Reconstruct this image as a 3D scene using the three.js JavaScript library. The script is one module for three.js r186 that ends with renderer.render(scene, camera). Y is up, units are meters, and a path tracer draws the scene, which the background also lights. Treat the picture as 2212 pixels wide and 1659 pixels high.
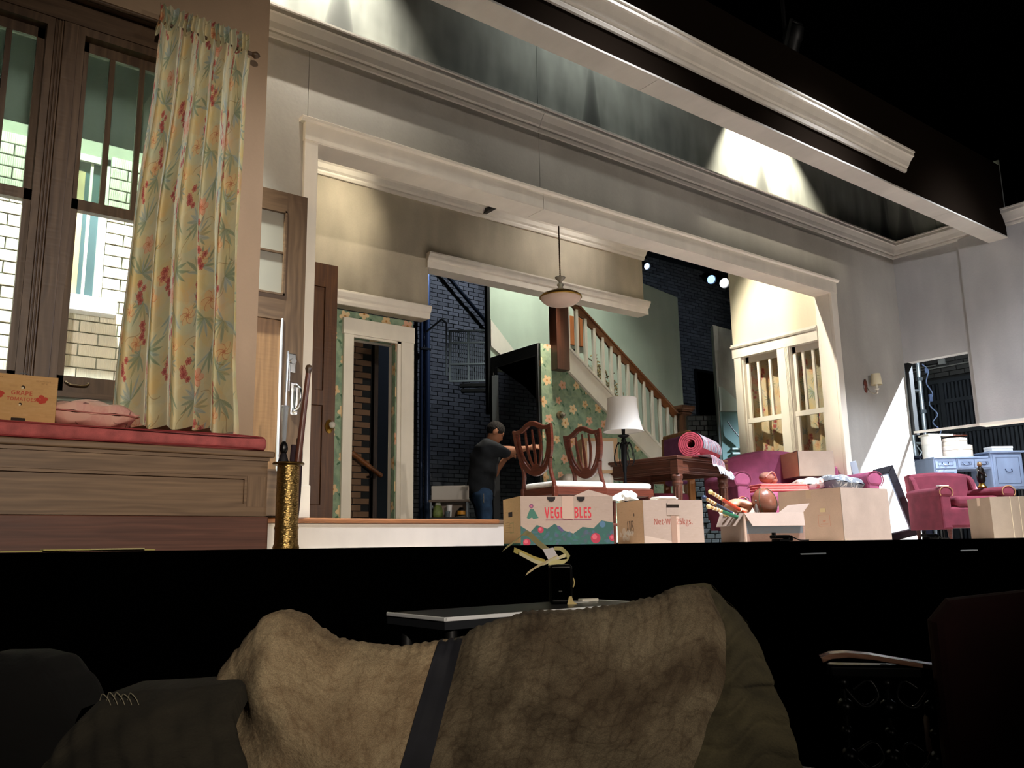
import * as THREE from 'three';
import { mergeGeometries, mergeVertices } from 'three/addons/utils/BufferGeometryUtils.js';
import { RoundedBoxGeometry } from 'three/addons/geometries/RoundedBoxGeometry.js';
import { MarchingCubes } from 'three/addons/objects/MarchingCubes.js';

// ------------------------------------------------------------------ camera, exposure
const scene = new THREE.Scene();
scene.background = new THREE.Color(0x000000);          // a closed theatre at work: no sky
const renderer = new THREE.WebGLRenderer({ antialias: true });
renderer.toneMapping = THREE.LinearToneMapping;
renderer.toneMappingExposure = 1.1;
renderer.shadowMap.enabled = true;
renderer.shadowMap.type = THREE.PCFSoftShadowMap;

// World: x along the back wall of the set, y up, z towards the house; the eye sits just under the stage floor.
const camera = new THREE.PerspectiveCamera(48.33, 2212 / 1659, 0.05, 80);
{
  const yaw = THREE.MathUtils.degToRad(37.65), pitch = THREE.MathUtils.degToRad(10.86), roll = THREE.MathUtils.degToRad(-1.0);
  const f0 = new THREE.Vector3(Math.sin(yaw), 0, -Math.cos(yaw)), r0 = new THREE.Vector3(Math.cos(yaw), 0, Math.sin(yaw)), u0 = new THREE.Vector3(0, 1, 0);
  const f = f0.clone().multiplyScalar(Math.cos(pitch)).addScaledVector(u0, Math.sin(pitch));
  const u1 = u0.clone().multiplyScalar(Math.cos(pitch)).addScaledVector(f0, -Math.sin(pitch));
  const r = r0.clone().multiplyScalar(Math.cos(roll)).addScaledVector(u1, Math.sin(roll));
  const u = u1.clone().multiplyScalar(Math.cos(roll)).addScaledVector(r0, -Math.sin(roll));
  camera.quaternion.setFromRotationMatrix(new THREE.Matrix4().makeBasis(r, u, f.clone().negate()));
  camera.position.set(0, -0.012, 0);
}

// ------------------------------------------------------------------ the lamps of the theatre: [position, target, colour, candela, half angle, penumbra, size]
const LAMPS = [
  { label: 'warm house spotlight on a stand at the left of the auditorium', at: [-1.6, 2.35, 7.2], to: [1.7, 0.75, -4.3], color: [1, 0.88, 0.74], cd: 185, angle: 0.22, soft: 1, kind: 'house' },
  { label: 'warm house spotlight on a stand at the right of the auditorium', at: [6.2, 2.35, 7.6], to: [5.6, 2.0, -5], color: [1, 0.89, 0.78], cd: 72, angle: 0.46, soft: 0.7, kind: 'house' },
  { label: 'added cool fill spotlight on a stand aimed at the right wall of the set', at: [0.6, 2.5, 8.2], to: [9.7, 1.9, -3.8], color: [0.84, 0.88, 1], cd: 190, angle: 0.15, soft: 0.8, kind: 'house' },  // added fill to brighten the right wall, no known source
  { label: 'cool house spotlight on a stand at the far right aimed at the floral curtain', at: [8.5, 3.0, 4.2], to: [1.25, 1.45, -4.1], color: [0.74, 0.83, 1], cd: 130, angle: 0.11, soft: 0.9, kind: 'house' },
  // first cove: three downlights in front of the beam, which keeps them off the upper walls
  { label: 'cool overhead spotlight in front of the beam, left of three', at: [3.5, 5.9, -1.6], to: [3.9, 0, -4.0], color: [0.86, 0.90, 1], cd: 270, angle: 0.37, soft: 0.7, kind: 'wing', radius: 12 },
  { label: 'cool overhead spotlight in front of the beam, middle of three', at: [6.2, 5.9, -1.6], to: [6.2, 0, -4.0], color: [0.82, 0.88, 1], cd: 400, angle: 0.37, soft: 0.7, kind: 'wing', radius: 12 },
  { label: 'cool overhead spotlight in front of the beam, right of three', at: [8.6, 5.9, -1.6], to: [8.4, 0, -4.0], color: [0.80, 0.87, 1], cd: 270, angle: 0.36, soft: 0.7, kind: 'wing', radius: 12 },
  // offstage right, very bright and cool, through the window hole of the right wall
  { label: 'bright spotlight high offstage right beyond the set wall', at: [13.1, 5.45, -2.35], to: [8.9, 0.9, -4.75], color: [0.80, 0.90, 1], cd: 2600, angle: 0.26, soft: 0.3, kind: 'wing' },
  // above the hall
  { label: 'spotlight over the hall aimed at its double window', at: [5.3, 5.0, -5.75], to: [8.25, 2.25, -5.45], color: [1, 0.93, 0.78], cd: 120, angle: 0.27, soft: 0.4, kind: 'wing' },
  { label: 'spotlight over the hall aimed at its left end', at: [3.55, 3.55, -5.60], to: [2.8, 2.75, -6.6], color: [1, 0.90, 0.70], cd: 5.5, angle: 0.75, soft: 0.9, kind: 'wing' },
  { label: 'added dim fill spotlight over the hall aimed at the header wall', at: [5.9, 3.7, -5.66], to: [5.7, 2.9, -6.6], color: [1, 0.95, 0.90], cd: 2.6, angle: 0.95, soft: 0.9, kind: 'wing' },  // added fill in place of bounce on the header
  // behind the beam, on the upper wall: left and right pools
  { label: 'spotlight behind the beam at its left end', at: [1.95, 5.0, -4.45], to: [2.1, 4.0, -5], color: [1, 0.95, 0.84], cd: 62, angle: 0.62, soft: 0.7, kind: 'wing', radius: 1, door: [-0.30, 0.30, -0.245, -0.235, -0.078, 0.30] },
  { label: 'spotlight behind the beam at its right end', at: [7.05, 4.75, -4.5], to: [7.2, 3.75, -5], color: [1, 0.93, 0.76], cd: 60, angle: 0.72, soft: 0.3, kind: 'wing', radius: 1, door: [-0.30, 0.30, -0.245, -0.235, -0.086, 0.30] },
  { label: 'added dim fill spotlight behind the beam near its middle', at: [4.6, 5.3, -4.2], to: [4.8, 3.9, -5], color: [0.95, 1, 0.95], cd: 6.5, angle: 1.1, soft: 1, kind: 'wing' },  // added wide fill that lifts the upper wall
  // stairs and the man
  { label: 'spotlight over the stairs', at: [6.3, 5.6, -6.95], to: [7.0, 2.8, -8.33], color: [0.95, 1, 0.90], cd: 60, angle: 0.55, soft: 0.9, kind: 'wing' },
  { label: 'warm spotlight behind the hall header above the man', at: [6.25, 3.25, -6.9], to: [5.75, 1.0, -7.75], color: [1, 0.85, 0.68], cd: 16, angle: 0.42, soft: 0.8, kind: 'wing' },
  // backstage blue work light on the rear brick wall
  { label: 'blue spotlight backstage aimed at the rear bricks left of the stairs', at: [9.6, 6.6, -9.9], to: [8.3, 4.5, -12.6], color: [0.70, 0.80, 1], cd: 32, angle: 0.5, soft: 0.9, kind: 'wing' },
  { label: 'blue spotlight backstage aimed at the rear bricks right of the stairs', at: [13.0, 6.8, -9.4], to: [14.6, 3.6, -13], color: [0.50, 0.70, 1], cd: 5, angle: 0.7, soft: 0.9, kind: 'wing' },
  // outside the bay window, on the neighbour's bricks
  { label: 'spotlight outside the bay window above the neighbouring bricks', at: [0.75, 3.75, -4.42], to: [0.72, 1.0, -4.95], color: [0.95, 1, 0.90], cd: 150, angle: 0.75, soft: 0.6, kind: 'wing' },
  // a dim house light over the front row
  { label: 'dim house lamp on a stand left of the front row', at: [-2.6, 2.3, 0.7], to: [0.72, -0.3, -0.86], color: [1, 0.91, 0.77], cd: 2.25, angle: 0.15, soft: 0.7, kind: 'house' },
];

// ------------------------------------------------------------------ helpers
const F = -0.004;                                       // level of the stage floor
const PLAT = 0.19;                                      // level of the hall platform
const V = (x, y, z) => new THREE.Vector3(x, y, z);
const R = THREE.MathUtils.degToRad;
let seedState = 12345;
const rnd = () => { seedState = (seedState * 1664525 + 1013904223) >>> 0; return seedState / 4294967296; };
const names = {};
const numbered = (n) => { const k = names[n] = (names[n] ?? -1) + 1; return k ? `${n}_${String(k).padStart(3, '0')}` : n; };

function tag(o, label, category, group) {
  o.userData.label = label; o.userData.category = category;
  if (group) o.userData.group = group;
  return o;
}
function thing(name, label, category, [x, y, z] = [0, 0, 0], turn = 0, group) {
  const o = new THREE.Group(); o.name = numbered(name); scene.add(o);
  o.position.set(x, y, z); o.rotation.y = turn;
  return tag(o, label, category, group);
}
function structure(name, [x, y, z] = [0, 0, 0]) {
  const o = new THREE.Group(); o.name = name; scene.add(o); o.position.set(x, y, z);
  o.userData.kind = 'structure';
  return o;
}
function metreUv(g) {                                   // texture coordinates in metres, along the plane each face lies nearest to
  const p = g.attributes.position, n = g.attributes.normal, uv = new Float32Array(p.count * 2);
  for (let i = 0; i < p.count; i += 3) {
    let ax = 0, ay = 0, az = 0;
    for (let k = 0; k < 3; k++) { ax += Math.abs(n.getX(i + k)); ay += Math.abs(n.getY(i + k)); az += Math.abs(n.getZ(i + k)); }
    for (let k = 0; k < 3; k++) {
      const j = i + k, x = p.getX(j), y = p.getY(j), z = p.getZ(j);
      if (ax >= ay && ax >= az) { uv[2 * j] = z; uv[2 * j + 1] = y; } else if (ay >= az) { uv[2 * j] = x; uv[2 * j + 1] = z; } else { uv[2 * j] = x; uv[2 * j + 1] = y; }
    }
  }
  g.setAttribute('uv', new THREE.BufferAttribute(uv, 2));
  return g;
}
function joined(list, keepUv) {
  list = [list].flat(3).map((g) => {
    let q = g.index ? g.toNonIndexed() : g.clone();
    for (const k of Object.keys(q.attributes)) if (!['position', 'normal', 'uv'].includes(k)) q.deleteAttribute(k);
    q.morphAttributes = {};
    return q;
  });
  const g = list.length > 1 ? mergeGeometries(list) : list[0];
  return keepUv ? g : metreUv(g);
}
function mesh(name, list, mat, parent = scene, keepUv = false) {
  const m = new THREE.Mesh(joined(list, keepUv), mat);
  m.name = parent === scene ? numbered(name) : partName(parent, name);
  m.castShadow = m.receiveShadow = true;
  parent.add(m);
  return m;
}
function partName(parent, name) {
  let n = name, k = 0;
  const taken = new Set(parent.children.map((c) => c.name));
  while (taken.has(n)) n = `${name}_${String(++k).padStart(3, '0')}`;
  return n;
}
function piece(name, geometry, mat, parent) {          // shares its geometry as it is
  const m = new THREE.Mesh(geometry, mat); m.name = partName(parent, name); m.castShadow = m.receiveShadow = true; parent.add(m); return m;
}
const bx = (w, h, d, x = 0, y = 0, z = 0) => new THREE.BoxGeometry(w, h, d).translate(x, y, z);
const b2 = (x0, x1, y0, y1, z0, z1) => bx(x1 - x0, y1 - y0, z1 - z0, (x0 + x1) / 2, (y0 + y1) / 2, (z0 + z1) / 2);
const rb = (w, h, d, r, x = 0, y = 0, z = 0, s = 2) => new RoundedBoxGeometry(w, h, d, s, Math.min(r, w / 2.01, h / 2.01, d / 2.01)).translate(x, y, z);
const cyl = (r0, r1, h, x = 0, y = 0, z = 0, s = 20) => new THREE.CylinderGeometry(r0, r1, h, s).translate(x, y, z);
const ball = (r, x = 0, y = 0, z = 0, s = 16) => new THREE.SphereGeometry(r, s, Math.ceil(s * 0.7)).translate(x, y, z);
function bar(p, q, r, r2 = r, s = 10) {
  const a = V(...p), b = V(...q), d = b.clone().sub(a), g = new THREE.CylinderGeometry(r2, r, d.length(), s);
  return g.applyQuaternion(new THREE.Quaternion().setFromUnitVectors(V(0, 1, 0), d.clone().normalize())).translate(...a.add(b).multiplyScalar(0.5).toArray());
}
const tube = (pts, r, seg = 24, rad = 8, closed = false) => new THREE.TubeGeometry(new THREE.CatmullRomCurve3(pts.map((p) => V(...p)), closed), seg, r, rad, closed);
const lathe = (pts, s = 28) => new THREE.LatheGeometry(pts.map(([r, y]) => new THREE.Vector2(Math.max(r, 1e-4), y)), s);
function outline(pts) { const s = new THREE.Shape(); pts.forEach(([x, y], i) => (i ? s.lineTo(x, y) : s.moveTo(x, y))); s.closePath(); return s; }
function ext(pts, depth, bevel = 0, seg = 1) {          // a polygon in x, y given a thickness along z, centred on z = 0
  const s = Array.isArray(pts) ? outline(pts) : pts;
  return new THREE.ExtrudeGeometry(s, { depth: depth - 2 * bevel, bevelEnabled: bevel > 0, bevelThickness: bevel, bevelSize: bevel, bevelOffset: -bevel, bevelSegments: seg, curveSegments: 10 }).translate(0, 0, -depth / 2 + bevel);
}
// a moulding: profile of [height, projection towards +z] pushed from x0 to x1
const moulding = (prof, x0, x1) => ext(prof.map(([y, z]) => [z, y]), x1 - x0).rotateY(-Math.PI / 2).translate((x0 + x1) / 2, 0, 0);
// the same along z, projecting towards -x
const mouldingZ = (prof, z0, z1) => ext(prof.map(([y, z]) => [-z, y]), z1 - z0).translate(0, 0, (z0 + z1) / 2);
function surface(nu, nv, fn, uvOf = (u, v) => [u, v]) { // a grid of points
  const pos = [], uv = [], idx = [];
  for (let j = 0; j <= nv; j++) for (let i = 0; i <= nu; i++) { pos.push(...fn(i / nu, j / nv)); uv.push(...uvOf(i / nu, j / nv)); }
  for (let j = 0; j < nv; j++) for (let i = 0; i < nu; i++) { const a = j * (nu + 1) + i, b = a + 1, c = a + nu + 1, d = c + 1; idx.push(a, c, b, b, c, d); }
  const g = new THREE.BufferGeometry();
  g.setAttribute('position', new THREE.Float32BufferAttribute(pos, 3)); g.setAttribute('uv', new THREE.Float32BufferAttribute(uv, 2)); g.setIndex(idx); g.computeVertexNormals();
  return g;
}
const lerp = (a, b, t) => a + (b - a) * t;
const smooth = (t) => { t = Math.min(1, Math.max(0, t)); return t * t * (3 - 2 * t); };
function along(pts, x) {                                // broken line through [x, y] pairs
  if (x <= pts[0][0]) return pts[0][1];
  for (let i = 1; i < pts.length; i++) if (x <= pts[i][0]) return lerp(pts[i - 1][1], pts[i][1], smooth((x - pts[i - 1][0]) / (pts[i][0] - pts[i - 1][0])) * 0.6 + 0.4 * (x - pts[i - 1][0]) / (pts[i][0] - pts[i - 1][0]));
  return pts[pts.length - 1][1];
}

// ------------------------------------------------------------------ textures
function hash(x, y, s) { let h = (x * 374761393 + y * 668265263 + s * 1442695041) | 0; h = Math.imul(h ^ (h >>> 13), 1274126177); return ((h ^ (h >>> 16)) >>> 0) / 4294967296; }
function vn(x, y, px, py, s) {                          // value noise that repeats after px, py cells
  const xi = Math.floor(x), yi = Math.floor(y), fx = smooth(x - xi), fy = smooth(y - yi);
  const m = (a, n) => ((a % n) + n) % n;
  const a = hash(m(xi, px), m(yi, py), s), b = hash(m(xi + 1, px), m(yi, py), s), c = hash(m(xi, px), m(yi + 1, py), s), d = hash(m(xi + 1, px), m(yi + 1, py), s);
  return lerp(lerp(a, b, fx), lerp(c, d, fx), fy);
}
const fbm = (u, v, n, s, oct = 4, sx = 1, sy = 1) => { let t = 0, a = 0.5, w = 0; for (let o = 0; o < oct; o++) { const k = n << o; t += a * vn(u * k * sx, v * k * sy, k * sx, k * sy, s + o * 17); w += a; a *= 0.5; } return t / w; };
const rgb = (hex) => { const n = parseInt(hex.slice(1), 16); return [n >> 16, (n >> 8) & 255, n & 255]; };
function noiseTexture(size, metres, fn, color = true) {
  const d = new Uint8Array(size * size * 4);
  for (let j = 0; j < size; j++) for (let i = 0; i < size; i++) {
    const c = fn(i / size, j / size), k = 4 * (j * size + i);
    if (typeof c === 'number') { d[k] = d[k + 1] = d[k + 2] = Math.max(0, Math.min(255, c * 255)); } else { for (let q = 0; q < 3; q++) d[k + q] = Math.max(0, Math.min(255, c[q])); }
    d[k + 3] = 255;
  }
  return settle(new THREE.DataTexture(d, size, size, THREE.RGBAFormat), metres, color);
}
function settle(t, metres, color = true) {
  t.wrapS = t.wrapT = THREE.RepeatWrapping; t.magFilter = THREE.LinearFilter; t.minFilter = THREE.LinearMipmapLinearFilter; t.generateMipmaps = true;
  if (color) t.colorSpace = THREE.SRGBColorSpace;
  const [mx, my] = Array.isArray(metres) ? metres : [metres, metres];
  t.repeat.set(1 / mx, 1 / my); t.needsUpdate = true;
  return t;
}
function drawn(w, h, metres, paint) {
  const c = document.createElement('canvas'); c.width = w; c.height = h;
  const g = c.getContext('2d'); paint(g, w, h);
  return settle(new THREE.CanvasTexture(c), metres);
}
const mixc = (a, b, t) => a.map((v, i) => lerp(v, b[i], t));
const turned = (t) => { const c = t.clone(); c.rotation = Math.PI / 2; c.needsUpdate = true; return c; };
const std = (o) => new THREE.MeshStandardMaterial({ roughness: 0.8, ...o });
const phys = (o) => new THREE.MeshPhysicalMaterial({ roughness: 0.8, ...o });

function plaster(hex, amp = 0.10, seed = 1, metres = 3.0) {
  const c = rgb(hex);
  return noiseTexture(256, metres, (u, v) => {
    const n = fbm(u, v, 3, seed, 5) - 0.5, s = fbm(u, v, 4, seed + 50, 3, 4, 1) - 0.5, f = hash(Math.floor(u * 256), Math.floor(v * 256), seed) - 0.5;
    return c.map((q) => q * (1 + amp * (1.7 * n + 0.9 * s + 0.12 * f)));
  });
}
function woodTexture(light, dark, seed = 3, metres = [1.2, 0.5]) {  // grain runs along u
  const a = rgb(light), b = rgb(dark);
  return noiseTexture(256, metres, (u, v) => {
    const w = fbm(u, v, 3, seed, 3, 1, 2), g = fbm(u, v + w * 0.04, 4, seed + 9, 4, 1, 12), r = 0.5 + 0.5 * Math.sin((v * 9 + w * 3.2) * Math.PI * 2);
    return mixc(b, a, Math.min(1, Math.max(0, 0.15 + 0.75 * g + 0.22 * (r - 0.5))));
  });
}
function clothTexture(hex, amp = 0.18, seed = 5, metres = 0.6, weave = 0.06) {
  const c = rgb(hex);
  return noiseTexture(256, metres, (u, v) => { const n = fbm(u, v, 5, seed, 4) - 0.5, f = hash(Math.floor(u * 256), Math.floor(v * 256), seed) - 0.5; return c.map((q) => q * (1 + amp * 2 * n + weave * 2 * f)); });
}
const bumpNoise = (n, seed, metres, sx = 1, sy = 1) => noiseTexture(128, metres, (u, v) => fbm(u, v, n, seed, 4, sx, sy), false);
function cardTexture(hex, seed = 7) {
  const c = rgb(hex);
  return noiseTexture(256, 0.5, (u, v) => { const n = fbm(u, v, 4, seed, 4) - 0.5, fl = Math.sin(u * Math.PI * 2 * 80) * 0.012, f = hash(Math.floor(u * 256), Math.floor(v * 256), seed) - 0.5; return c.map((q) => q * (1 + 0.12 * n + fl + 0.05 * f)); });
}

const T = {
  woodDark: woodTexture('#6b543e', '#3e2c1d', 3), woodBench: woodTexture('#9c7f62', '#604a37', 4, [1.4, 0.35]), woodMahogany: woodTexture('#743a28', '#421d15', 5, [0.5, 0.2]),
  woodTable: woodTexture('#6e4230', '#41241a', 6, [0.8, 0.3]), woodRail: woodTexture('#8f5a30', '#5c3417', 8, [0.8, 0.2]),
  bumpFine: bumpNoise(16, 4, 0.3), bumpFelt: bumpNoise(24, 6, 0.12), bumpWood: bumpNoise(6, 9, 0.5, 1, 8),
};
const wd = (t, o = {}) => std({ map: t, bumpMap: T.bumpWood, bumpScale: 0.0006, roughness: 0.5, ...o });
const card = (hex, seed, o = {}) => std({ map: cardTexture(hex, seed), roughness: 0.9, ...o });

const M = {
  wallMain: std({ map: plaster('#9c978e', 0.17, 11, 3.4), bumpMap: T.bumpFine, bumpScale: 0.0008, roughness: 0.92 }),
  wallRight: std({ map: plaster('#aca9a5', 0.13, 21, 2.6), bumpMap: T.bumpFine, bumpScale: 0.0008, roughness: 0.92 }),
  wallBay: std({ map: plaster('#b0957a', 0.08, 31, 2.0), bumpMap: T.bumpFine, bumpScale: 0.0006, roughness: 0.92 }),
  wallHall: std({ map: plaster('#b3a893', 0.20, 41, 2.2), bumpMap: T.bumpFine, bumpScale: 0.0006, roughness: 0.92 }),
  wallHallRight: std({ map: plaster('#e6dcc0', 0.05, 51, 2.0), roughness: 0.9 }),
  wallStair: std({ map: plaster('#b4c0ae', 0.10, 61, 2.4), roughness: 0.9 }),
  upper: std({ map: noiseTexture(512, 2.4, (u, v) => { const n = fbm(u, v, 4, 71, 5) - 0.5, s = fbm(u, v, 5, 77, 3, 4, 1) - 0.5, h = 0.02 + 0.42 * Math.pow(vn(u * 9, 0, 9, 1, 5), 4) + 0.05 * vn(u * 22, 0, 22, 1, 8), t = v - 0.385, peakMark = t > 0 && t < h ? 0.55 * Math.pow(1 - t / h, 0.6) : 0; return [139, 141, 133].map((q) => q * (1 + 0.5 * n + 0.3 * s) * (1 - peakMark)); }), roughness: 0.92 }),  // pointed marks rise from the lower edge, darkest at their foot
  trim: std({ map: plaster('#e8dfd0', 0.06, 81, 1.2), bumpMap: T.bumpFine, bumpScale: 0.0004, roughness: 0.62 }),
  trimGrey: std({ map: plaster('#c2bbb0', 0.07, 91, 1.2), roughness: 0.65 }),
  trimWhite: std({ map: plaster('#e6dfcf', 0.05, 95, 1.2), roughness: 0.55 }),
  black: phys({ color: 0x010101, roughness: 1, specularIntensity: 0 }),
  blackGloss: std({ color: 0x030303, roughness: 0.35 }),
  house: phys({ color: 0x020202, roughness: 1, specularIntensity: 0 }),
  stage: wd(woodTexture('#c0b5a8', '#958878', 14)),
  doorWood: wd(turned(T.woodDark), { roughness: 0.42 }),
  doorWoodFlat: wd(T.woodDark, { roughness: 0.42 }),
  bench: wd(T.woodBench, { roughness: 0.5 }),
  benchUp: wd(turned(T.woodBench), { roughness: 0.5 }),
  mahogany: wd(T.woodMahogany, { roughness: 0.28 }),
  table: wd(T.woodTable, { roughness: 0.35 }),
  rail: wd(T.woodRail, { roughness: 0.4 }),
  glass: phys({ transmission: 1, thickness: 0, roughness: 0.03, ior: 1.5, color: 0xffffff }),
  smokyGlass: phys({ transmission: 1, thickness: 0, roughness: 0.25, ior: 1.5, color: 0xb9c4bb }),
  brass: std({ color: 0xb08a3e, metalness: 1, roughness: 0.3 }),
  chrome: std({ color: 0xdfe3e6, metalness: 1, roughness: 0.15 }),
  iron: std({ color: 0x161719, metalness: 0.6, roughness: 0.5 }),
  steel: std({ color: 0x656e76, metalness: 0.35, roughness: 0.45 }),
  black2: std({ color: 0x0c0c0d, roughness: 0.5 }),
};

// ------------------------------------------------------------------ lamp housings with their lights
function lampHead(at, to, color, cd, angle, soft, kind, extra = {}) {
  const t = thing('stage_light', extra.label || (kind === 'house' ? 'black theatre spotlight on a stand out in the house' : 'black theatre spotlight rigged above and behind the set'), 'stage light', at, 0, extra.label ? undefined : kind === 'house' ? 'spotlights out in the house' : 'spotlights rigged over the set');
  const dir = V(...to).sub(V(...at)).normalize(), q = new THREE.Quaternion().setFromUnitVectors(V(0, 0, 1), dir);
  const s = extra.size || 1, turn = (g) => g.scale(s, s, s).applyQuaternion(q);
  const housing = lathe([[0.03, -0.36], [0.085, -0.34], [0.10, -0.22], [0.085, -0.2], [0.085, -0.02], [0.095, 0.0], [0.095, 0.05], [0.085, 0.05], [0.085, -0.005]], 24).rotateX(Math.PI / 2);
  mesh('housing', turn(housing), M.black2, t);
  mesh('yoke', [turn(bx(0.012, 0.03, 0.40, 0.115, 0, -0.19)), turn(bx(0.012, 0.03, 0.40, -0.115, 0, -0.19)), turn(bx(0.24, 0.03, 0.012, 0, 0, -0.24 - 0.14))], M.black2, t);
  const c = new THREE.Color().setRGB(...color);
  mesh('lens', turn(new THREE.CylinderGeometry(0.082, 0.082, 0.012, 28).rotateX(Math.PI / 2).translate(0, 0, -0.012)), new THREE.MeshStandardMaterial({ color: 0x222222, emissive: c, emissiveIntensity: extra.glow ?? 6, roughness: 0.3 }), t);
  if (extra.door) mesh('added_light_stop', b2(...extra.door), M.black2, t);  // plate added to keep pool light off the wall below the cornice
  if (kind === 'house') mesh('stand', [bar([0, -0.12, 0], [0, -1.3 - at[1], 0], 0.025), cyl(0.3, 0.32, 0.03, 0, -1.285 - at[1], 0)], M.black2, t);
  else if (extra.pipe !== false) mesh('hanging_pipe', bar([0, 0.12, 0], [0, 8.02 - at[1], 0], 0.02), M.black2, t);
  const l = new THREE.SpotLight(c, cd, 0, angle, soft, 2);
  l.position.copy(V(...at).addScaledVector(dir, 0.06 * s)); l.target.position.set(...to);
  l.castShadow = true; l.shadow.radius = extra.radius ?? 3; l.shadow.mapSize.set(1024, 1024);
  l.name = 'spot_light';
  scene.add(l, l.target);
  return t;
}
for (const l of LAMPS) lampHead(l.at, l.to, l.color, l.cd, l.angle, l.soft, l.kind, { radius: l.radius, label: l.label, door: l.door });

// ================================================================== SETTING
// theatre shell
mesh('floor', b2(-6, 19, -1.5, -1.3, -14, 11), M.house).userData.kind = 'structure';
mesh('ceiling', b2(-6, 19, 8, 8.2, -14, 11), M.house).userData.kind = 'structure';
mesh('wall_left', b2(-6.2, -6, -1.5, 8.2, -14, 11), M.house).userData.kind = 'structure';
mesh('wall_front', b2(-6, 19, -1.5, 8.2, 11, 11.2), M.house).userData.kind = 'structure';
mesh('wall_right', b2(19, 19.2, -1.5, 8.2, -14, 11), M.house).userData.kind = 'structure';
{
  const w = structure('wall_rear');
  const mortar = std({ color: 0x1c2126, roughness: 0.9 });
  mesh('mortar', b2(-6, 19, -1.5, 8.2, -14.2, -13.04), mortar, w);
  const cols = 42, rows = 84, inst = new THREE.InstancedMesh(new THREE.BoxGeometry(0.222, 0.066, 0.05), std({ color: 0xffffff, roughness: 0.75 }), cols * rows);
  const m4 = new THREE.Matrix4(), c = new THREE.Color(); let k = 0;
  for (let j = 0; j < rows; j++) for (let i = 0; i < cols; i++) {
    m4.makeTranslation(7.6 + i * 0.236 + (j % 2) * 0.118, 0.05 + j * 0.078, -13.03 + rnd() * 0.012);
    inst.setMatrixAt(k, m4); const t = 0.10 + 0.07 * rnd(); inst.setColorAt(k, c.setRGB(t, t * 1.02, t * 1.06)); k++;
  }
  inst.name = 'brick'; inst.userData.kind = 'stuff'; inst.castShadow = inst.receiveShadow = true; w.add(inst);
}
mesh('stage_floor', b2(-3, 18.5, -0.12, F, -7.3, -2.03), M.stage).userData.kind = 'structure';
mesh('backstage_floor', b2(-3, 18.5, -0.45, -0.35, -13.04, -7.3), M.black).userData.kind = 'structure';
mesh('stage_front', b2(-3, 18.5, -1.3, F, -2.03, -2.0), M.black).userData.kind = 'structure';
{
  const p = structure('platform');
  mesh('deck', b2(1.35, 3.72, F, PLAT - 0.03, -7.2, -4.93), M.stage, p);
  mesh('riser', b2(1.35, 3.72, F, PLAT - 0.035, -4.93, -4.915), std({ map: plaster('#aca49c', 0.05, 13, 1), roughness: 0.7 }), p);
  mesh('nosing', rb(2.30, 0.032, 0.3, 0.012, 2.50, PLAT - 0.016, -5.045), wd(T.woodRail), p);
  mesh('nosing_patch', rb(0.10, 0.030, 0.05, 0.01, 3.66, PLAT - 0.017, -4.925), wd(T.woodDark), p);
}

// main wall of the set, in flats, with the wide opening
const ZB = -5;
{
  const w = structure('wall_back');
  const th = 0.15;
  mesh('panel', b2(1.42, 2.168, PLAT, 3.34, ZB - th, ZB), M.wallMain, w);
  mesh('panel', b2(2.172, 4.178, 2.67, 3.34, ZB - th, ZB), M.wallMain, w);
  mesh('panel', b2(4.182, 8.29, 2.67, 3.34, ZB - th, ZB), M.wallMain, w);
  mesh('panel', b2(8.29, 9.7, F, 3.34, ZB - th, ZB), M.wallMain, w);
  mesh('jamb_filler', b2(2.172, 2.20, PLAT, 2.67, ZB - th, ZB), M.wallMain, w);
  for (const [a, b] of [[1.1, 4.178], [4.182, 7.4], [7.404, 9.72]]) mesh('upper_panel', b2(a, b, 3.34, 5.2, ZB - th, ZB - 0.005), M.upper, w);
}
const crownProf = [[3.33, 0], [3.33, 0.02], [3.35, 0.03], [3.365, 0.03], [3.375, 0.045], [3.41, 0.062], [3.45, 0.095], [3.455, 0.11], [3.485, 0.11], [3.49, 0.12], [3.505, 0.12], [3.505, 0]];
{
  const t = structure('trim_1', [0, 0, ZB]);           // cornice of the main wall, in two lengths with an open joint
  mesh('cornice', moulding(crownProf, 1.4, 4.158), M.trimGrey, t);
  mesh('cornice', moulding(crownProf, 4.162, 9.7), M.trimGrey, t);
}
{
  const t = structure('trim_2', [0, 0, ZB]);           // casing of the wide opening
  mesh('side_casing', [rb(0.095, 2.48, 0.035, 0.006, 2.19, PLAT + 1.24, 0.0175)], M.trim, t);
  mesh('plinth', rb(0.105, 0.2, 0.045, 0.006, 2.19, PLAT + 0.1, 0.0225), M.trim, t);
  mesh('side_casing', [rb(0.11, 2.67, 0.035, 0.006, 8.285, 1.335, 0.0175)], M.trim, t);
  mesh('head_casing', [b2(2.14, 4.178, 2.665, 2.79, 0, 0.04)], M.trim, t);
  mesh('head_casing', [b2(4.182, 8.34, 2.665, 2.79, 0, 0.04)], M.trim, t);
  mesh('cap_moulding', moulding([[2.79, 0], [2.79, 0.045], [2.80, 0.06], [2.815, 0.065], [2.82, 0.06], [2.82, 0]], 2.11, 8.37), M.trim, t);
  mesh('soffit', [b2(2.2, 4.178, 2.655, 2.669, -0.17, 0.038), b2(4.182, 8.29, 2.655, 2.669, -0.17, 0.038)], M.trim, t);
  mesh('reveal', [b2(2.2, 2.237, PLAT, 2.655, -0.17, 0.0), b2(8.232, 8.29, F, 2.655, -0.17, 0.0)], M.trim, t);
}
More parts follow.
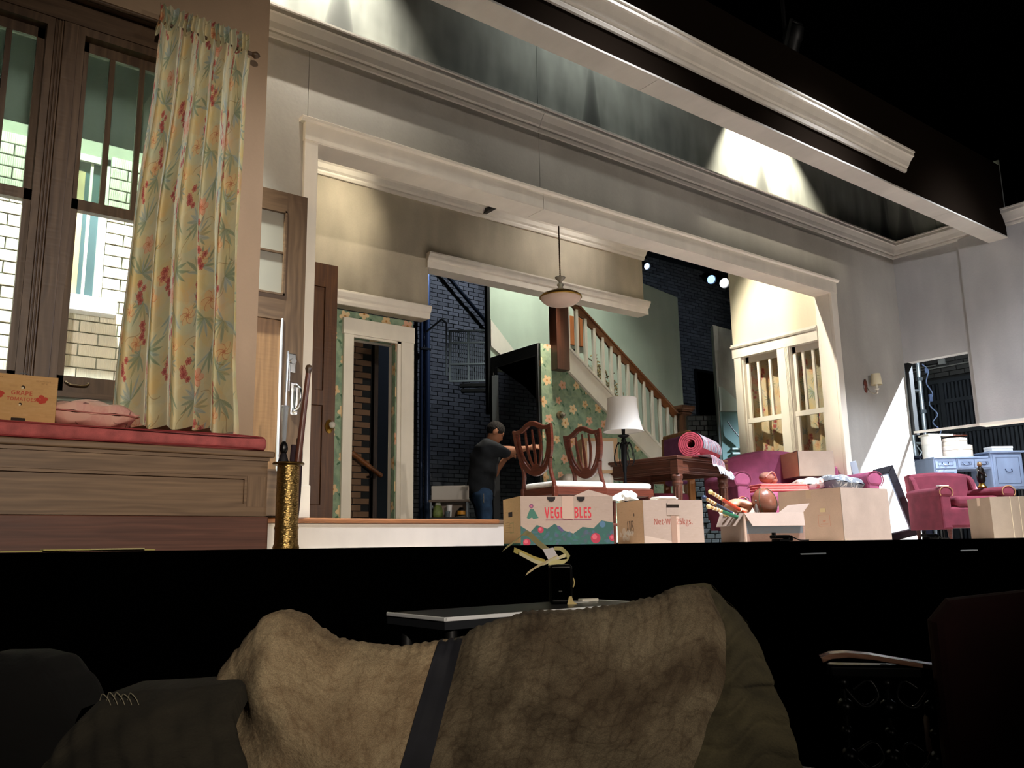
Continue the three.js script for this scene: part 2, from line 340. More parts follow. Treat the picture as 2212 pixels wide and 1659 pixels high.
{                                                       // fake ceiling beam across the set
  const t = structure('beam');
  mesh('soffit', [b2(1.0, 4.198, 3.2, 3.215, -3.89, -3.69), b2(4.202, 8.4, 3.2, 3.215, -3.89, -3.69), b2(8.404, 9.69, 3.2, 3.215, -3.89, -3.69)], M.trimGrey, t);
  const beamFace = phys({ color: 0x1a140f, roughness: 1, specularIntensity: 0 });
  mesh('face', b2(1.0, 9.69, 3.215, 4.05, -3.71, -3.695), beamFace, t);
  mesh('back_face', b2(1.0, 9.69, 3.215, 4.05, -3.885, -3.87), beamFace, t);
  mesh('cornice', moulding(crownProf.map(([y, z]) => [y + 0.055, z + 0.0]), 1.0, 7.55).translate(0, 0, -3.695), M.trim, t);
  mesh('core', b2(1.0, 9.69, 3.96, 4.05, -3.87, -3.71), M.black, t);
}
// right wall of the set: a hung wall with a hole for a missing window and open below
{
  const w = structure('wall_right_set');
  const X = 9.7, th = 0.12;
  mesh('panel', b2(X, X + th, 2.05, 3.34, -5, -4.265), M.wallRight, w);
  mesh('panel', b2(X, X + th, 1.24, 3.34, -4.265, -4.215), M.wallRight, w);
  mesh('panel', b2(X - 0.03, X + th, 1.235, 3.34, -4.215, -2.3), M.wallRight, w);
  mesh('bottom_rail', b2(X - 0.045, X + th, 1.205, 1.235, -4.215, -2.3), M.trimWhite, w);
  mesh('window_rail', b2(X, X + 0.04, 1.215, 1.24, -4.97, -4.215), M.trimGrey, w);
  mesh('corner_post', b2(X + 0.01, X + 0.1, 1.2, 2.05, -5.0, -4.955), M.black2, w);
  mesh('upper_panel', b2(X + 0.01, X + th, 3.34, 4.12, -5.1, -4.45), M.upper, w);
  mesh('darkness_panel', b2(X + 0.03, X + th, 3.50, 5.6, -3.7, -2.3), M.black, w);  // black colour paints the darkness above the cornice
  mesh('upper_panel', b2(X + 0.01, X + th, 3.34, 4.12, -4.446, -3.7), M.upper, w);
  const t = structure('trim_3', [X, 0, 0]);
  mesh('cornice', mouldingZ(crownProf, -5, -3.89), M.trimGrey, t);
  mesh('cornice', mouldingZ(crownProf.map(([y, z]) => [y, z + 0.03]), -3.69, -2.3), M.trimGrey, t);
}

// bay wall with two sash windows and a window seat
const ZW = -4.15;
{
  const w = structure('wall_bay');
  const th = 0.1;
  mesh('panel', [b2(1.24, 1.562, F, 3.6, ZW - th, ZW), b2(-0.9, 1.24, F, 0.66, ZW - th, ZW), b2(-0.9, 1.24, 2.46, 3.6, ZW - th, ZW)], M.wallBay, w);
  mesh('return_panel', b2(1.50, 1.56, F, 3.6, -4.42, ZW - th), M.wallBay, w);
}
function sashWindow(n, x0, x1) {                        // double-hung window, opening from x0 to x1
  const w = structure(`window_${n}`, [0, 0, ZW]);
  const y0 = 0.70, ym = 1.585, y1 = 2.42, st = 0.03;
  mesh('frame', [b2(x0 - 0.03, x0, 0.66, 2.46, -0.1, 0.012), b2(x1, x1 + 0.03, 0.66, 2.46, -0.1, 0.012), b2(x0, x1, 2.42, 2.46, -0.1, 0.012)], M.doorWood, w);
  mesh('sill', [b2(x0 - 0.06, x1 + 0.06, 0.675, 0.70, -0.1, 0.03), b2(x0 - 0.06, x1 + 0.06, 0.61, 0.66, 0.0, 0.012)], M.doorWoodFlat, w);
  const low = mesh('lower_sash', [b2(x0, x0 + st, y0, ym + 0.02, -0.035, -0.005), b2(x1 - st, x1, y0, ym + 0.02, -0.035, -0.005), b2(x0, x1, y0, y0 + 0.075, -0.035, -0.005), b2(x0, x1, ym - 0.03, ym + 0.02, -0.035, -0.005)], M.doorWood, w);
  mesh('pane', b2(x0 + st, x1 - st, y0 + 0.075, ym - 0.03, -0.021, -0.019), M.glass, low);
  mesh('sash_lift', [tube([[x0 + 0.04, y0 + 0.045, 0.0], [x0 + 0.05, y0 + 0.035, 0.016], [x0 + 0.085, y0 + 0.032, 0.018], [x0 + 0.12, y0 + 0.035, 0.016], [x0 + 0.13, y0 + 0.045, 0.0]], 0.004), ball(0.007, x0 + 0.04, y0 + 0.045, 0), ball(0.007, x0 + 0.13, y0 + 0.045, 0)], std({ color: 0x9a8a70, metalness: 1, roughness: 0.35 }), low);
  const up = mesh('upper_sash', [b2(x0, x0 + st, ym, y1, -0.075, -0.045), b2(x1 - st, x1, ym, y1, -0.075, -0.045), b2(x0, x1, y1 - 0.05, y1, -0.075, -0.045), b2(x0, x1, ym - 0.02, ym + 0.03, -0.075, -0.045)], M.doorWood, w);
  const step = (x1 - x0) / 4;
  for (let k = 1; k < 4; k++) mesh('muntin', b2(x0 + k * step - 0.012, x0 + k * step + 0.012, ym + 0.03, y1 - 0.05, -0.073, -0.047), M.doorWood, up);
  mesh('pane', b2(x0 + st, x1 - st, ym + 0.03, y1 - 0.05, -0.061, -0.059), M.smokyGlass, up);
}
sashWindow(1, 0.665, 1.22);
sashWindow(2, -0.07, 0.505);
{
  const t = structure('trim_4', [0, 0, ZW]);            // fluted mullion between the two windows, and head casing
  mesh('mullion', [b2(0.535, 0.635, 0.66, 2.46, -0.1, 0.004), rb(0.062, 1.80, 0.02, 0.004, 0.604, 1.56, 0.010), rb(0.009, 1.80, 0.016, 0.004, 0.541, 1.56, 0.008), rb(0.009, 1.80, 0.016, 0.004, 0.554, 1.56, 0.008), rb(0.009, 1.80, 0.016, 0.004, 0.567, 1.56, 0.008)], M.doorWood, t);
  mesh('head_casing', [b2(-0.3, 1.30, 2.46, 2.58, 0, 0.02), rb(1.68, 0.03, 0.05, 0.008, 0.5, 2.59, 0.025)], M.doorWoodFlat, t);
  mesh('side_casing', b2(1.25, 1.30, 0.66, 2.46, 0, 0.015), M.doorWood, t);
}
// the neighbour's wall outside the bay: single long ribbed bricks with recessed joints
{
  const w = structure('wall_outside', [0, 0, -5.0]);
  mesh('mortar', b2(-0.9, 1.36, -0.0, 2.3, -0.05, -0.008), std({ color: 0x9aa094, roughness: 0.95 }), w);
  const ribs = noiseTexture(128, [0.2, 0.2], (u, v) => 0.55 + 0.3 * Math.sin(u * Math.PI * 2 * 20) * (0.4 + 0.6 * vn(u * 20, v * 3, 20, 3, 5)) + 0.15 * fbm(u, v, 8, 3, 3), false);
  const brickMats = [0, 1, 2].map((k) => std({ color: new THREE.Color(['#e9ebdd', '#dfe2d6', '#f0f0e4'][k]), bumpMap: ribs, bumpScale: 0.004, roughness: 0.9 }));
  const L = 0.192, H = 0.0655, whole = joined(rb(L - 0.006, H - 0.006, 0.03, 0.003, 0, 0, 0, 1)), half = joined(rb(L / 2 - 0.006, H - 0.006, 0.03, 0.003, 0, 0, 0, 1));
  const hole = [0.70, 0.985, 1.37, 2.2];               // the neighbour's window
  for (let j = 0; j < 33; j++) for (let i = -1; i < 6; i++) {
    const y = 0.165 + j * H, off = (j % 2) * L / 2; let x = 0.22 + i * L + off, g = whole;
    if (y > 2.25) continue;
    if (y > hole[2] && y < hole[3]) {
      if (x + L / 2 > hole[0] + 0.01 && x - L / 2 < hole[1] - 0.01) {
        if (x + L / 2 > hole[1] + 0.05) { x = (Math.max(hole[1], x - L / 2) + x + L / 2) / 2; if (Math.abs(x - hole[1] - L / 4) > 0.03) continue; g = half; } else continue;
      }
    }
    const b = piece('brick', g, brickMats[Math.floor(rnd() * 3)], w); b.position.set(x, y, -0.006 + rnd() * 0.004);
  }
  const n = structure('window_4', [0, 0, -5.0]);        // the neighbour's window with its deep white sill
  const wh = std({ color: 0xf2f4ee, roughness: 0.6 });
  mesh('frame', [b2(0.945, 0.985, 1.39, 2.2, -0.02, 0.02), b2(0.70, 0.985, 2.16, 2.2, -0.02, 0.02), b2(0.885, 0.90, 1.39, 2.16, -0.02, 0.012)], wh, n);
  mesh('sill', rb(0.33, 0.092, 0.10, 0.006, 0.895, 1.325, 0.03), std({ color: 0xdfe6ee, roughness: 0.6 }), n);
  mesh('pane', b2(0.70, 0.945, 1.39, 2.16, -0.006, -0.002), phys({ color: 0x7fa0a8, roughness: 0.1, transmission: 0.6 }), n);
  mesh('blind', b2(0.70, 0.862, 1.385, 2.1, 0.0, 0.006), std({ map: plaster('#c9bb92', 0.15, 33, 0.5), roughness: 0.9 }), n);
}

// front door of the set, swung flat against the main wall
{
  const d = structure('door_1', [0, 0, -4.905]);
  const x0 = 1.24, x1 = 2.137, y0 = PLAT + 0.01, y1 = 2.222, t = 0.042;
  mesh('stile', [b2(x0, x0 + 0.14, y0, y1, -t / 2, t / 2)], M.doorWood, d);
  mesh('stile', [b2(x1 - 0.135, x1, y0, y1, -t / 2, t / 2)], M.doorWood, d);
  for (const [a, b] of [[y0, 0.46], [1.40, 1.545], [2.095, y1]]) mesh('rail', b2(x0 + 0.14, x1 - 0.135, a, b, -t / 2, t / 2), M.doorWoodFlat, d);
  mesh('panel', b2(x0 + 0.14, x1 - 0.135, 0.46, 1.40, -0.01, 0.006), wd(turned(woodTexture('#94714d', '#6d4f33', 26)), { roughness: 0.45 }), d);
  const gl = mesh('glazing_bead', [b2(x1 - 0.147, x1 - 0.135, 1.545, 2.095, -0.01, t / 2 + 0.006), b2(x0 + 0.14, x0 + 0.152, 1.545, 2.095, -0.01, t / 2 + 0.006), b2(x0 + 0.14, x1 - 0.135, 1.545, 1.557, -0.01, t / 2 + 0.006), b2(x0 + 0.14, x1 - 0.135, 2.083, 2.095, -0.01, t / 2 + 0.006), b2(x0 + 0.152, x1 - 0.147, 1.815, 1.828, -0.012, 0.016)], M.doorWoodFlat, d);
  for (const [a, b] of [[1.557, 1.815], [1.828, 2.083]]) mesh('pane', b2(x0 + 0.152, x1 - 0.147, a, b, -0.002, 0.002), phys({ color: 0xa39f94, roughness: 0.35, transmission: 0.35 }), gl);
  const beadGlint = std({ color: 0xcfd4dc, roughness: 0.18, metalness: 0.35 });  // pale tone paints the highlight along one moulding of the door panel
  mesh('panel_moulding', [rb(0.014, 0.94, 0.022, 0.006, x1 - 0.142, 0.93, t / 2 - 0.004)], beadGlint, d);
  mesh('panel_moulding', [b2(x0 + 0.14, x0 + 0.152, 0.46, 1.40, 0, t / 2 + 0.004), b2(x0 + 0.14, x1 - 0.15, 1.388, 1.40, 0, t / 2 + 0.004), b2(x0 + 0.14, x1 - 0.15, 0.46, 0.472, 0, t / 2 + 0.004)], M.doorWoodFlat, d);
  const deadbolt = mesh('deadbolt', [rb(0.052, 0.12, 0.012, 0.02, 2.062, 1.125, t / 2 + 0.006), cyl(0.017, 0.02, 0.02, 0, 0, 0).rotateX(Math.PI / 2).translate(2.066, 1.135, t / 2 + 0.018), rb(0.012, 0.17, 0.014, 0.004, 2.045, 1.03, t / 2 + 0.012)], M.chrome, d);
  const plate = mesh('handle_plate', [rb(0.05, 0.20, 0.010, 0.02, 2.085, 0.905, t / 2 + 0.005), tube([[2.085, 0.985, t / 2 + 0.01], [2.098, 0.97, t / 2 + 0.05], [2.10, 0.91, t / 2 + 0.06], [2.094, 0.85, t / 2 + 0.045], [2.08, 0.825, t / 2 + 0.01]], 0.009), ball(0.014, 2.085, 0.825, t / 2 + 0.02), ball(0.011, 2.094, 0.985, t / 2 + 0.022)], M.chrome, d);
}
// inner door of the hall, open, with a glass knob
{
  const d = structure('door_2', [0, 0, -6.2]);
  const x0 = 2.27, x1 = 2.985, y0 = PLAT + 0.01, y1 = 2.285;
  const w = wd(turned(woodTexture('#6b4526', '#3d2413', 28)), { roughness: 0.35 });
  mesh('stile', b2(x1 - 0.105, x1, y0, y1, -0.021, 0.021), w, d);
  mesh('stile', b2(x0, x0 + 0.105, y0, y1, -0.021, 0.021), w, d);
  for (const [a, b] of [[y0, 0.34], [1.12, 1.24], [2.09, y1]]) mesh('rail', b2(x0 + 0.105, x1 - 0.105, a, b, -0.021, 0.021), w, d);
  for (const [a, b] of [[0.34, 1.12], [1.24, 2.09]]) mesh('panel', rb(x1 - x0 - 0.21, b - a, 0.014, 0.006, (x0 + x1) / 2, (a + b) / 2, 0), w, d);
  const k = mesh('door_knob', [lathe([[0, 0], [0.03, 0.003], [0.034, 0.008], [0.018, 0.012], [0.012, 0.03], [0.014, 0.036]], 20).rotateX(Math.PI / 2).scale(1, 1.6, 1).translate(2.937, 0.955, 0.021)], M.brass, d);
  mesh('glass_grip', new THREE.IcosahedronGeometry(0.027, 1).translate(2.937, 0.962, 0.078), phys({ color: 0xf5f0e4, roughness: 0.08, transmission: 0.5, thickness: 0.03, ior: 1.5 }), k);
}

// hall behind the wide opening
const ZH = -6.6;
{
  const w = structure('wall_hall');
  mesh('panel', [b2(1.6, 4.115, 2.1, 3.42, ZH - 0.12, ZH)], M.wallHall, w);
  mesh('header_panel', b2(4.115, 7.03, 2.63, 3.42, ZH - 0.12, ZH), M.wallHall, w);
  mesh('left_panel', b2(1.5, 1.62, PLAT, 3.42, ZH, ZB - 0.16), M.wallHall, w);
  const hc = [[3.25, 0], [3.25, 0.02], [3.27, 0.03], [3.285, 0.03], [3.30, 0.05], [3.335, 0.07], [3.35, 0.09], [3.365, 0.1], [3.385, 0.1], [3.395, 0.115], [3.41, 0.115], [3.41, 0]];
  const t = structure('trim_5', [0, 0, ZH]);
  mesh('cornice', moulding(hc, 1.62, 7.05), M.trim, t);
  mesh('dado_rail', moulding([[2.10, 0], [2.10, 0.02], [2.125, 0.03], [2.15, 0.03], [2.165, 0.045], [2.20, 0.06], [2.215, 0.06], [2.225, 0.045], [2.225, 0]], 1.62, 4.12), M.trim, t);
  mesh('header_moulding', moulding([[2.60, -0.14], [2.60, 0.03], [2.665, 0.03], [2.675, 0.045], [2.71, 0.06], [2.73, 0.075], [2.745, 0.075], [2.745, 0], [2.66, 0], [2.66, -0.14]], 4.09, 7.07), M.trim, t);
}
// papered wall with a doorway without a door
function flower(g, x, y, r, petal, heart, a0) {
  g.fillStyle = petal;
  for (let k = 0; k < 5; k++) { const a = a0 + k * Math.PI * 0.4; g.beginPath(); g.ellipse(x + Math.cos(a) * r * 0.55, y + Math.sin(a) * r * 0.55, r * 0.52, r * 0.38, a, 0, 7); g.fill(); }
  g.fillStyle = heart; g.beginPath(); g.arc(x, y, r * 0.22, 0, 7); g.fill();
}
const paperTexture = drawn(512, 512, 0.86, (g, w, h) => {
  g.fillStyle = '#8fa489'; g.fillRect(0, 0, w, h);
  for (let k = 0; k < 900; k++) { g.fillStyle = `rgba(${rnd() < 0.5 ? '60,95,80' : '128,148,112'},0.10)`; g.beginPath(); g.ellipse(rnd() * w, rnd() * h, 6 + rnd() * 26, 5 + rnd() * 18, rnd() * 3, 0, 7); g.fill(); }
  g.strokeStyle = 'rgba(52,82,64,0.55)'; g.lineWidth = 3;
  const spots = [[70, 60, 36], [210, 40, 26], [340, 90, 34], [455, 45, 28], [120, 175, 34], [265, 190, 36], [400, 210, 27], [490, 160, 30], [50, 290, 30], [185, 310, 28], [320, 320, 36], [450, 320, 32], [110, 420, 36], [250, 440, 32], [380, 430, 28], [480, 450, 36]];
  for (const [x, y] of spots) { g.beginPath(); g.moveTo(x, y); g.quadraticCurveTo(x + 40, y + 20, x + 52, y + 66); g.stroke(); g.fillStyle = 'rgba(58,92,66,0.8)'; g.beginPath(); g.ellipse(x + 42, y + 30, 14, 6, 0.9, 0, 7); g.fill(); g.beginPath(); g.ellipse(x - 26, y + 32, 13, 6, -0.7, 0, 7); g.fill(); }
  spots.forEach(([x, y, r], k) => { for (const ox of [-w, 0, w]) for (const oy of [-h, 0, h]) if (Math.abs(x + ox - w / 2) < w && Math.abs(y + oy - h / 2) < h) flower(g, x + ox, y + oy, r, ['#d8b98c', '#d9a98c', '#e2c79a'][k % 3], '#b98346', k * 1.3); });
});
M.paper = std({ map: paperTexture, roughness: 0.85 });
{
  const w = structure('wall_papered');
  const z = -6.74;
  mesh('panel', [b2(2.0, 3.385, PLAT, 2.1, z - 0.06, z), b2(3.385, 3.85, 1.86, 2.1, z - 0.06, z), b2(3.85, 4.035, PLAT, 2.1, z - 0.06, z)], M.paper, w);
  const t = structure('trim_6', [0, 0, z]);
  mesh('side_casing', rb(0.095, 1.70, 0.03, 0.005, 3.365, PLAT + 0.85, 0.015), M.trimWhite, t);
  mesh('side_casing', rb(0.135, 1.70, 0.03, 0.005, 3.965, PLAT + 0.85, 0.015), M.trimWhite, t);
  mesh('head_casing', [rb(0.73, 0.15, 0.036, 0.005, 3.672, 1.955, 0.018)], M.trimWhite, t);
  mesh('reveal', [b2(3.385, 3.41, PLAT, 1.88, -0.14, 0.02), b2(3.86, 3.90, PLAT, 1.88, -0.14, 0.02), b2(3.385, 3.90, 1.86, 1.885, -0.14, 0.02)], M.trimWhite, t);
}
// right wall of the hall with its double window, seen from inside
{
  const w = structure('wall_hall_right');
  const X = 8.25, th = 0.12, z0 = -6.325, z1 = -5.17;
  mesh('panel', [b2(X, X + th, 2.30, 3.5, z0, z1), b2(X, X + th, F, 0.67, z0, z1), b2(X, X + th, 0.67, 2.30, z0, -6.22)], M.wallHallRight, w);
  const n = structure('window_3', [X, 0, 0]);
  const tw = M.trimWhite, lite = (k) => [[-6.19, -5.70], [-5.55, -5.17]][k];
  mesh('casing', [b2(-0.03, 0.0, 0.67, 2.2, -6.30, -6.205), b2(-0.03, 0.0, 0.67, 2.2, -5.70, -5.555), b2(-0.03, 0, 0.60, 0.67, -6.32, -5.17)], tw, n);
  mesh('mullion_bead', [0, 1, 2].map((k) => b2(-0.038, -0.03, 0.67, 2.2, -5.60 + k * 0.014, -5.592 + k * 0.014)), tw, n);
  mesh('head_casing', [b2(-0.035, 0, 2.17, 2.285, -6.32, -5.17)], tw, n);
  mesh('cap', mouldingZ([[2.285, 0], [2.285, 0.05], [2.30, 0.06], [2.31, 0.06], [2.315, 0.045], [2.335, 0.045], [2.335, 0]], -6.325, -5.17), tw, n);
  mesh('apron', b2(-0.06, 0.0, 0.665, 0.70, -6.33, -5.17), tw, n);
  mesh('jamb', [b2(0, 0.12, 0.67, 2.3, -6.22, -6.19), b2(0, 0.12, 0.67, 2.3, -5.70, -5.55), b2(0, 0.12, 2.17, 2.30, -6.22, -5.17)], tw, n);
  for (let k = 0; k < 2; k++) {
    const [a, b] = lite(k);
    const up = mesh('upper_sash', [b2(0.05, 0.08, 1.40, 2.17, a, a + 0.04), b2(0.05, 0.08, 1.40, 2.17, b - 0.04, b), b2(0.05, 0.08, 2.10, 2.17, a, b), b2(0.05, 0.08, 1.38, 1.43, a, b)], tw, n);
    for (let q = 1; q < 3; q++) mesh('muntin', b2(0.05, 0.078, 1.43, 2.10, a + (b - a) * q / 3 - 0.014, a + (b - a) * q / 3 + 0.014), tw, up);
    mesh('pane', b2(0.064, 0.066, 1.43, 2.10, a + 0.04, b - 0.04), M.glass, up);
    const lo = mesh('lower_sash', [b2(0.02, 0.05, 0.67, 1.43, a, a + 0.04), b2(0.02, 0.05, 0.67, 1.43, b - 0.04, b), b2(0.015, 0.05, 1.375, 1.43, a, b), b2(0.02, 0.05, 0.67, 0.74, a, b)], tw, lo0(n));
    mesh('pane', b2(0.034, 0.036, 0.74, 1.375, a + 0.04, b - 0.04), M.glass, lo);
  }
  function lo0(p) { return p; }
}

// staircase with a papered side and a far wall
{
  const Z = -7.4, Z2 = -8.33;
  const w = structure('wall_stair_far');
  mesh('panel', ext([[6.1, 2.15], [6.85, 2.15], [8.9, 0.7], [9.62, 0.7], [9.62, 3.67], [6.1, 4.1]], 0.05).translate(0, 0, Z2 - 0.03), M.wallStair, w);
  mesh('edge_post', b2(6.06, 6.1, 1.6, 4.1, Z2 - 0.06, Z2 + 0.0), M.black2, w);
  mesh('skirt', ext([[6.1, 2.45], [6.1, 2.79], [6.75, 2.16], [6.55, 2.16]], 0.02).translate(0, 0, Z2 + 0.005), M.trim, w);
  const s = structure('staircase');
  mesh('papered_side', ext([[6.12, -0.35], [6.12, 2.30], [6.46, 2.30], [6.46, 2.06], [8.72, 0.42], [8.72, -0.35]], 0.03).translate(0, 0, Z), M.paper, s);
  mesh('stringer', ext([[6.46, 2.04], [6.46, 2.335], [8.72, 0.69], [8.72, 0.40]], 0.05, 0.004).translate(0, 0, Z + 0.012), M.trimWhite, s);
  mesh('string_cap', [ext([[6.46, 2.335], [6.46, 2.375], [8.52, 0.875], [8.52, 0.835]], 0.10, 0.006).translate(0, 0, Z + 0.0), ext([[6.46, 2.05], [6.46, 2.075], [8.72, 0.43], [8.72, 0.405]], 0.075, 0.004).translate(0, 0, Z + 0.012)], M.trimWhite, s);
  for (let k = 0; k < 11; k++) { const y = 0.17 + k * 0.19, x = 8.72 - k * 0.226; if (x < 6.95) break; mesh('tread', rb(0.27, 0.03, 0.86, 0.008, x - 0.11, y, (Z + Z2) / 2), M.rail, s); mesh('tread_riser', b2(x - 0.01, x + 0.005, y - 0.19, y - 0.015, Z2 + 0.02, Z - 0.02), M.trimWhite, s); }
  mesh('landing', [b2(6.12, 6.75, 2.26, 2.31, Z2, Z - 0.015)], M.black2, s);
  mesh('soffit', ext([[6.15, 2.25], [6.75, 2.25], [8.6, 0.62], [8.6, 0.40], [6.62, 1.98], [6.15, 2.2]], 0.86).translate(0, 0, (Z + Z2) / 2 - 0.01), M.black, s);  // black underside put in to paint the darkness below the stairs
  mesh('landing_frame', [b2(6.10, 6.14, 2.17, 2.305, Z2, Z - 0.015), b2(6.10, 6.14, -0.35, 2.17, Z - 0.06, Z - 0.016), b2(6.10, 6.15, -0.35, 2.17, Z2 - 0.03, Z2 + 0.07), b2(6.10, 6.14, 1.55, 1.62, Z - 0.05, Z - 0.02)], std({ color: 0x3c4144, roughness: 0.8 }), s);
  mesh('upper_post', rb(0.19, 1.35, 0.14, 0.008, 6.37, 2.67, Z + 0.06), wd(turned(woodTexture('#5a3322', '#341a10', 44)), { roughness: 0.4 }), s);
  const rs = [6.47, 2.985], re = [8.40, 1.635], n = 22, pts = [];
  for (let k = 0; k <= n * 4; k++) { const t = k / (n * 4); pts.push([lerp(rs[0], re[0], t), lerp(rs[1], re[1], t) + 0.035]); }
  for (let k = n * 4; k >= 0; k--) { const t = k / (n * 4), q = (k % 8) / 8; pts.push([lerp(rs[0], re[0], t), lerp(rs[1], re[1], t) - 0.045 - 0.028 * Math.sin(Math.PI * q)]); }
  mesh('handrail', [ext(pts, 0.028).translate(0, 0, Z), ext([[rs[0], rs[1] + 0.03], [rs[0], rs[1] + 0.062], [re[0], re[1] + 0.062], [re[0], re[1] + 0.03]], 0.07, 0.008).translate(0, 0, Z)], M.rail, s);
  for (let k = 0; k < 14; k++) {
    const x = 6.56 + k * 0.138, yb = lerp(2.37, 0.875, (x - 6.46) / (8.52 - 6.46)), yt = lerp(rs[1], re[1], (x - rs[0]) / (re[0] - rs[0])) - 0.03;
    mesh('baluster', b2(x - 0.019, x + 0.019, yb - 0.015, yt, Z - 0.019, Z + 0.019), M.trimWhite, s);
  }
  const nw = mesh('newel_post', [rb(0.16, 1.5, 0.16, 0.005, 8.50, 0.95, Z), rb(0.185, 0.04, 0.185, 0.008, 8.50, 1.43, Z), rb(0.19, 0.022, 0.19, 0.006, 8.50, 1.675, Z), rb(0.25, 0.05, 0.25, 0.012, 8.50, 1.745, Z), rb(0.215, 0.03, 0.215, 0.01, 8.50, 1.71, Z)], wd(turned(woodTexture('#7a5238', '#523321', 45)), { roughness: 0.45 }), s);
  mesh('newel_panel', [b2(8.455, 8.545, 1.47, 1.64, Z + 0.08, Z + 0.084), b2(8.455, 8.545, 1.0, 1.38, Z + 0.08, Z + 0.084)], M.doorWood, nw);
}

// ================================================================== THINGS, left: the bay
{
  const t = thing('panelled_bench', 'long dark oak panelled window seat under the bay windows', 'window seat', [0, F, 0]);
  const x0 = -0.9, x1 = 1.475, zf = -3.72, zb = -4.14;
  mesh('seat_board', rb(x1 - x0 + 0.03, 0.028, 0.445, 0.007, (x0 + x1) / 2 + 0.01, 0.424, (zf + zb) / 2 + 0.01), M.bench, t);
  mesh('carcass', [b2(x0, x1 - 0.01, 0.0, 0.41, zb, zf - 0.02)], M.bench, t);
  mesh('top_rail', b2(x0, x1, 0.325, 0.395, zf - 0.02, zf), M.bench, t);
  mesh('shadow_moulding', b2(x0, x1 + 0.005, 0.395, 0.41, zf - 0.02, zf + 0.008), M.bench, t);
  mesh('bottom_rail', b2(x0, x1, 0.15, 0.192, zf - 0.02, zf), M.bench, t);
  mesh('stile', b2(1.385, x1, 0.192, 0.325, zf - 0.02, zf), M.benchUp, t);
  mesh('stile', b2(x0, -0.4, 0.192, 0.325, zf - 0.02, zf), M.benchUp, t);
  mesh('panel_moulding', [b2(-0.4, 1.385, 0.313, 0.325, zf - 0.016, zf - 0.004), b2(-0.4, 1.385, 0.192, 0.204, zf - 0.016, zf - 0.004), b2(1.373, 1.385, 0.204, 0.313, zf - 0.016, zf - 0.004)], M.bench, t);
  mesh('plinth', [rb(x1 - x0 + 0.01, 0.148, 0.03, 0.006, (x0 + x1) / 2, 0.074, zf + 0.003)], wd(woodTexture('#7a4f3f', '#4a2c22', 24, [1.4, 0.3])), t);
}
{
  const red = std({ map: clothTexture('#b45a58', 0.34, 35, 0.35, 0.05), bumpMap: T.bumpFine, bumpScale: 0.001, roughness: 0.85 });
  const c = thing('seat_cushion', 'long red damask box cushion on the window seat', 'cushion', [0.29, F + 0.439, -3.915]);
  const g = rb(2.36, 0.068, 0.40, 0.026, 0, 0.034, 0, 4);
  mesh('pad', g, red, c);
  const pipe = (y) => tube([[-1.16, y, 0.19], [-0.4, y + 0.002, 0.196], [0.3, y - 0.001, 0.196], [1.16, y, 0.19], [1.172, y, 0.0], [1.16, y, -0.19], [-1.16, y, -0.19]], 0.0032, 120, 6, true);
  mesh('piping', [pipe(0.061), pipe(0.007)], std({ color: 0x8e2f2f, roughness: 0.8 }), c);
}
function pillowGeometry(w, d, h) {                      // a knife-edge pillow lying flat
  const side = (s) => surface(22, 22, (u, v) => {
    const a = 2 * u - 1, b = 2 * v - 1, e = (1 - a * a) * (1 - b * b), pin = 1 - 0.10 * (1 - Math.abs(a)) * 0 ;
    const x = a * w / 2 * (1 - 0.10 * (1 - b * b) * 0 - 0.09 * (1 - b * b) * Math.abs(a)), z = b * d / 2 * (1 - 0.09 * (1 - a * a) * Math.abs(b));
    return [x * pin, s * h / 2 * Math.pow(Math.max(e, 0), 0.42) + 0.006 * Math.sin(7 * a + 5 * b), s > 0 ? z : -z];
  }, (u, v) => [u * w, v * d]);
  return [side(1), side(-1)];
}
{
  const silk = drawn(256, 256, 0.36, (g, w, h) => {
    g.fillStyle = '#e9b6a2'; g.fillRect(0, 0, w, h);
    for (let k = 0; k < 160; k++) { g.fillStyle = `rgba(${rnd() < 0.5 ? '236,184,150' : '206,120,112'},0.16)`; g.beginPath(); g.ellipse(rnd() * w, rnd() * h, 24, 14, rnd() * 3, 0, 7); g.fill(); }
    g.strokeStyle = 'rgba(96,52,50,0.75)'; g.lineWidth = 2.2;
    for (let k = 0; k < 9; k++) { let x = rnd() * w, y = rnd() * h; g.beginPath(); g.moveTo(x, y); for (let q = 0; q < 5; q++) { x += (rnd() - 0.5) * 90; y += (rnd() - 0.5) * 90; g.lineTo(x, y); } g.stroke(); }
  });
  const p = thing('throw_pillow', 'pink silk throw pillow lying on the red cushion beside the tomato carton', 'pillow', [0.77, F + 0.565, -3.93], R(-6));
  p.rotation.z = R(-2);
  mesh('cover', pillowGeometry(0.35, 0.33, 0.135), std({ map: silk, roughness: 0.5 }), p, true);
  mesh('seam', tube([[-0.16, 0, 0.15], [0, 0.0, 0.148], [0.16, 0, 0.15], [0.145, 0, 0], [0.16, 0, -0.15], [0, 0, -0.148], [-0.16, 0, -0.15], [-0.145, 0, 0]], 0.003, 60, 6, true), std({ color: 0xb56d62 }), p);
}
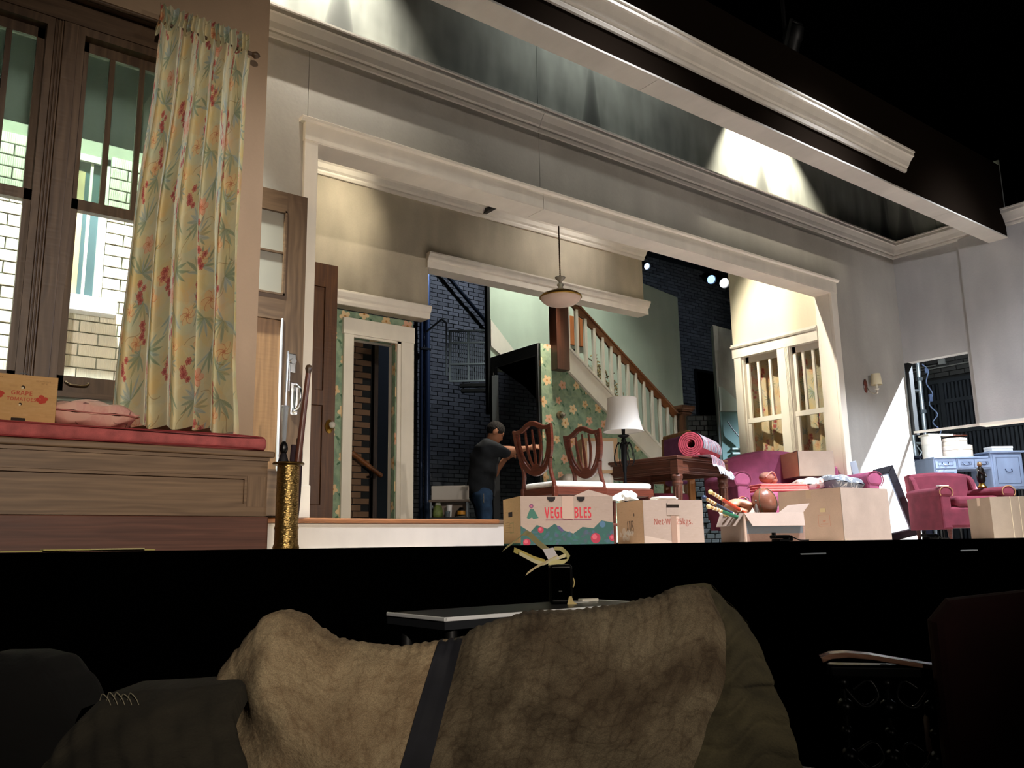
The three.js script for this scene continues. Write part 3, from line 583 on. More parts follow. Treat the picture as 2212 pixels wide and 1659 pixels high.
// cartons: the nearest bottom corner is the origin, one face runs along +x, the other along -z
function printed(w, h, mat, x, y, z, turn) { return new THREE.PlaneGeometry(w, h).rotateY(turn).translate(x, y, z); }
function carton(name, label, [x, y, z], deg, w, d, h, mat, o = {}) {
  const t = thing(name, label, 'box', [x, y, z], R(deg), o.group);
  const k = 0.006, body = (x0, x1, y0, y1, z0, z1) => b2(x0, x1, y0, y1, z0, z1);
  mesh('front_panel', body(0, w, 0, h, -k, 0), mat, t);
  mesh('side_panel', body(0, k, 0, h, -d, -k), o.sideMat || mat, t);
  mesh('side_panel', body(w - k, w, 0, h, -d, -k), mat, t);
  mesh('back_panel', body(k, w - k, 0, h, -d, -d + k), mat, t);
  mesh('bottom', body(k, w - k, 0, k, -d + k, -k), mat, t);
  if (o.open) {
    const fl = (len, wid, axis, px, pz, a, skew = 0) => { const g = ext([[0, 0], [len, 0], [len - 0.03 - skew, wid], [0.03 + skew, wid]], 0.004); if (axis === 'z') g.rotateX(a).translate(px, h, pz); else g.rotateY(Math.PI / 2).rotateX(0).applyMatrix4(new THREE.Matrix4()).translate(0, 0, 0), g.applyQuaternion(new THREE.Quaternion().setFromAxisAngle(V(0, 0, 1), a)).translate(px, h, pz); return g; };
    mesh('flap', fl(w, o.flap ?? d / 2, 'z', 0, 0, R(o.front ?? 130)), mat, t);
    mesh('flap', fl(w, o.flap ?? d / 2, 'z', 0, -d, R(o.back ?? -40)), mat, t);
    mesh('flap', fl(d, o.flap ?? d / 2, 'x', 0.003, 0, R(o.left ?? 120)), mat, t);
    mesh('flap', fl(d, o.flap ?? d / 2, 'x', w - 0.003, 0, R(o.right ?? -60)), mat, t);
  } else {
    mesh('top_flap', body(k, w - k, h - k, h, -d / 2 + 0.002, -k), mat, t);
    mesh('top_flap', body(k, w - k, h - k, h, -d + k, -d / 2 - 0.002), mat, t);
    if (o.tape) mesh('tape', [b2(-0.0008, w + 0.0008, h, h + 0.0008, -d / 2 - 0.025, -d / 2 + 0.025), b2(-0.0012, 0, h - 0.07, h + 0.0008, -d / 2 - 0.025, -d / 2 + 0.025)], o.tape, t);
  }
  return t;
}
function faceTexture(w, h, base, paint, px = 640) { return (() => { const c = document.createElement('canvas'); c.width = px; c.height = Math.round(px * h / w); const g = c.getContext('2d'); g.fillStyle = base; g.fillRect(0, 0, c.width, c.height); for (let k = 0; k < 500; k++) { g.fillStyle = `rgba(${rnd() < 0.5 ? '255,235,205' : '90,60,35'},0.035)`; g.fillRect(rnd() * c.width, rnd() * c.height, 4 + rnd() * 60, 2 + rnd() * 12); } paint(g, c.width, c.height); const t = new THREE.CanvasTexture(c); t.colorSpace = THREE.SRGBColorSpace; return t; })(); }
const print = (tex) => std({ map: tex, roughness: 0.88 });
const lifted = (g, d) => g.translate(...d);
{
  const W = 0.50, H = 0.186;
  const tex = faceTexture(W, H, '#c69a63', (g, w, h) => {
    g.fillStyle = '#b9553c'; g.textAlign = 'center'; g.font = 'bold 31px sans-serif'; g.fillText('GRAPE', w * 0.755, h * 0.43); g.font = 'bold 25px sans-serif'; g.fillText('TOMATOES', w * 0.757, h * 0.56);
    const cluster = (x, y) => { g.fillStyle = '#b8402f'; for (const [dx, dy, r] of [[-12, 5, 14], [9, 9, 14], [0, -10, 13], [19, -2, 11], [-2, 15, 12]]) { g.beginPath(); g.ellipse(x + dx, y + dy, r, r * 0.85, 0.4, 0, 7); g.fill(); } g.fillStyle = '#c65a45'; g.beginPath(); g.arc(x - 6, y, 4, 0, 7); g.fill(); };
    cluster(w * 0.59, h * 0.43); cluster(w * 0.895, h * 0.49);
    g.fillStyle = 'rgba(120,84,44,0.9)'; g.font = '9px sans-serif'; g.fillText('FRESH PRODUCE', w * 0.90, h * 0.12); g.fillText('NET WT', w * 0.91, h * 0.165); g.fillText('PACK', w * 0.60, h * 0.08);
    for (const [x, y, r] of [[0.76, 0.26, 9], [0.75, 0.63, 7]]) { g.fillStyle = '#22120a'; g.beginPath(); g.arc(w * x, h * y, r, 0, 7); g.fill(); g.fillStyle = '#d8c7a4'; g.beginPath(); g.arc(w * x - 2, h * y + 3, r * 0.7, 0, 7); g.fill(); }
  });
  const k = card('#b98f5e', 61);
  const t = carton('tomato_carton', 'tan produce carton printed with tomatoes standing on the red seat cushion', [0.115, F + 0.509, -3.79], -1, W, 0.2, H, k);
  mesh('printed_face', new THREE.PlaneGeometry(W - 0.004, H - 0.004).translate(W / 2, H / 2, 0.0008), print(tex), t, true);
  mesh('hand_slot', rb(0.05, 0.014, 0.004, 0.004, 0.372, 0.008, 0.0005), std({ color: 0x2a1a0e }), t);
  mesh('wire_handle', tube([[0.36, H, -0.05], [0.366, H + 0.012, -0.05], [0.38, H + 0.016, -0.05], [0.398, H + 0.012, -0.05], [0.402, H, -0.05]], 0.0014, 24, 5), M.steel, t);
}
// floral curtain
const floral = drawn(1024, 1024, [0.85, 0.85], (g, w, h) => {
  g.fillStyle = '#cdc6a9'; g.fillRect(0, 0, w, h);
  for (let k = 0; k < 260; k++) { g.fillStyle = `rgba(${['214,196,130', '226,220,184', '190,200,178', '222,180,120'][k % 4]},0.22)`; g.beginPath(); g.ellipse(rnd() * w, rnd() * h, 30 + rnd() * 90, 20 + rnd() * 60, rnd() * 3, 0, 7); g.fill(); }
  const wrap = (x, y, f) => { for (const ox of [-w, 0, w]) for (const oy of [-h, 0, h]) if (x + ox > -190 && x + ox < w + 190 && y + oy > -190 && y + oy < h + 190) { g.save(); g.translate(x + ox, y + oy); f(); g.restore(); } };
  const leaf = (x, y, a, L, W, c) => wrap(x, y, () => { g.rotate(a); g.fillStyle = c; g.beginPath(); g.moveTo(0, 0); g.quadraticCurveTo(L * 0.45, -W, L, 0); g.quadraticCurveTo(L * 0.45, W, 0, 0); g.fill(); g.strokeStyle = 'rgba(60,80,74,0.35)'; g.lineWidth = 2; g.beginPath(); g.moveTo(4, 0); g.lineTo(L * 0.9, 0); g.stroke(); });
  g.globalAlpha = 0.72;
  const sprays = []; for (let k = 0; k < 15; k++) sprays.push([(k % 4) * 256 + 60 + rnd() * 130, Math.floor(k / 4) * 256 + 50 + rnd() * 150, rnd() * 6]);
  for (const [x, y, a] of sprays) { for (let q = 0; q < 9; q++) { const b = a + (q - 4) * 0.42; leaf(x, y, b, 92 + rnd() * 66, 15 + rnd() * 9, ['#93a38f', '#9fb0ac', '#a9b8bc', '#aeab86', '#87987f'][Math.floor(rnd() * 5)]); } }
  g.strokeStyle = 'rgba(128,96,62,0.55)'; g.lineWidth = 5;
  for (let k = 0; k < 16; k++) { const x = rnd() * w, y = rnd() * h, a = rnd() * 6; wrap(x, y, () => { g.rotate(a); g.beginPath(); g.moveTo(0, 0); g.bezierCurveTo(50, -50, 90, 50, 160, 8); g.stroke(); }); }
  const bloom = (x, y, r, c, d) => wrap(x, y, () => { g.fillStyle = c; for (let q = 0; q < 6; q++) { const a = q * 1.05; g.beginPath(); g.ellipse(Math.cos(a) * r * 0.5, Math.sin(a) * r * 0.5, r * 0.5, r * 0.36, a, 0, 7); g.fill(); } g.strokeStyle = d; g.lineWidth = 4; for (let q = 0; q < 6; q++) { const a = q * 1.05; g.beginPath(); g.ellipse(Math.cos(a) * r * 0.5, Math.sin(a) * r * 0.5, r * 0.46, r * 0.32, a, 0.3, 4.2); g.stroke(); } g.fillStyle = d; g.beginPath(); g.arc(0, 0, r * 0.18, 0, 7); g.fill(); });
  for (let k = 0; k < 13; k++) { const x = (k % 4) * 256 + rnd() * 220, y = Math.floor(k / 4) * 256 + rnd() * 230; bloom(x, y, 50 + rnd() * 20, ['#e0b98c', '#dfa98f', '#e6c795'][k % 3], '#c47f5f'); }
  for (let k = 0; k < 11; k++) { const x = (k % 3) * 340 + rnd() * 300, y = Math.floor(k / 3) * 256 + rnd() * 230; for (let q = 0; q < 4; q++) bloom(x + rnd() * 80 - 40, y + q * 34 - 50, 19 + rnd() * 11, ['#c4655c', '#d08478', '#b8565a'][q % 3], '#9a4448'); }
});
M.floral = phys({ map: floral, roughness: 0.85, sheen: 0.3, side: THREE.DoubleSide });
function drape(xl, xr, yTop, yBot, z, folds, deepTop, deepBot, phase, cloth, nu = 220, nv = 46) {
  const path = (u) => { const q = u + 0.018 * Math.sin(u * 19 + phase) ; return q * folds * Math.PI * 2 + phase; };
  return surface(nu, nv, (u, v) => {
    const d = lerp(deepTop, deepBot, smooth(v * 1.3)), p = path(u), sharp = Math.sin(p) + 0.28 * Math.sin(2 * p + 0.7) + 0.25 * Math.sin(p * 0.5 + 2) * v;
    const swing = 0.012 * Math.sin(v * 5 + u * 7) * v;
    return [lerp(xl(v), xr(v), u) + swing + d * 0.30 * Math.cos(p) * 0.5, lerp(yTop(u), yBot(u), v), z + d * sharp];
  }, (u, v) => [u * cloth, (1 - v) * (yTop(0) - yBot(0))]);
}
{
  const t = thing('floral_curtain', 'long pleated cream curtain with a red and green floral print beside the bay window', 'curtain', [0, F, 0]);
  const xl = (v) => along([[0, 0.955], [0.12, 0.945], [0.5, 0.89], [1, 0.868]], v), xr = (v) => along([[0, 1.415], [0.1, 1.40], [0.5, 1.395], [0.8, 1.42], [1, 1.45]], v);
  mesh('cloth', drape(xl, xr, () => 2.52, (u) => 0.555 - 0.006 * Math.sin(u * 9), -3.985, 5.6, 0.032, 0.070, 1.1, 2.1), M.floral, t, true);
  mesh('heading', drape((v) => 0.962 - v * 0.004, (v) => 1.412, () => 2.665, () => 2.50, -4.04, 17, 0.012, 0.02, 0.4, 1.5, 260, 8), M.floral, t, true);
}
{
  const t = thing('curtain_rod', 'dark wooden curtain rod above the bay window, holding the floral curtain', 'curtain rod', [0, F, -4.065]);
  mesh('rod', bar([-0.6, 2.575, 0], [1.44, 2.575, 0], 0.011), M.doorWoodFlat, t);
  mesh('finial', lathe([[0, 0], [0.012, 0.004], [0.02, 0.022], [0.012, 0.04], [0, 0.048]], 14).rotateZ(-Math.PI / 2).translate(1.44, 2.575, 0), M.doorWoodFlat, t);
  for (const x of [1.41, -0.19]) mesh('bracket', b2(x - 0.01, x + 0.01, 2.55, 2.60, -0.085, -0.008), M.doorWoodFlat, t);
}
// umbrella stand and what stands in it
{
  const emb = noiseTexture(128, [0.10, 0.10], (u, v) => { const a = 0.5 + 0.5 * Math.sin(u * 6.283 * 4 + 3 * Math.sin(v * 6.283 * 3)) * Math.sin(v * 6.283 * 5), b = fbm(u, v, 10, 9, 3); return 0.35 * a + 0.8 * b * b; }, false);
  const gold = std({ color: 0x9c8250, metalness: 1, roughness: 0.36, bumpMap: emb, bumpScale: 0.0035 });
  const t = thing('umbrella_stand', 'tall embossed brass umbrella stand at the end of the window seat', 'umbrella stand', [1.545, F, -3.655]);
  mesh('body', lathe([[0, 0.0], [0.056, 0], [0.058, 0.012], [0.052, 0.03], [0.051, 0.09], [0.053, 0.094], [0.053, 0.10], [0.050, 0.105], [0.049, 0.375], [0.047, 0.375], [0.046, 0.02], [0, 0.018]], 36), gold, t);
  mesh('rim', lathe([[0.047, 0.372], [0.068, 0.376], [0.071, 0.381], [0.068, 0.386], [0.047, 0.385]], 36), std({ color: 0x6b5128, metalness: 0.9, roughness: 0.35 }), t);
}
{
  const t = thing('walking_stick', 'brown wooden walking stick leaning in the brass umbrella stand', 'walking stick', [1.556, F + 0.05, -3.65]);
  t.rotation.z = R(-5.2);
  mesh('shaft', bar([0, 0, 0], [0, 0.77, 0], 0.019, 0.012, 14), wd(turned(woodTexture('#7c4a38', '#4c2820', 47)), { roughness: 0.35 }), t);
  mesh('knob', lathe([[0.0, 0.80], [0.012, 0.795], [0.017, 0.78], [0.013, 0.765], [0.012, 0.755]], 14), M.doorWoodFlat, t);
}
{
  const t = thing('glass_handled_umbrella', 'furled umbrella with a pale glassy shaft and flared grip in the brass stand', 'umbrella', [1.522, F + 0.06, -3.66]);
  const clear = phys({ color: 0xf2f6fa, transmission: 0.75, roughness: 0.06, ior: 1.45, thickness: 0.02 });
  mesh('shaft', bar([0, 0.30, 0], [0.006, 0.84, -0.004], 0.0055), std({ color: 0xdfe6ee, roughness: 0.15, metalness: 0.4 }), t);
  mesh('grip', lathe([[0.008, 0.42], [0.010, 0.44], [0.013, 0.52], [0.017, 0.572], [0.021, 0.578], [0.018, 0.584], [0.012, 0.582]], 20), clear, t);
  mesh('collar', lathe([[0, 0.36], [0.012, 0.365], [0.019, 0.385], [0.017, 0.405], [0.009, 0.42], [0, 0.424]], 18), M.blackGloss, t);
  mesh('folded_cloth', lathe([[0, 0], [0.014, 0.02], [0.022, 0.2], [0.024, 0.33], [0.012, 0.37], [0, 0.372]], 10), std({ color: 0x141018, roughness: 0.7 }), t);
}
{
  const t = thing('crook_umbrella', 'black umbrella with a curved crook handle behind the window seat end', 'umbrella', [1.475, F + 0.04, -3.62 - 0.62]);
  mesh('shaft', bar([0, 0, 0], [0.0, 0.80, 0], 0.008), M.blackGloss, t);
  mesh('crook', tube([[0.0, 0.78, 0], [0.002, 0.85, 0.0], [0.022, 0.885, 0.004], [0.055, 0.88, 0.008], [0.078, 0.845, 0.01], [0.083, 0.80, 0.01]], 0.0095, 30, 10), std({ color: 0x3a3436, roughness: 0.25, metalness: 0.5 }), t);
  mesh('folded_cloth', lathe([[0, 0.02], [0.02, 0.05], [0.03, 0.4], [0.03, 0.55], [0.012, 0.62]], 10), M.black2, t);
}
{
  const t = thing('dark_umbrella', 'plum cloth umbrella bunched in the brass umbrella stand behind the walking stick', 'umbrella', [1.578, F + 0.05, -3.672]);
  mesh('folded_cloth', surface(24, 10, (u, v) => { const a = u * Math.PI * 2, r = lerp(0.016, 0.026, Math.sin(v * 2.2)) * (1 + 0.35 * Math.sin(a * 4 + v * 2)); return [Math.cos(a) * r * 0.9 + v * 0.012, v * 0.42, Math.sin(a) * r]; }), std({ color: 0x2a1420, roughness: 0.8, side: THREE.DoubleSide }), t);
  mesh('tip', bar([0.012, 0.41, 0], [0.014, 0.45, 0], 0.005), M.blackGloss, t);
}

// ================================================================== THINGS, middle and right: the furniture
function ringShape(pts, inset) { return new THREE.Shape(pts.map((p) => new THREE.Vector2(...p))); }
function shieldChair(label, at, turn) {                 // front faces +z
  const t = thing('dining_chair', label, 'chair', at, turn, undefined);
  const m = M.mahogany;
  const half = [[0, 0.955], [0.05, 0.948], [0.105, 0.925], [0.16, 0.905], [0.215, 0.902], [0.246, 0.908], [0.245, 0.86], [0.238, 0.79], [0.218, 0.71], [0.18, 0.635], [0.12, 0.575], [0.06, 0.547], [0, 0.538]];
  const full = [...half, ...half.slice(1, -1).reverse().map(([x, y]) => [-x, y])];
  const curve = (k) => { const c = new THREE.CatmullRomCurve3(full.map(([x, y]) => V(x * k[0], (y - 0.745) * k[1] + 0.745, 0)), true, 'catmullrom', 0.3); return c.getPoints(110).map((p) => [p.x, p.y]); };
  const shape = outline(curve([1, 1])); shape.holes.push(new THREE.Path(curve([0.845, 0.845]).map((p) => new THREE.Vector2(...p))));
  const tilt = (g) => g.translate(0, -0.46, 0).rotateX(R(-7)).translate(0, 0.46, -0.215);
  mesh('shield_frame', tilt(new THREE.ExtrudeGeometry(shape, { depth: 0.016, bevelEnabled: true, bevelThickness: 0.005, bevelSize: 0.005, bevelSegments: 2, curveSegments: 4 }).translate(0, 0, -0.008)), m, t);
  for (let k = -2; k <= 2; k++) {
    const a = k * 0.028, b = k * 0.088, top = 0.895 - Math.abs(k) * 0.009, c = new THREE.CatmullRomCurve3([V(a, 0.585, 0), V(a + (b - a) * 0.55 + k * 0.012, 0.68, 0), V(b + k * 0.004, 0.79, 0), V(b, top, 0)]), pts = c.getPoints(16), L = [], Rr = [];
    pts.forEach((p, i) => { const q = i / 16, wd2 = 0.0065 + 0.0075 * Math.pow(Math.sin(Math.PI * Math.min(1, q * 0.75 + 0.18)), 2) ; L.push([p.x - wd2, p.y]); Rr.unshift([p.x + wd2, p.y]); });
    mesh('splat', tilt(ext([...L, ...Rr], 0.013, 0.002)), m, t);
  }
  mesh('splat_boss', tilt(new THREE.CylinderGeometry(0.072, 0.072, 0.018, 24, 1, false, -Math.PI / 2, Math.PI).rotateX(-Math.PI / 2).rotateZ(0).translate(0, 0.556, 0)), m, t);
  for (const s of [-1, 1]) mesh('rear_leg', [tilt(new THREE.TubeGeometry(new THREE.CatmullRomCurve3([V(s * 0.196, 0.66, -0.004), V(s * 0.176, 0.60, 0), V(s * 0.176, 0.54, 0.002), V(s * 0.197, 0.47, 0), V(s * 0.203, 0.42, -0.004)]), 20, 0.0165, 8, false)), rb(0.034, 0.44, 0.036, 0.006, s * 0.203, 0.225, -0.215).applyMatrix4(new THREE.Matrix4().makeShear(0, 0, 0, 0, 0, 0))], m, t);
  for (const s of [-1, 1]) mesh('front_leg', [new THREE.CylinderGeometry(0.026, 0.016, 0.42, 4, 1).rotateY(Math.PI / 4).translate(s * 0.235, 0.21, 0.21), rb(0.044, 0.07, 0.044, 0.005, s * 0.235, 0.40, 0.21)], m, t);
  mesh('seat_rail', [ext([[-0.215, -0.225], [0.215, -0.225], [0.262, 0.235], [-0.262, 0.235]], 0.062, 0.006).rotateX(Math.PI / 2).translate(0, 0.408, 0)], m, t);
  mesh('stretcher', [bar([-0.2, 0.16, -0.2], [-0.23, 0.16, 0.2], 0.010), bar([0.2, 0.16, -0.2], [0.23, 0.16, 0.2], 0.010), bar([-0.215, 0.16, 0.0], [0.215, 0.16, 0.0], 0.010)], m, t);
  mesh('seat', [ext([[-0.195, -0.2], [0.195, -0.2], [0.245, 0.225], [-0.245, 0.225]], 0.05, 0.018, 3).rotateX(Math.PI / 2).translate(0, 0.462, 0)], std({ map: clothTexture('#efe9da', 0.06, 51, 0.3), roughness: 0.9 }), t);
  return t;
}
shieldChair('mahogany shield-back dining chair with a white seat, the one nearer the man', [4.40, F, -5.10], R(87));
shieldChair('mahogany shield-back dining chair with a white seat, the one nearer the lamp', [4.93, F, -5.10], R(84));

// produce carton in front of the chairs
{
  const W = 0.50, D = 0.33, H = 0.25, base = '#a8917f';
  const front = faceTexture(W, H, base, (g, w, h) => {
    g.fillStyle = '#c23038'; g.font = 'bold 160px sans-serif'; g.textAlign = 'left'; g.save(); g.translate(w * 0.255, h * 0.445); g.scale(522 / g.measureText('VEGETABLES').width, 1); g.fillText('VEGETABLES', 0, 0); g.restore();
    g.fillStyle = '#75304a'; g.fillRect(w * 0.265, h * 0.475, w * 0.495, 8);
    g.fillStyle = '#7b4b60'; g.beginPath(); g.arc(w * 0.115, h * 0.20, 24, 0, 7); g.fill(); g.fillStyle = '#b45d6f'; g.beginPath(); g.arc(w * 0.115, h * 0.20, 10, 0, 7); g.fill();
    g.fillStyle = '#3f6a57'; g.beginPath(); g.moveTo(w * 0.10, h * 0.26); g.lineTo(w * 0.14, h * 0.26); g.lineTo(w * 0.19, h * 0.44); g.lineTo(w * 0.135, h * 0.46); g.lineTo(w * 0.12, h * 0.43); g.lineTo(w * 0.08, h * 0.46); g.lineTo(w * 0.065, h * 0.43); g.closePath(); g.fill();
    g.fillStyle = '#35594f'; g.beginPath(); g.moveTo(0, h); g.lineTo(0, h * 0.6); g.lineTo(w * 0.1, h * 0.72); g.lineTo(w * 0.17, h * 0.58); g.lineTo(w * 0.28, h * 0.66); g.lineTo(w * 0.36, h * 0.56); g.lineTo(w * 0.46, h * 0.70); g.lineTo(w * 0.56, h * 0.76); g.lineTo(w * 0.66, h * 0.63); g.lineTo(w * 0.78, h * 0.66); g.lineTo(w * 0.87, h * 0.50); g.lineTo(w, h * 0.55); g.lineTo(w, h); g.closePath(); g.fill();
    for (let k = 0; k < 70; k++) { g.fillStyle = ['rgba(74,92,112,0.5)', 'rgba(48,104,84,0.5)', 'rgba(96,70,98,0.4)'][k % 3]; g.beginPath(); g.ellipse(rnd() * w, h * (0.72 + rnd() * 0.3), 12 + rnd() * 26, 8 + rnd() * 14, rnd() * 3, 0, 7); g.fill(); }
    for (const [x, y, r] of [[0.21, 0.68, 32], [0.80, 0.86, 54], [0.985, 0.86, 36], [0.06, 0.93, 40]]) { g.fillStyle = '#a83243'; g.beginPath(); g.arc(w * x, h * y, r, 0, 7); g.fill(); g.fillStyle = '#c85a62'; g.beginPath(); g.arc(w * x - r * 0.2, h * y - r * 0.25, r * 0.5, 0, 7); g.fill(); }
    g.fillStyle = '#4f6b80'; g.beginPath(); g.arc(w * 0.88, h * 0.58, 34, 0, 7); g.fill(); g.fillStyle = '#5a4a6c'; g.beginPath(); g.ellipse(w * 0.42, h * 0.66, 44, 16, 0.7, 0, 7); g.fill(); g.fillStyle = '#111'; g.beginPath(); g.arc(w * 0.19, h * 0.92, 16, 0, 7); g.fill();
  }, 1024);
  const side = faceTexture(D, H, '#d3b07c', (g, w, h) => {
    g.fillStyle = 'rgba(150,112,70,0.55)'; g.font = '20px sans-serif'; g.fillText('PRODUCT OF', w * 0.1, h * 0.3); for (let k = 0; k < 5; k++) g.fillRect(w * 0.12, h * (0.5 + k * 0.05), w * (0.2 + rnd() * 0.2), 5); g.strokeStyle = 'rgba(120,140,80,0.7)'; g.lineWidth = 5; g.strokeRect(w * 0.40, h * 0.52, w * 0.22, h * 0.2);
    g.fillStyle = '#2c6a62'; g.fillRect(0, h * 0.94, w, h * 0.06);
  });
  const k = card('#a8917f', 62);
  const t = carton('vegetable_carton', 'printed vegetable carton with tape over its red lettering, standing before the chairs', [2.683, F, -3.428], -22, W, D, H, k, { sideMat: card('#d3b07c', 63) });
  mesh('printed_face', new THREE.PlaneGeometry(W - 0.002, H - 0.002).translate(W / 2, H / 2, 0.0008), print(front), t, true);
  mesh('printed_face', new THREE.PlaneGeometry(D - 0.002, H - 0.002).rotateY(-Math.PI / 2).translate(-0.0008, H / 2, -D / 2), print(side), t, true);
  mesh('packing_tape', [b2(0.222, 0.284, H * 0.555, H + 0.001, 0.0012, 0.002), b2(0.222, 0.284, H, H + 0.001, -0.12, 0.002), ext([[0.222, H * 0.555], [0.284, H * 0.555], [0.284, H * 0.52], [0.26, H * 0.54], [0.245, H * 0.525]], 0.0008).translate(0, 0, 0.0016)], phys({ color: 0xbfa08c, roughness: 0.3 }), t);
  const hole = std({ color: 0x1a100a, roughness: 0.9 });
  for (const x of [0.165, 0.325]) mesh('vent_hole', ext([[-0.022, 0], [0.022, 0], [0.021, -0.012], [0.012, -0.022], [0, -0.025], [-0.012, -0.022], [-0.021, -0.012]], 0.002).translate(x, H - 0.004, 0.001), hole, t);
  mesh('hand_hole', rb(0.002, 0.026, 0.075, 0.01, -0.0012, 0.165, -0.185, 2), hole, t);
  mesh('lifted_flap', [ext([[0.29, 0], [0.5, 0], [0.375, 0.034]], 0.004).rotateX(R(-8)).translate(0, H, -0.012)], k, t);
}
{
  const W = 0.44, D = 0.36, H = 0.28;
  const front = faceTexture(W, H, '#a68f7d', (g, w, h) => { g.fillStyle = '#8c4a3a'; g.font = 'bold 100px sans-serif'; g.textAlign = 'left'; g.save(); g.translate(w * 0.16, h * 0.56); g.scale(0.66 * w / g.measureText('Net-Wt. 25kgs.').width, 1); g.fillText('Net-Wt. 25kgs.', 0, 0); g.restore(); g.fillStyle = 'rgba(226,190,164,0.5)'; g.fillRect(w * 0.50, h * 0.2, w * 0.09, h * 0.8); g.fillStyle = 'rgba(240,214,190,0.28)'; g.beginPath(); g.moveTo(0, h * 0.8); g.lineTo(w * 0.5, h * 0.95); g.lineTo(w * 0.5, h); g.lineTo(0, h); g.fill(); }, 800);
  const side = faceTexture(D, H, '#d2ab86', (g, w, h) => { g.fillStyle = '#6b5340'; g.font = 'bold 200px serif'; g.textAlign = 'left'; g.save(); g.translate(w * 0.36, h * 0.74); g.scale(0.28 * w / g.measureText('AMS').width, 1); g.fillText('AMS', 0, 0); g.restore(); g.fillStyle = '#3c2c20'; g.beginPath(); g.ellipse(w * 0.66, h * 0.32, 10, 20, 0, 0, 7); g.fill(); g.fillStyle = 'rgba(236,226,214,0.55)'; for (let k = 0; k < 20; k++) { g.beginPath(); g.arc(w * (0.1 + rnd() * 0.5), h * (0.68 + rnd() * 0.2), 10 + rnd() * 34, 0, 7); g.fill(); } });
  const k = card('#a68f7d', 64);
  const t = carton('weight_carton', 'tan carton marked with its weight in red, standing right of the vegetable carton', [4.0, F, -3.846], -17, W, D, H, k, { sideMat: card('#d2ab86', 65) });
  mesh('printed_face', new THREE.PlaneGeometry(W - 0.002, H - 0.002).translate(W / 2, H / 2, 0.0008), print(front), t, true);
  mesh('printed_face', new THREE.PlaneGeometry(D - 0.002, H - 0.002).rotateY(-Math.PI / 2).translate(-0.0008, H / 2, -D / 2), print(side), t, true);
  mesh('hand_hole', ext([[-0.046, 0], [0.046, 0], [0.046, 0.022], [0.0, 0.036], [-0.046, 0.028]], 0.002).translate(0.215, H - 0.05, 0.0012), std({ color: 0x2a1b12 }), t);
  mesh('hand_hole_tab', [b2(0.169, 0.261, H - 0.098, H - 0.05, 0.0016, 0.003), ext([[0.17, H - 0.03], [0.262, H - 0.03], [0.24, H - 0.012], [0.185, H - 0.006]], 0.004).translate(0, 0, 0.006)], k, t);
  mesh('tape', [b2(0.198, 0.238, 0, H - 0.1, 0.0022, 0.003)], phys({ color: 0xd8b49a, roughness: 0.22, transmission: 0.6 }), t);
}
// open carton with sports gear
const openAt = [4.678, F, -3.59], openTurn = -20;
{
  const k = card('#8f7b6c', 66), W = 0.46, D = 0.30, H = 0.195;
  const t = carton('open_carton', 'open brown carton with flaps folded out, holding croquet mallets and leather gear', openAt, openTurn, W, D, H, k, { open: true, flap: 0.10, front: 152, back: -62, left: 148, right: -52 });
  const band = faceTexture(W, H, '#957564', (g, w, h) => { g.fillStyle = 'rgba(90,104,112,0.75)'; g.fillRect(w * 0.03, h * 0.28, w * 0.94, h * 0.42); g.fillStyle = 'rgba(120,100,90,0.4)'; for (let q = 0; q < 90; q++) g.fillRect(rnd() * w, h * (0.26 + rnd() * 0.46), 6 + rnd() * 50, 3); });
  mesh('printed_face', new THREE.PlaneGeometry(W - 0.002, H - 0.002).translate(W / 2, H / 2, 0.0008), print(band), t, true);
  mesh('corner_tape', [b2(-0.001, 0.012, 0, H, -0.0005, 0.0014), b2(-0.0014, 0.0005, 0, H, -0.012, 0.0014)], std({ color: 0xcdb09a, roughness: 0.5 }), t);
}
const inOpen = (x, y, z) => { const a = R(openTurn); return [openAt[0] + x * Math.cos(a) + z * Math.sin(a), F + y, openAt[2] - x * Math.sin(a) + z * Math.cos(a)]; };
function mallet(label, tip, foot, color, knob) {
  const a = V(...tip), b = V(...foot), L = a.distanceTo(b), t = thing('croquet_mallet', label, 'croquet mallet', foot);
  t.quaternion.setFromUnitVectors(V(0, 1, 0), a.clone().sub(b).normalize());
  mesh('shaft', bar([0, 0, 0], [0, L * 0.97, 0], 0.0105, 0.0105, 14), wd(turned(woodTexture('#c79a62', '#a87843', 71))), t);
  mesh('painted_band', [cyl(0.0118, 0.0118, L * 0.44, 0, L * 0.585, 0, 16)], std({ color, roughness: 0.3 }), t);
  for (const q of [0.835, 0.872, 0.909]) mesh('white_ring', cyl(0.0128, 0.0128, 0.008, 0, L * q, 0, 16), std({ color: 0xe9dcb4, roughness: 0.4 }), t);
  for (const q of [0.56, 0.40]) mesh('white_ring', cyl(0.0125, 0.0125, 0.008, 0, L * q, 0, 16), std({ color: 0xe9dcb4, roughness: 0.4 }), t);
  mesh('end_knob', [ball(0.0165, 0, L * 0.965, 0, 14)], std({ color: knob, roughness: 0.35 }), t);
}
mallet('croquet mallet with a red painted handle, topmost of those in the open carton', [4.452, 0.338, -3.69], inOpen(0.34, 0.05, -0.11), 0xb33a1e, 0xe8d98a);
mallet('croquet mallet with a green painted handle in the open carton', [4.452, 0.242, -3.715], inOpen(0.36, 0.045, -0.07), 0x1f5a3c, 0xe8cf8f);
mallet('croquet mallet with a dark blue grip end in the open carton', [4.44, 0.302, -3.735], inOpen(0.30, 0.05, -0.16), 0x39424f, 0x2f3d55);
mallet('croquet mallet with a yellow painted handle in the open carton', inOpen(-0.05, 0.20, -0.17), inOpen(0.36, 0.05, -0.135), 0xd9a125, 0xd9c07a);
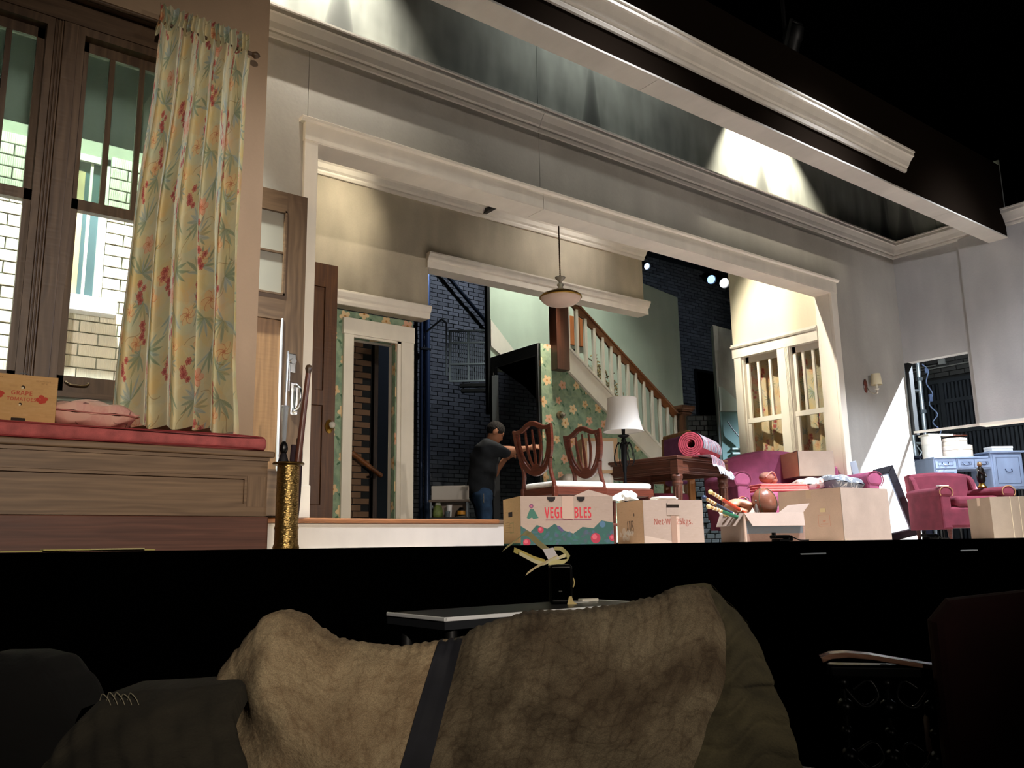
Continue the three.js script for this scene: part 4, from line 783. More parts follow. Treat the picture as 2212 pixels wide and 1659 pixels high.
{
  const leather = std({ map: clothTexture('#7a4a37', 0.22, 72, 0.3, 0.04), roughness: 0.32, bumpMap: T.bumpFine, bumpScale: 0.001 });
  const t = thing('leather_ball', 'large brown leather ball standing up in the open carton', 'ball', inOpen(0.245, 0.265, -0.12), R(-20));
  mesh('skin', new THREE.SphereGeometry(0.082, 32, 24).scale(1.05, 1.24, 1.0).rotateZ(R(10)), leather, t);
  mesh('seam', [new THREE.TorusGeometry(0.0825, 0.0018, 6, 60).scale(1.05, 1.24, 1.0).rotateY(R(35)).rotateZ(R(10)), new THREE.TorusGeometry(0.0825, 0.0018, 6, 60).scale(1.05, 1.24, 1.0).rotateY(R(-55)).rotateZ(R(10))], std({ color: 0x3c4a2c, roughness: 0.7 }), t);
}
{
  const tan = std({ map: clothTexture('#b98465', 0.2, 73, 0.3, 0.04), roughness: 0.45, side: THREE.DoubleSide });
  const t = thing('leather_holdall', 'tan leather bag with a dark mouth and a buckled strap in the open carton', 'bag', inOpen(0.08, 0.185, -0.19), R(-20));
  mesh('body', surface(40, 24, (u, v) => { const a = u * Math.PI * 2, r = 0.036 + 0.0 * v, b = lerp(-0.6, 3.5, v); return [Math.cos(a) * (0.055 + r * Math.cos(b)) * 1.1, 0.055 + Math.sin(a) * (0.030 + r * 0.8 * Math.cos(b)), r * 1.6 * Math.sin(b) + 0.012 * Math.sin(3 * a)]; }), tan, t);
  mesh('lining', new THREE.CylinderGeometry(0.042, 0.03, 0.05, 24).scale(1.2, 1, 0.62).rotateX(Math.PI / 2).translate(0, 0.053, -0.01), std({ color: 0x160d09, roughness: 0.9 }), t);
  mesh('strap', tube([[-0.03, 0.088, 0.02], [0.0, 0.112, 0.01], [0.035, 0.125, 0], [0.07, 0.115, -0.01], [0.085, 0.09, -0.01], [0.075, 0.05, 0.0]], 0.005, 36, 6), std({ color: 0x8a4b34, roughness: 0.4 }), t);
  mesh('buckle', new THREE.TorusGeometry(0.011, 0.003, 8, 18).scale(1.3, 0.8, 1).translate(0.068, 0.112, 0.005), M.chrome, t);
}
{
  const t = thing('grey_tassel', 'grey string tassel hanging between the leather bag and the leather ball', 'tassel', inOpen(0.165, 0.19, -0.10), 0);
  const st = []; for (let k = 0; k < 16; k++) { const a = k * 2.4, r = 0.004 + 0.016 * rnd(); st.push(tube([[0, 0.085, 0], [Math.cos(a) * r * 0.6, 0.05, Math.sin(a) * r * 0.6], [Math.cos(a) * r, -0.02, Math.sin(a) * r]], 0.0014, 10, 4)); }
  const q = mesh('strings', st, std({ color: 0x8d8478, roughness: 0.9 }), t); q.userData.kind = 'stuff';
  mesh('knot', ball(0.009, 0, 0.088, 0, 10), std({ color: 0x6f675c }), t);
}
// big plain carton, the carton at the right edge and the one on the sofa
{
  const k = card('#a5907f', 67), W = 0.585, D = 0.60, H = 0.405;
  const t = carton('large_carton', 'largest plain carton, standing closed in front of the leaning frame', [5.973, F, -3.673], -5, W, D, H, k, { tape: std({ color: 0xd0b08e, roughness: 0.35 }), sideMat: card('#c9a98f', 68) });
  const stamp = faceTexture(0.14, 0.12, '#c9a98f', (g, w, h) => { g.strokeStyle = 'rgba(206,104,72,0.8)'; g.lineWidth = 10; g.strokeRect(40, 40, w - 80, h - 80); g.fillStyle = 'rgba(206,104,72,0.8)'; g.font = 'bold 110px sans-serif'; g.textAlign = 'center'; g.fillText('UP', w / 2, h * 0.62); g.fillRect(w * 0.2, h * 0.75, w * 0.6, 20); });
  mesh('printed_stamp', new THREE.PlaneGeometry(0.12, 0.10).rotateY(-Math.PI / 2).translate(-0.0009, 0.16, -0.17), print(stamp), t, true);
  mesh('peeling_tape', [b2(-0.004, -0.001, 0.225, 0.255, -0.20, -0.15), rb(0.05, 0.004, 0.03, 0.001, 0.02, 0.0, 0.006)], std({ color: 0xd9c18f, roughness: 0.4 }), t);
}
{
  const k = card('#a38f78', 69), t = carton('small_carton', 'plain tan carton at the right end of the stage before the red armchair', [7.886, F, -3.431], -40, 0.46, 0.41, 0.36, k, { tape: std({ color: 0xd6bd9a, roughness: 0.35 }) });
  mesh('vertical_tape', [b2(0.17, 0.175, 0, 0.36, 0, 0.0012), b2(0.245, 0.249, 0, 0.36, 0, 0.0012)], std({ color: 0xe0cba8, roughness: 0.4 }), t);
}
// dark wooden table, corner towards the house
const tabTurn = 6, tabAt = [5.646, F, -4.993];
const onTable = (x, y, z) => { const a = R(tabTurn); return [tabAt[0] + x * Math.cos(a) + z * Math.sin(a), F + y, tabAt[2] - x * Math.sin(a) + z * Math.cos(a)]; };
{
  const t = thing('side_table', 'dark wooden table with fluted legs carrying the rolled rug', 'table', tabAt, R(tabTurn));
  const W = 0.80, D = 0.94, m = M.table;
  mesh('table_top', [rb(W, 0.028, D, 0.010, W / 2, 0.747, -D / 2, 3), rb(W - 0.03, 0.018, D - 0.03, 0.006, W / 2, 0.727, -D / 2)], m, t);
  for (const [w, d, x, z] of [[W - 0.14, 0.024, W / 2, -0.045], [W - 0.14, 0.024, W / 2, -D + 0.045], [0.024, D - 0.14, 0.045, -D / 2], [0.024, D - 0.14, W - 0.045, -D / 2]]) {
    const a = mesh('apron', [b2(x - w / 2, x + w / 2, 0.61, 0.72, z - d / 2, z + d / 2)], m, t);
    mesh('apron_moulding', [rb(w > d ? w : 0.034, 0.012, w > d ? 0.034 : d, 0.004, x, 0.632, z), rb(w > d ? w : 0.030, 0.008, w > d ? 0.030 : d, 0.003, x, 0.665, z)], m, a);
  }
  for (const x of [0.045, W - 0.045]) for (const z of [-0.045, -D + 0.045]) {
    const l = mesh('leg', [rb(0.084, 0.125, 0.084, 0.006, x, 0.662, z), lathe([[0.02, 0], [0.026, 0.01], [0.030, 0.05], [0.040, 0.50], [0.042, 0.505], [0.048, 0.515], [0.048, 0.535], [0.040, 0.545], [0.046, 0.56], [0.05, 0.575], [0.045, 0.60], [0.0, 0.602]], 20).translate(x, 0, z)], m, t);
    const fl = []; for (let k = 0; k < 10; k++) { const a = k * Math.PI / 5; fl.push(bar([x + Math.cos(a) * 0.0295, 0.06, z + Math.sin(a) * 0.0295], [x + Math.cos(a) * 0.0395, 0.49, z + Math.sin(a) * 0.0395], 0.0035, 0.0042, 6)); }
    mesh('fluting', fl, m, l);
  }
}
// rolled rug
{
  const pat = drawn(256, 256, 0.5, (g, w, h) => {
    g.fillStyle = '#8f8a92'; g.fillRect(0, 0, w, h);
    for (let k = 0; k < 260; k++) { g.fillStyle = ['#b9b2b4', '#5d5a66', '#9a4b4f', '#c9c3bf', '#4a5570'][k % 5]; g.globalAlpha = 0.7; g.fillRect(Math.floor(rnd() * 32) * 8, Math.floor(rnd() * 32) * 8, 8 + 8 * Math.floor(rnd() * 3), 8); } g.globalAlpha = 1;
    g.fillStyle = '#a8444a'; for (let k = 0; k < 4; k++) g.fillRect(0, k * 64 + 26, w, 7);
  });
  const red = std({ map: clothTexture('#bd4a58', 0.12, 74, 0.2, 0.07), roughness: 0.9 });
  const t = thing('rolled_rug', 'rolled rug with red backing and a fringed loose end lying on the dark table', 'rug', onTable(0.235, 0.762, -0.02), R(-63));
  const turns = 4.6, th = 0.0165, r0 = 0.026, spiral = (off) => { const p = []; for (let k = 0; k <= 160; k++) { const a = k / 160 * turns * Math.PI * 2; const r = r0 + (th + 0.0006) * a / (Math.PI * 2) + off; p.push([Math.cos(a + 1.6) * r, Math.sin(a + 1.6) * r]); } return p; };
  const body = ext([...spiral(0), ...spiral(th * 0.88).reverse()], 0.78, 0.0025);
  const Rr = r0 + th * turns + th;
  mesh('roll', body.translate(0, Rr - 0.006, -0.39), red, t);
  mesh('pile_face', surface(60, 2, (u, v) => { const a = lerp(-0.35, 3.9, u), r = Rr - 0.004; return [Math.cos(a) * r, Rr - 0.006 + Math.sin(a) * r, lerp(-0.02, -0.775, v)]; }, (u, v) => [u * 0.45, v * 0.76]), std({ map: pat, roughness: 0.95, side: THREE.DoubleSide }), t, true);
  const drop = (u, v) => { const s = v * 0.34, fall = smooth((s - 0.12) / 0.18); return [0.02 + s * (1 - 0.35 * fall), 0.006 + 0.014 * Math.sin(u * 6) * v - 0.11 * fall * fall, lerp(0.05, -0.52, u) + 0.02 * v]; };
  mesh('loose_end', [surface(30, 16, drop, (u, v) => [v * 0.34, u * 0.57])], std({ map: pat, roughness: 0.95, side: THREE.DoubleSide, color: 0xf0d8d8 }), t, true);
  mesh('border', surface(30, 3, (u, v) => { const p = drop(u, 0.80 + 0.2 * v); return [p[0], p[1] + 0.003, p[2]]; }), std({ color: 0xdfe6ee, roughness: 0.95, side: THREE.DoubleSide }), t);
  const fr = []; for (let k = 0; k < 70; k++) { const p = drop(k / 69, 1), q = [p[0] + 0.012 + 0.02 * rnd(), p[1] - 0.045 - 0.03 * rnd(), p[2] + 0.014 * (rnd() - 0.5)]; fr.push(tube([p, [(p[0] + q[0]) / 2 + 0.006, (p[1] + q[1]) / 2, (p[2] + q[2]) / 2], q], 0.0028, 5, 4)); }
  const f = mesh('fringe', fr, std({ color: 0xe2e8f2, roughness: 0.95 }), t); f.userData.kind = 'stuff';
}
// wrought lamp with a white shade
{
  const t = thing('floor_lamp', 'black wrought iron lamp with a white bell shade behind the table', 'lamp', [5.37, F, -5.36]);
  const iron = M.iron;
  mesh('shade', new THREE.LatheGeometry([[0.178, 0.99], [0.160, 1.05], [0.142, 1.13], [0.132, 1.22], [0.129, 1.285], [0.126, 1.285], [0.129, 1.22], [0.139, 1.13], [0.157, 1.05], [0.175, 0.992]].map(([r, y]) => new THREE.Vector2(r, y)), 48), phys({ color: 0xfffaf2, roughness: 0.95, transmission: 0.25, thickness: 0 }), t);
  mesh('shade_trim', [new THREE.TorusGeometry(0.1285, 0.003, 6, 48).rotateX(Math.PI / 2).translate(0, 1.285, 0), new THREE.TorusGeometry(0.177, 0.003, 6, 48).rotateX(Math.PI / 2).translate(0, 0.991, 0)], std({ color: 0xe8e4dc, roughness: 0.8 }), t);
  mesh('shade_frame', [0, 1, 2].map((k) => bar([0, 1.27, 0], [Math.cos(k * 2.09) * 0.128, 1.28, Math.sin(k * 2.09) * 0.128], 0.002)).concat([bar([0, 0.97, 0], [0, 1.29, 0], 0.004)]), M.steel, t);
  mesh('socket', lathe([[0, 0.955], [0.014, 0.955], [0.016, 1.0], [0.018, 1.03], [0.012, 1.04], [0, 1.042]], 18), iron, t);
  mesh('bulb', lathe([[0, 1.13], [0.02, 1.125], [0.03, 1.10], [0.024, 1.07], [0.013, 1.045], [0, 1.04]], 18), std({ color: 0xe8e6e0, roughness: 0.4 }), t);
  mesh('drip_pan', lathe([[0, 0.93], [0.03, 0.935], [0.052, 0.95], [0.05, 0.957], [0.02, 0.95], [0.012, 0.96]], 28), iron, t);
  mesh('stem', lathe([[0.0, 0], [0.14, 0], [0.145, 0.012], [0.05, 0.035], [0.022, 0.06], [0.013, 0.12], [0.013, 0.62], [0.018, 0.64], [0.024, 0.80], [0.034, 0.87], [0.026, 0.875], [0.020, 0.90], [0.024, 0.915], [0.012, 0.935]], 22), iron, t);
  for (let k = 0; k < 8; k++) { const a = k * Math.PI / 4 + 0.3, c = Math.cos(a), s = Math.sin(a); mesh('scroll', [tube([[c * 0.02, 0.88, s * 0.02], [c * 0.055, 0.885, s * 0.055], [c * 0.075, 0.84, s * 0.075], [c * (0.085 + 0.01 * (k % 3)), 0.77, s * 0.085], [c * 0.09, 0.72, s * 0.09], [c * 0.075, 0.69, s * 0.075]], 0.0036, 24, 5), ball(0.010, c * 0.05, 0.885, s * 0.05, 8)], iron, t); }
}
// pale cartons, cushion chair and such behind the chairs and the table
{
  const k = card('#d8b48c', 75), t = carton('pale_carton', 'pale carton standing on the white upholstered stool behind the second chair', [5.36, F + 0.66, -5.90], -32, 0.34, 0.30, 0.33, k, { sideMat: card('#e2bf96', 76) });
  mesh('white_label', b2(0.05, 0.30, 0.03, 0.30, 0.0004, 0.0014), std({ color: 0xf2ede4, roughness: 0.8 }), t);
}
{
  const t = thing('upholstered_stool', 'low white upholstered stool under the pale carton behind the chairs', 'stool', [5.50, F, -6.03], R(-32));
  mesh('seat', rb(0.48, 0.13, 0.44, 0.05, 0, 0.595, 0, 4), std({ map: clothTexture('#f2ecdf', 0.05, 77, 0.3), roughness: 0.9 }), t);
  mesh('seat_frame', rb(0.46, 0.07, 0.42, 0.01, 0, 0.50, 0), M.mahogany, t);
  for (const x of [-1, 1]) for (const z of [-1, 1]) mesh('leg', new THREE.CylinderGeometry(0.024, 0.015, 0.47, 10).translate(x * 0.2, 0.235, z * 0.18), M.mahogany, t);
}
{
  const t = thing('crumpled_cloth', 'crumpled white cloth bunched on top of the weight carton', 'cloth', [4.0, F + 0.281, -3.99], R(-17));
  mesh('folds', surface(34, 26, (u, v) => { const a = u * Math.PI * 2, r = 0.075 * Math.sin(v * Math.PI / 2 + 0.02), w = 1 + 0.28 * Math.sin(a * 3 + v * 5) + 0.18 * Math.sin(a * 7 - v * 8); return [Math.cos(a) * r * w * 1.1 + 0.0, Math.max(0, 0.055 * Math.cos(v * Math.PI / 2) * (0.8 + 0.4 * Math.sin(a * 2 + 4 * v)) + 0.006 * Math.sin(a * 9)), Math.sin(a) * r * w * 0.8]; }), std({ color: 0xf3efe4, roughness: 0.95, side: THREE.DoubleSide }), t);
}
{
  const t = thing('folded_paper', 'flat stack of white paper lying on top of the weight carton', 'paper', [4.24, F + 0.281, -3.90], R(-17));
  for (let k = 0; k < 4; k++) mesh('sheet', rb(0.16 - k * 0.012, 0.006, 0.11, 0.002, 0.01 * (k % 2), 0.003 + k * 0.0065, 0.006 * (k % 3)), std({ color: 0xefe9dc, roughness: 0.9 }), t);
}
const wine = std({ map: clothTexture('#813343', 0.14, 81, 0.4, 0.05), roughness: 0.9 });
const rose = std({ map: clothTexture('#9a4a68', 0.14, 82, 0.4, 0.05), roughness: 0.9 });
const mauve = std({ map: clothTexture('#a0619a', 0.12, 83, 0.4, 0.05), roughness: 0.9 });
{                                                       // wood-framed chair behind the table
  const t = thing('wooden_armchair', 'mauve upholstered armchair with a blond wood frame behind the dark table', 'armchair', [6.62, F, -6.14], R(-108));
  const w = wd(turned(woodTexture('#b9824c', '#8f5a2e', 84)), { roughness: 0.4 });
  mesh('back_pad', rb(0.42, 0.50, 0.09, 0.035, 0, 0.86, -0.24, 4), mauve, t);
  mesh('seat_pad', rb(0.50, 0.12, 0.5, 0.04, 0, 0.45, 0.02, 4), wine, t);
  for (const s of [-1, 1]) { mesh('back_post', rb(0.05, 1.12, 0.07, 0.012, s * 0.245, 0.56, -0.25), w, t); mesh('arm', rb(0.06, 0.045, 0.50, 0.015, s * 0.275, 0.66, 0.0), w, t); mesh('front_leg', rb(0.045, 0.66, 0.05, 0.01, s * 0.275, 0.33, 0.23), w, t); }
  mesh('seat_rail', rb(0.50, 0.07, 0.46, 0.008, 0, 0.365, 0), w, t);
  mesh('top_rail', rb(0.52, 0.06, 0.06, 0.02, 0, 1.125, -0.255), w, t);
}
// camel-back sofa
const sofaAt = [7.42, F, -5.13], sofaTurn = -27;
const onSofa = (x, y, z) => { const a = R(sofaTurn); return [sofaAt[0] + x * Math.cos(a) + z * Math.sin(a), F + y, sofaAt[2] - x * Math.sin(a) + z * Math.cos(a)]; };
{
  const t = thing('camel_back_sofa', 'rose camel-back sofa with rolled arms piled with cartons and cushions', 'sofa', sofaAt, R(sofaTurn));
  const W = 1.46, top = []; for (let k = 0; k <= 30; k++) { const x = lerp(-W / 2, W / 2, k / 30), q = x / (W / 2); top.push([x, 0.70 + 0.23 * Math.pow(Math.cos(q * 1.35), 1.0) ]); }
  mesh('back', ext([[-W / 2, 0.22], [W / 2, 0.22], ...top.reverse()], 0.17, 0.05, 3).rotateX(R(-7)).translate(0, 0.02, -0.25), rose, t);
  mesh('back_piping', tube(top.map(([x, y]) => [x * 0.97, y + 0.008, -0.27 - 0.09 + 0.02]), 0.006, 60, 6), std({ color: 0x7a2c44, roughness: 0.8 }), t);
  mesh('seat_base', rb(W - 0.1, 0.22, 0.66, 0.03, 0, 0.235, 0.05, 3), rose, t);
  mesh('seat_cushion', rb(W - 0.34, 0.13, 0.62, 0.05, 0, 0.41, 0.07, 4), rose, t);
  for (const s of [-1, 1]) {
    const prof = []; for (let k = 0; k <= 20; k++) { const a = lerp(-0.9, 3.9, k / 20); prof.push([s * (W / 2 - 0.045) + Math.cos(a) * 0.085, 0.585 + Math.sin(a) * 0.078]); }
    const arm = mesh('arm', [ext([[s * W / 2 - s * 0.14, 0.13], [s * W / 2 - s * 0.0, 0.13], [s * W / 2 + s * 0.01, 0.58], [s * W / 2 - s * 0.12, 0.58]].sort((a, b) => 0), 0.70, 0.02, 2).translate(0, 0, 0.06), ext(s > 0 ? prof : prof.slice().reverse(), 0.72, 0.02, 2).translate(0, 0, 0.06)], rose, t);
    mesh('arm_front_piping', tube(prof.map(([x, y]) => [x, y, 0.422]), 0.005, 40, 6), std({ color: 0x7a2c44, roughness: 0.8 }), arm);
  }
  for (const x of [-0.62, 0, 0.62]) for (const z of [-0.2, 0.34]) mesh('leg', new THREE.CylinderGeometry(0.024, 0.014, 0.13, 10).translate(x, 0.065, z), M.mahogany, t);
}
{
  const t = thing('coral_blanket', 'folded coral blanket lying along the front of the sofa seat', 'blanket', onSofa(-0.22, 0.478, 0.18), R(sofaTurn));
  const coral = std({ map: clothTexture('#d8746a', 0.1, 85, 0.3, 0.06), roughness: 0.95 });
  for (let k = 0; k < 3; k++) mesh('fold', rb(0.52 - k * 0.02, 0.026, 0.30 - k * 0.02, 0.012, 0.005 * k, 0.014 + k * 0.026, 0.0, 3), coral, t);
}
function fancyPillow(label, at, turn, tilt, tex) {
  const p = thing('sofa_pillow', label, 'pillow', at, turn); p.rotation.z = tilt;
  mesh('cover', pillowGeometry(0.42, 0.42, 0.17), std({ map: tex, roughness: 0.9 }), p, true);
  return p;
}
const greyLeaf = drawn(256, 256, 0.3, (g, w, h) => { g.fillStyle = '#71757a'; g.fillRect(0, 0, w, h); for (let k = 0; k < 120; k++) { g.fillStyle = ['#b9bab4', '#9ea2a2', '#cfcdc4'][k % 3]; g.beginPath(); g.ellipse(rnd() * w, rnd() * h, 14, 5, rnd() * 6, 0, 7); g.fill(); } });
const whiteRose = drawn(256, 256, 0.3, (g, w, h) => { g.fillStyle = '#e6dccb'; g.fillRect(0, 0, w, h); for (let k = 0; k < 22; k++) flower(g, rnd() * w, rnd() * h, 18, ['#d8897c', '#c9a68c'][k % 2], '#9b4b46', rnd() * 6); });
fancyPillow('grey leaf-print cushion at the right of the sofa seat under the carton', onSofa(0.42, 0.56, 0.20), R(sofaTurn + 12), R(-6), greyLeaf);
fancyPillow('cream rose-print cushion in the middle of the sofa seat beside the coral blanket', onSofa(0.16, 0.56, 0.10), R(sofaTurn), R(4), whiteRose).scale.set(0.8, 0.8, 0.8);
{
  const k = card('#a6907e', 87), t = carton('sofa_carton', 'plain carton with a split corner perched on the cushions of the sofa', [7.43, F + 0.645, -5.0], -29, 0.38, 0.42, 0.25, k, { sideMat: card('#cfab86', 88) });
  mesh('split_corner', [bar([-0.001, 0.0, 0.001], [-0.001, 0.25, 0.001], 0.0035), bar([-0.006, 0.245, -0.08], [-0.001, 0.252, 0.0], 0.004)], std({ color: 0x3a2a1e }), t);
}
{
  const t = thing('plush_bundle', 'brown plush bundle tucked beside the carton on the sofa', 'plush bundle', onSofa(-0.28, 0.56, 0.10), R(20));
  mesh('bundle', [new THREE.SphereGeometry(0.07, 24, 16).scale(1.3, 0.8, 1).translate(0, 0.07, 0), new THREE.SphereGeometry(0.045, 20, 14).scale(1.2, 0.9, 1).translate(0.11, 0.05, 0.03)], std({ map: clothTexture('#a5705c', 0.2, 89, 0.2, 0.1), roughness: 0.95 }), t);
  mesh('ribbon', tube([[-0.09, 0.07, 0.02], [-0.03, 0.12, 0.06], [0.05, 0.10, 0.07], [0.1, 0.06, 0.07]], 0.008, 20, 6), std({ color: 0xc78a7a, roughness: 0.8 }), t);
}
// leaning frame and pale board
{
  const t = thing('picture_frame', 'large dark wooden picture frame leaning empty in front of the right pier', 'picture frame', [8.84, F, -4.80], R(-46));
  const w = 0.44, h = 0.78, k = 0.075, g = new THREE.Group(); t.rotation.order = 'YXZ'; t.rotation.x = R(-9); t.rotation.z = R(13);
  const dark = wd(woodTexture('#35333a', '#1d1c21', 91), { roughness: 0.3 });
  const side = (pts) => ext(pts, 0.03, 0.006, 2);
  mesh('rail', side([[-w / 2, h], [w / 2, h], [w / 2 - k, h - k], [-w / 2 + k, h - k]]).translate(0, 0.01, 0), dark, t);
  mesh('rail', side([[-w / 2, 0], [-w / 2 + k, k], [w / 2 - k, k], [w / 2, 0]]).translate(0, 0.01, 0), dark, t);
  mesh('stile', side([[-w / 2, 0], [-w / 2, h], [-w / 2 + k, h - k], [-w / 2 + k, k]]).translate(0, 0.01, 0), dark, t);
  mesh('stile', side([[w / 2, 0], [w / 2 - k, k], [w / 2 - k, h - k], [w / 2, h]]).translate(0, 0.01, 0), dark, t);
  mesh('inner_slip', [b2(-w / 2 + k, w / 2 - k, h - k - 0.012 + 0.01, h - k + 0.01, -0.01, 0.006), b2(-w / 2 + k, w / 2 - k, k + 0.01, k + 0.022, -0.01, 0.006), b2(-w / 2 + k, -w / 2 + k + 0.012, k, h - k, -0.01, 0.006), b2(w / 2 - k - 0.012, w / 2 - k, k, h - k, -0.01, 0.006)], std({ color: 0x9aa4b4, roughness: 0.3, metalness: 0.4 }), t);
}
{
  const t = thing('pale_board', 'narrow pale blue board leaning between the sofa and the dark frame', 'board', [8.44, F, -4.86], R(-40));
  t.rotation.z = R(10);
  mesh('board', rb(0.07, 0.84, 0.02, 0.004, 0, 0.42, 0), std({ color: 0xaeb8c6, roughness: 0.5 }), t);
}
// low red armchair
{
  const t = thing('low_armchair', 'low wine red armchair with rolled arms at the right of the stage', 'armchair', [8.93, F, -4.20], R(-32));
  const W = 0.78, m = wine;
  const topPts = []; for (let k = 0; k <= 16; k++) { const q = k / 16 * 2 - 1; topPts.push([q * (W / 2 - 0.06), 0.655 + 0.03 * Math.cos(q * 1.5)]); }
  mesh('back', ext([[-(W / 2 - 0.06), 0.15], [W / 2 - 0.06, 0.15], ...topPts.slice().reverse()], 0.15, 0.045, 3).rotateX(R(-8)).translate(0, 0.02, -0.24), m, t);
  mesh('seat_base', rb(W - 0.12, 0.20, 0.62, 0.03, 0, 0.215, 0.02, 3), m, t);
  mesh('seat_cushion', rb(W - 0.32, 0.11, 0.56, 0.045, 0, 0.365, 0.06, 4), m, t);
  for (const s of [-1, 1]) {
    const pts = []; for (let k = 0; k <= 18; k++) { const a = lerp(-0.7, 3.7, k / 18); pts.push([s * (W / 2 - 0.065) + Math.cos(a) * 0.068, 0.455 + Math.sin(a) * 0.058]); }
    const arm = mesh('arm', [ext(outline([[s * (W / 2 - 0.06) - 0.05, 0.10], [s * (W / 2 - 0.06) + 0.05, 0.10], [s * (W / 2 - 0.06) + 0.055, 0.45], [s * (W / 2 - 0.06) - 0.055, 0.45]]), 0.60, 0.018, 2).translate(0, 0, 0.03), ext(pts, 0.62, 0.018, 2).translate(0, 0, 0.03)], m, t);
    mesh('arm_piping', tube(pts.map(([x, y]) => [x, y, 0.342]), 0.005, 30, 6), std({ color: 0xb98a5e, roughness: 0.7 }), arm);
    mesh('wing', ext([[0, 0.1], [0.10, 0.1], [0.12, 0.46], [0.05, 0.60], [0, 0.64]], 0.06, 0.02, 2).rotateY(-Math.PI / 2).translate(s * (W / 2 - 0.07), 0.02, -0.26), m, t);
  }
  for (const x of [-1, 1]) for (const z of [-0.25, 0.29]) mesh('leg', new THREE.CylinderGeometry(0.026, 0.016, 0.12, 10).translate(x * (W / 2 - 0.09), 0.06, z), M.mahogany, t);
  mesh('arm_cap', rb(0.10, 0.012, 0.06, 0.005, -(W / 2 - 0.065), 0.52, 0.29), std({ color: 0xe8e2da, roughness: 0.6 }), t);
}
{
  const t = thing('figurine', 'dark bronze figurine with gilt head standing on the far arm of the red armchair', 'figurine', [9.195, F + 0.515, -4.06]);
  mesh('base', lathe([[0, 0], [0.045, 0], [0.045, 0.015], [0.03, 0.025], [0.026, 0.05]], 20), M.brass, t);
  mesh('robe', lathe([[0.026, 0.045], [0.045, 0.07], [0.05, 0.12], [0.034, 0.165], [0.042, 0.19], [0.03, 0.21], [0.012, 0.22]], 20).scale(1, 1, 0.8), std({ color: 0x1c1714, roughness: 0.3, metalness: 0.5 }), t);
  mesh('head', [ball(0.024, 0, 0.24, 0, 14), lathe([[0.022, 0.25], [0.018, 0.262], [0, 0.27]], 14)], std({ color: 0xa07a52, roughness: 0.35, metalness: 0.5 }), t);
  mesh('arm', [tube([[0.03, 0.195, 0], [0.062, 0.16, 0.01], [0.05, 0.115, 0.03]], 0.009, 14, 8), tube([[-0.03, 0.195, 0], [-0.058, 0.17, 0.01], [-0.03, 0.14, 0.035]], 0.009, 14, 8)], std({ color: 0x2a211a, roughness: 0.3, metalness: 0.5 }), t);
}
// blue vanity desk behind the right wall, with hat boxes
const vanAt = [10.74, F, -5.08], vanTurn = -36, vk = 1.085;
const onVan = (x, y, z) => { const a = R(vanTurn); return [vanAt[0] + vk * (x * Math.cos(a) + z * Math.sin(a)), F + vk * y, vanAt[2] + vk * (-x * Math.sin(a) + z * Math.cos(a))]; };
{
  const t = thing('vanity_desk', 'blue grey painted kneehole vanity desk on dark legs behind the red armchair', 'desk', vanAt, R(vanTurn)); t.scale.setScalar(vk);
  const p = std({ map: plaster('#8797b4', 0.10, 93, 0.8), roughness: 0.45 }), dk = std({ color: 0x2f3850, roughness: 0.6 });
  const box = (x0, x1, y0, y1) => [rb(x1 - x0, y1 - y0, 0.42, 0.006, (x0 + x1) / 2, (y0 + y1) / 2, 0)];
  mesh('desk_top', [rb(0.62, 0.022, 0.46, 0.006, 0.0, 0.90, 0), rb(0.40, 0.022, 0.46, 0.006, 0.52, 0.955, 0.02)], p, t);
  mesh('pedestal', box(0.34, 0.70, 0.54, 0.944), p, t);
  mesh('pedestal', box(-0.31, -0.05, 0.56, 0.89), p, t);
  mesh('centre_case', box(-0.05, 0.34, 0.77, 0.89), p, t);
  const front = (x0, x1, y0, y1, z = 0.215) => { const d = mesh('drawer', [rb(x1 - x0, y1 - y0, 0.02, 0.004, (x0 + x1) / 2, (y0 + y1) / 2, z)], p, t); mesh('drawer_line', [b2(x0 + 0.03, x1 - 0.03, y1 - 0.034, y1 - 0.03, z + 0.009, z + 0.0112), b2(x0 + 0.03, x1 - 0.03, y0 + 0.03, y0 + 0.034, z + 0.009, z + 0.0112), b2(x0 + 0.03, x0 + 0.034, y0 + 0.03, y1 - 0.03, z + 0.009, z + 0.0112), b2(x1 - 0.034, x1 - 0.03, y0 + 0.03, y1 - 0.03, z + 0.009, z + 0.0112)], dk, d); const cx = (x0 + x1) / 2, cy = (y0 + y1) / 2; mesh('drawer_pull', [tube([[cx - 0.035, cy + 0.012, z + 0.012], [cx - 0.03, cy - 0.012, z + 0.026], [cx, cy - 0.02, z + 0.03], [cx + 0.03, cy - 0.012, z + 0.026], [cx + 0.035, cy + 0.012, z + 0.012]], 0.0045, 20, 6), ball(0.007, cx - 0.035, cy + 0.012, z + 0.012, 8), ball(0.007, cx + 0.035, cy + 0.012, z + 0.012, 8)], std({ color: 0x3c4660, metalness: 0.7, roughness: 0.4 }), d); };
  front(0.36, 0.68, 0.57, 0.925); front(-0.295, -0.065, 0.78, 0.885); front(-0.295, -0.065, 0.58, 0.765); front(-0.04, 0.14, 0.785, 0.88); front(0.15, 0.33, 0.785, 0.88);
  for (const [x, z] of [[-0.29, 0.18], [-0.29, -0.18], [-0.07, 0.18], [-0.07, -0.18], [0.37, 0.18], [0.37, -0.18], [0.67, 0.18], [0.67, -0.18]]) mesh('leg', new THREE.CylinderGeometry(0.02, 0.012, 0.56, 8).translate(x, 0.28, z), M.black2, t);
}
const hatCloth = clothTexture('#ffffff', 0.05, 95, 0.4);
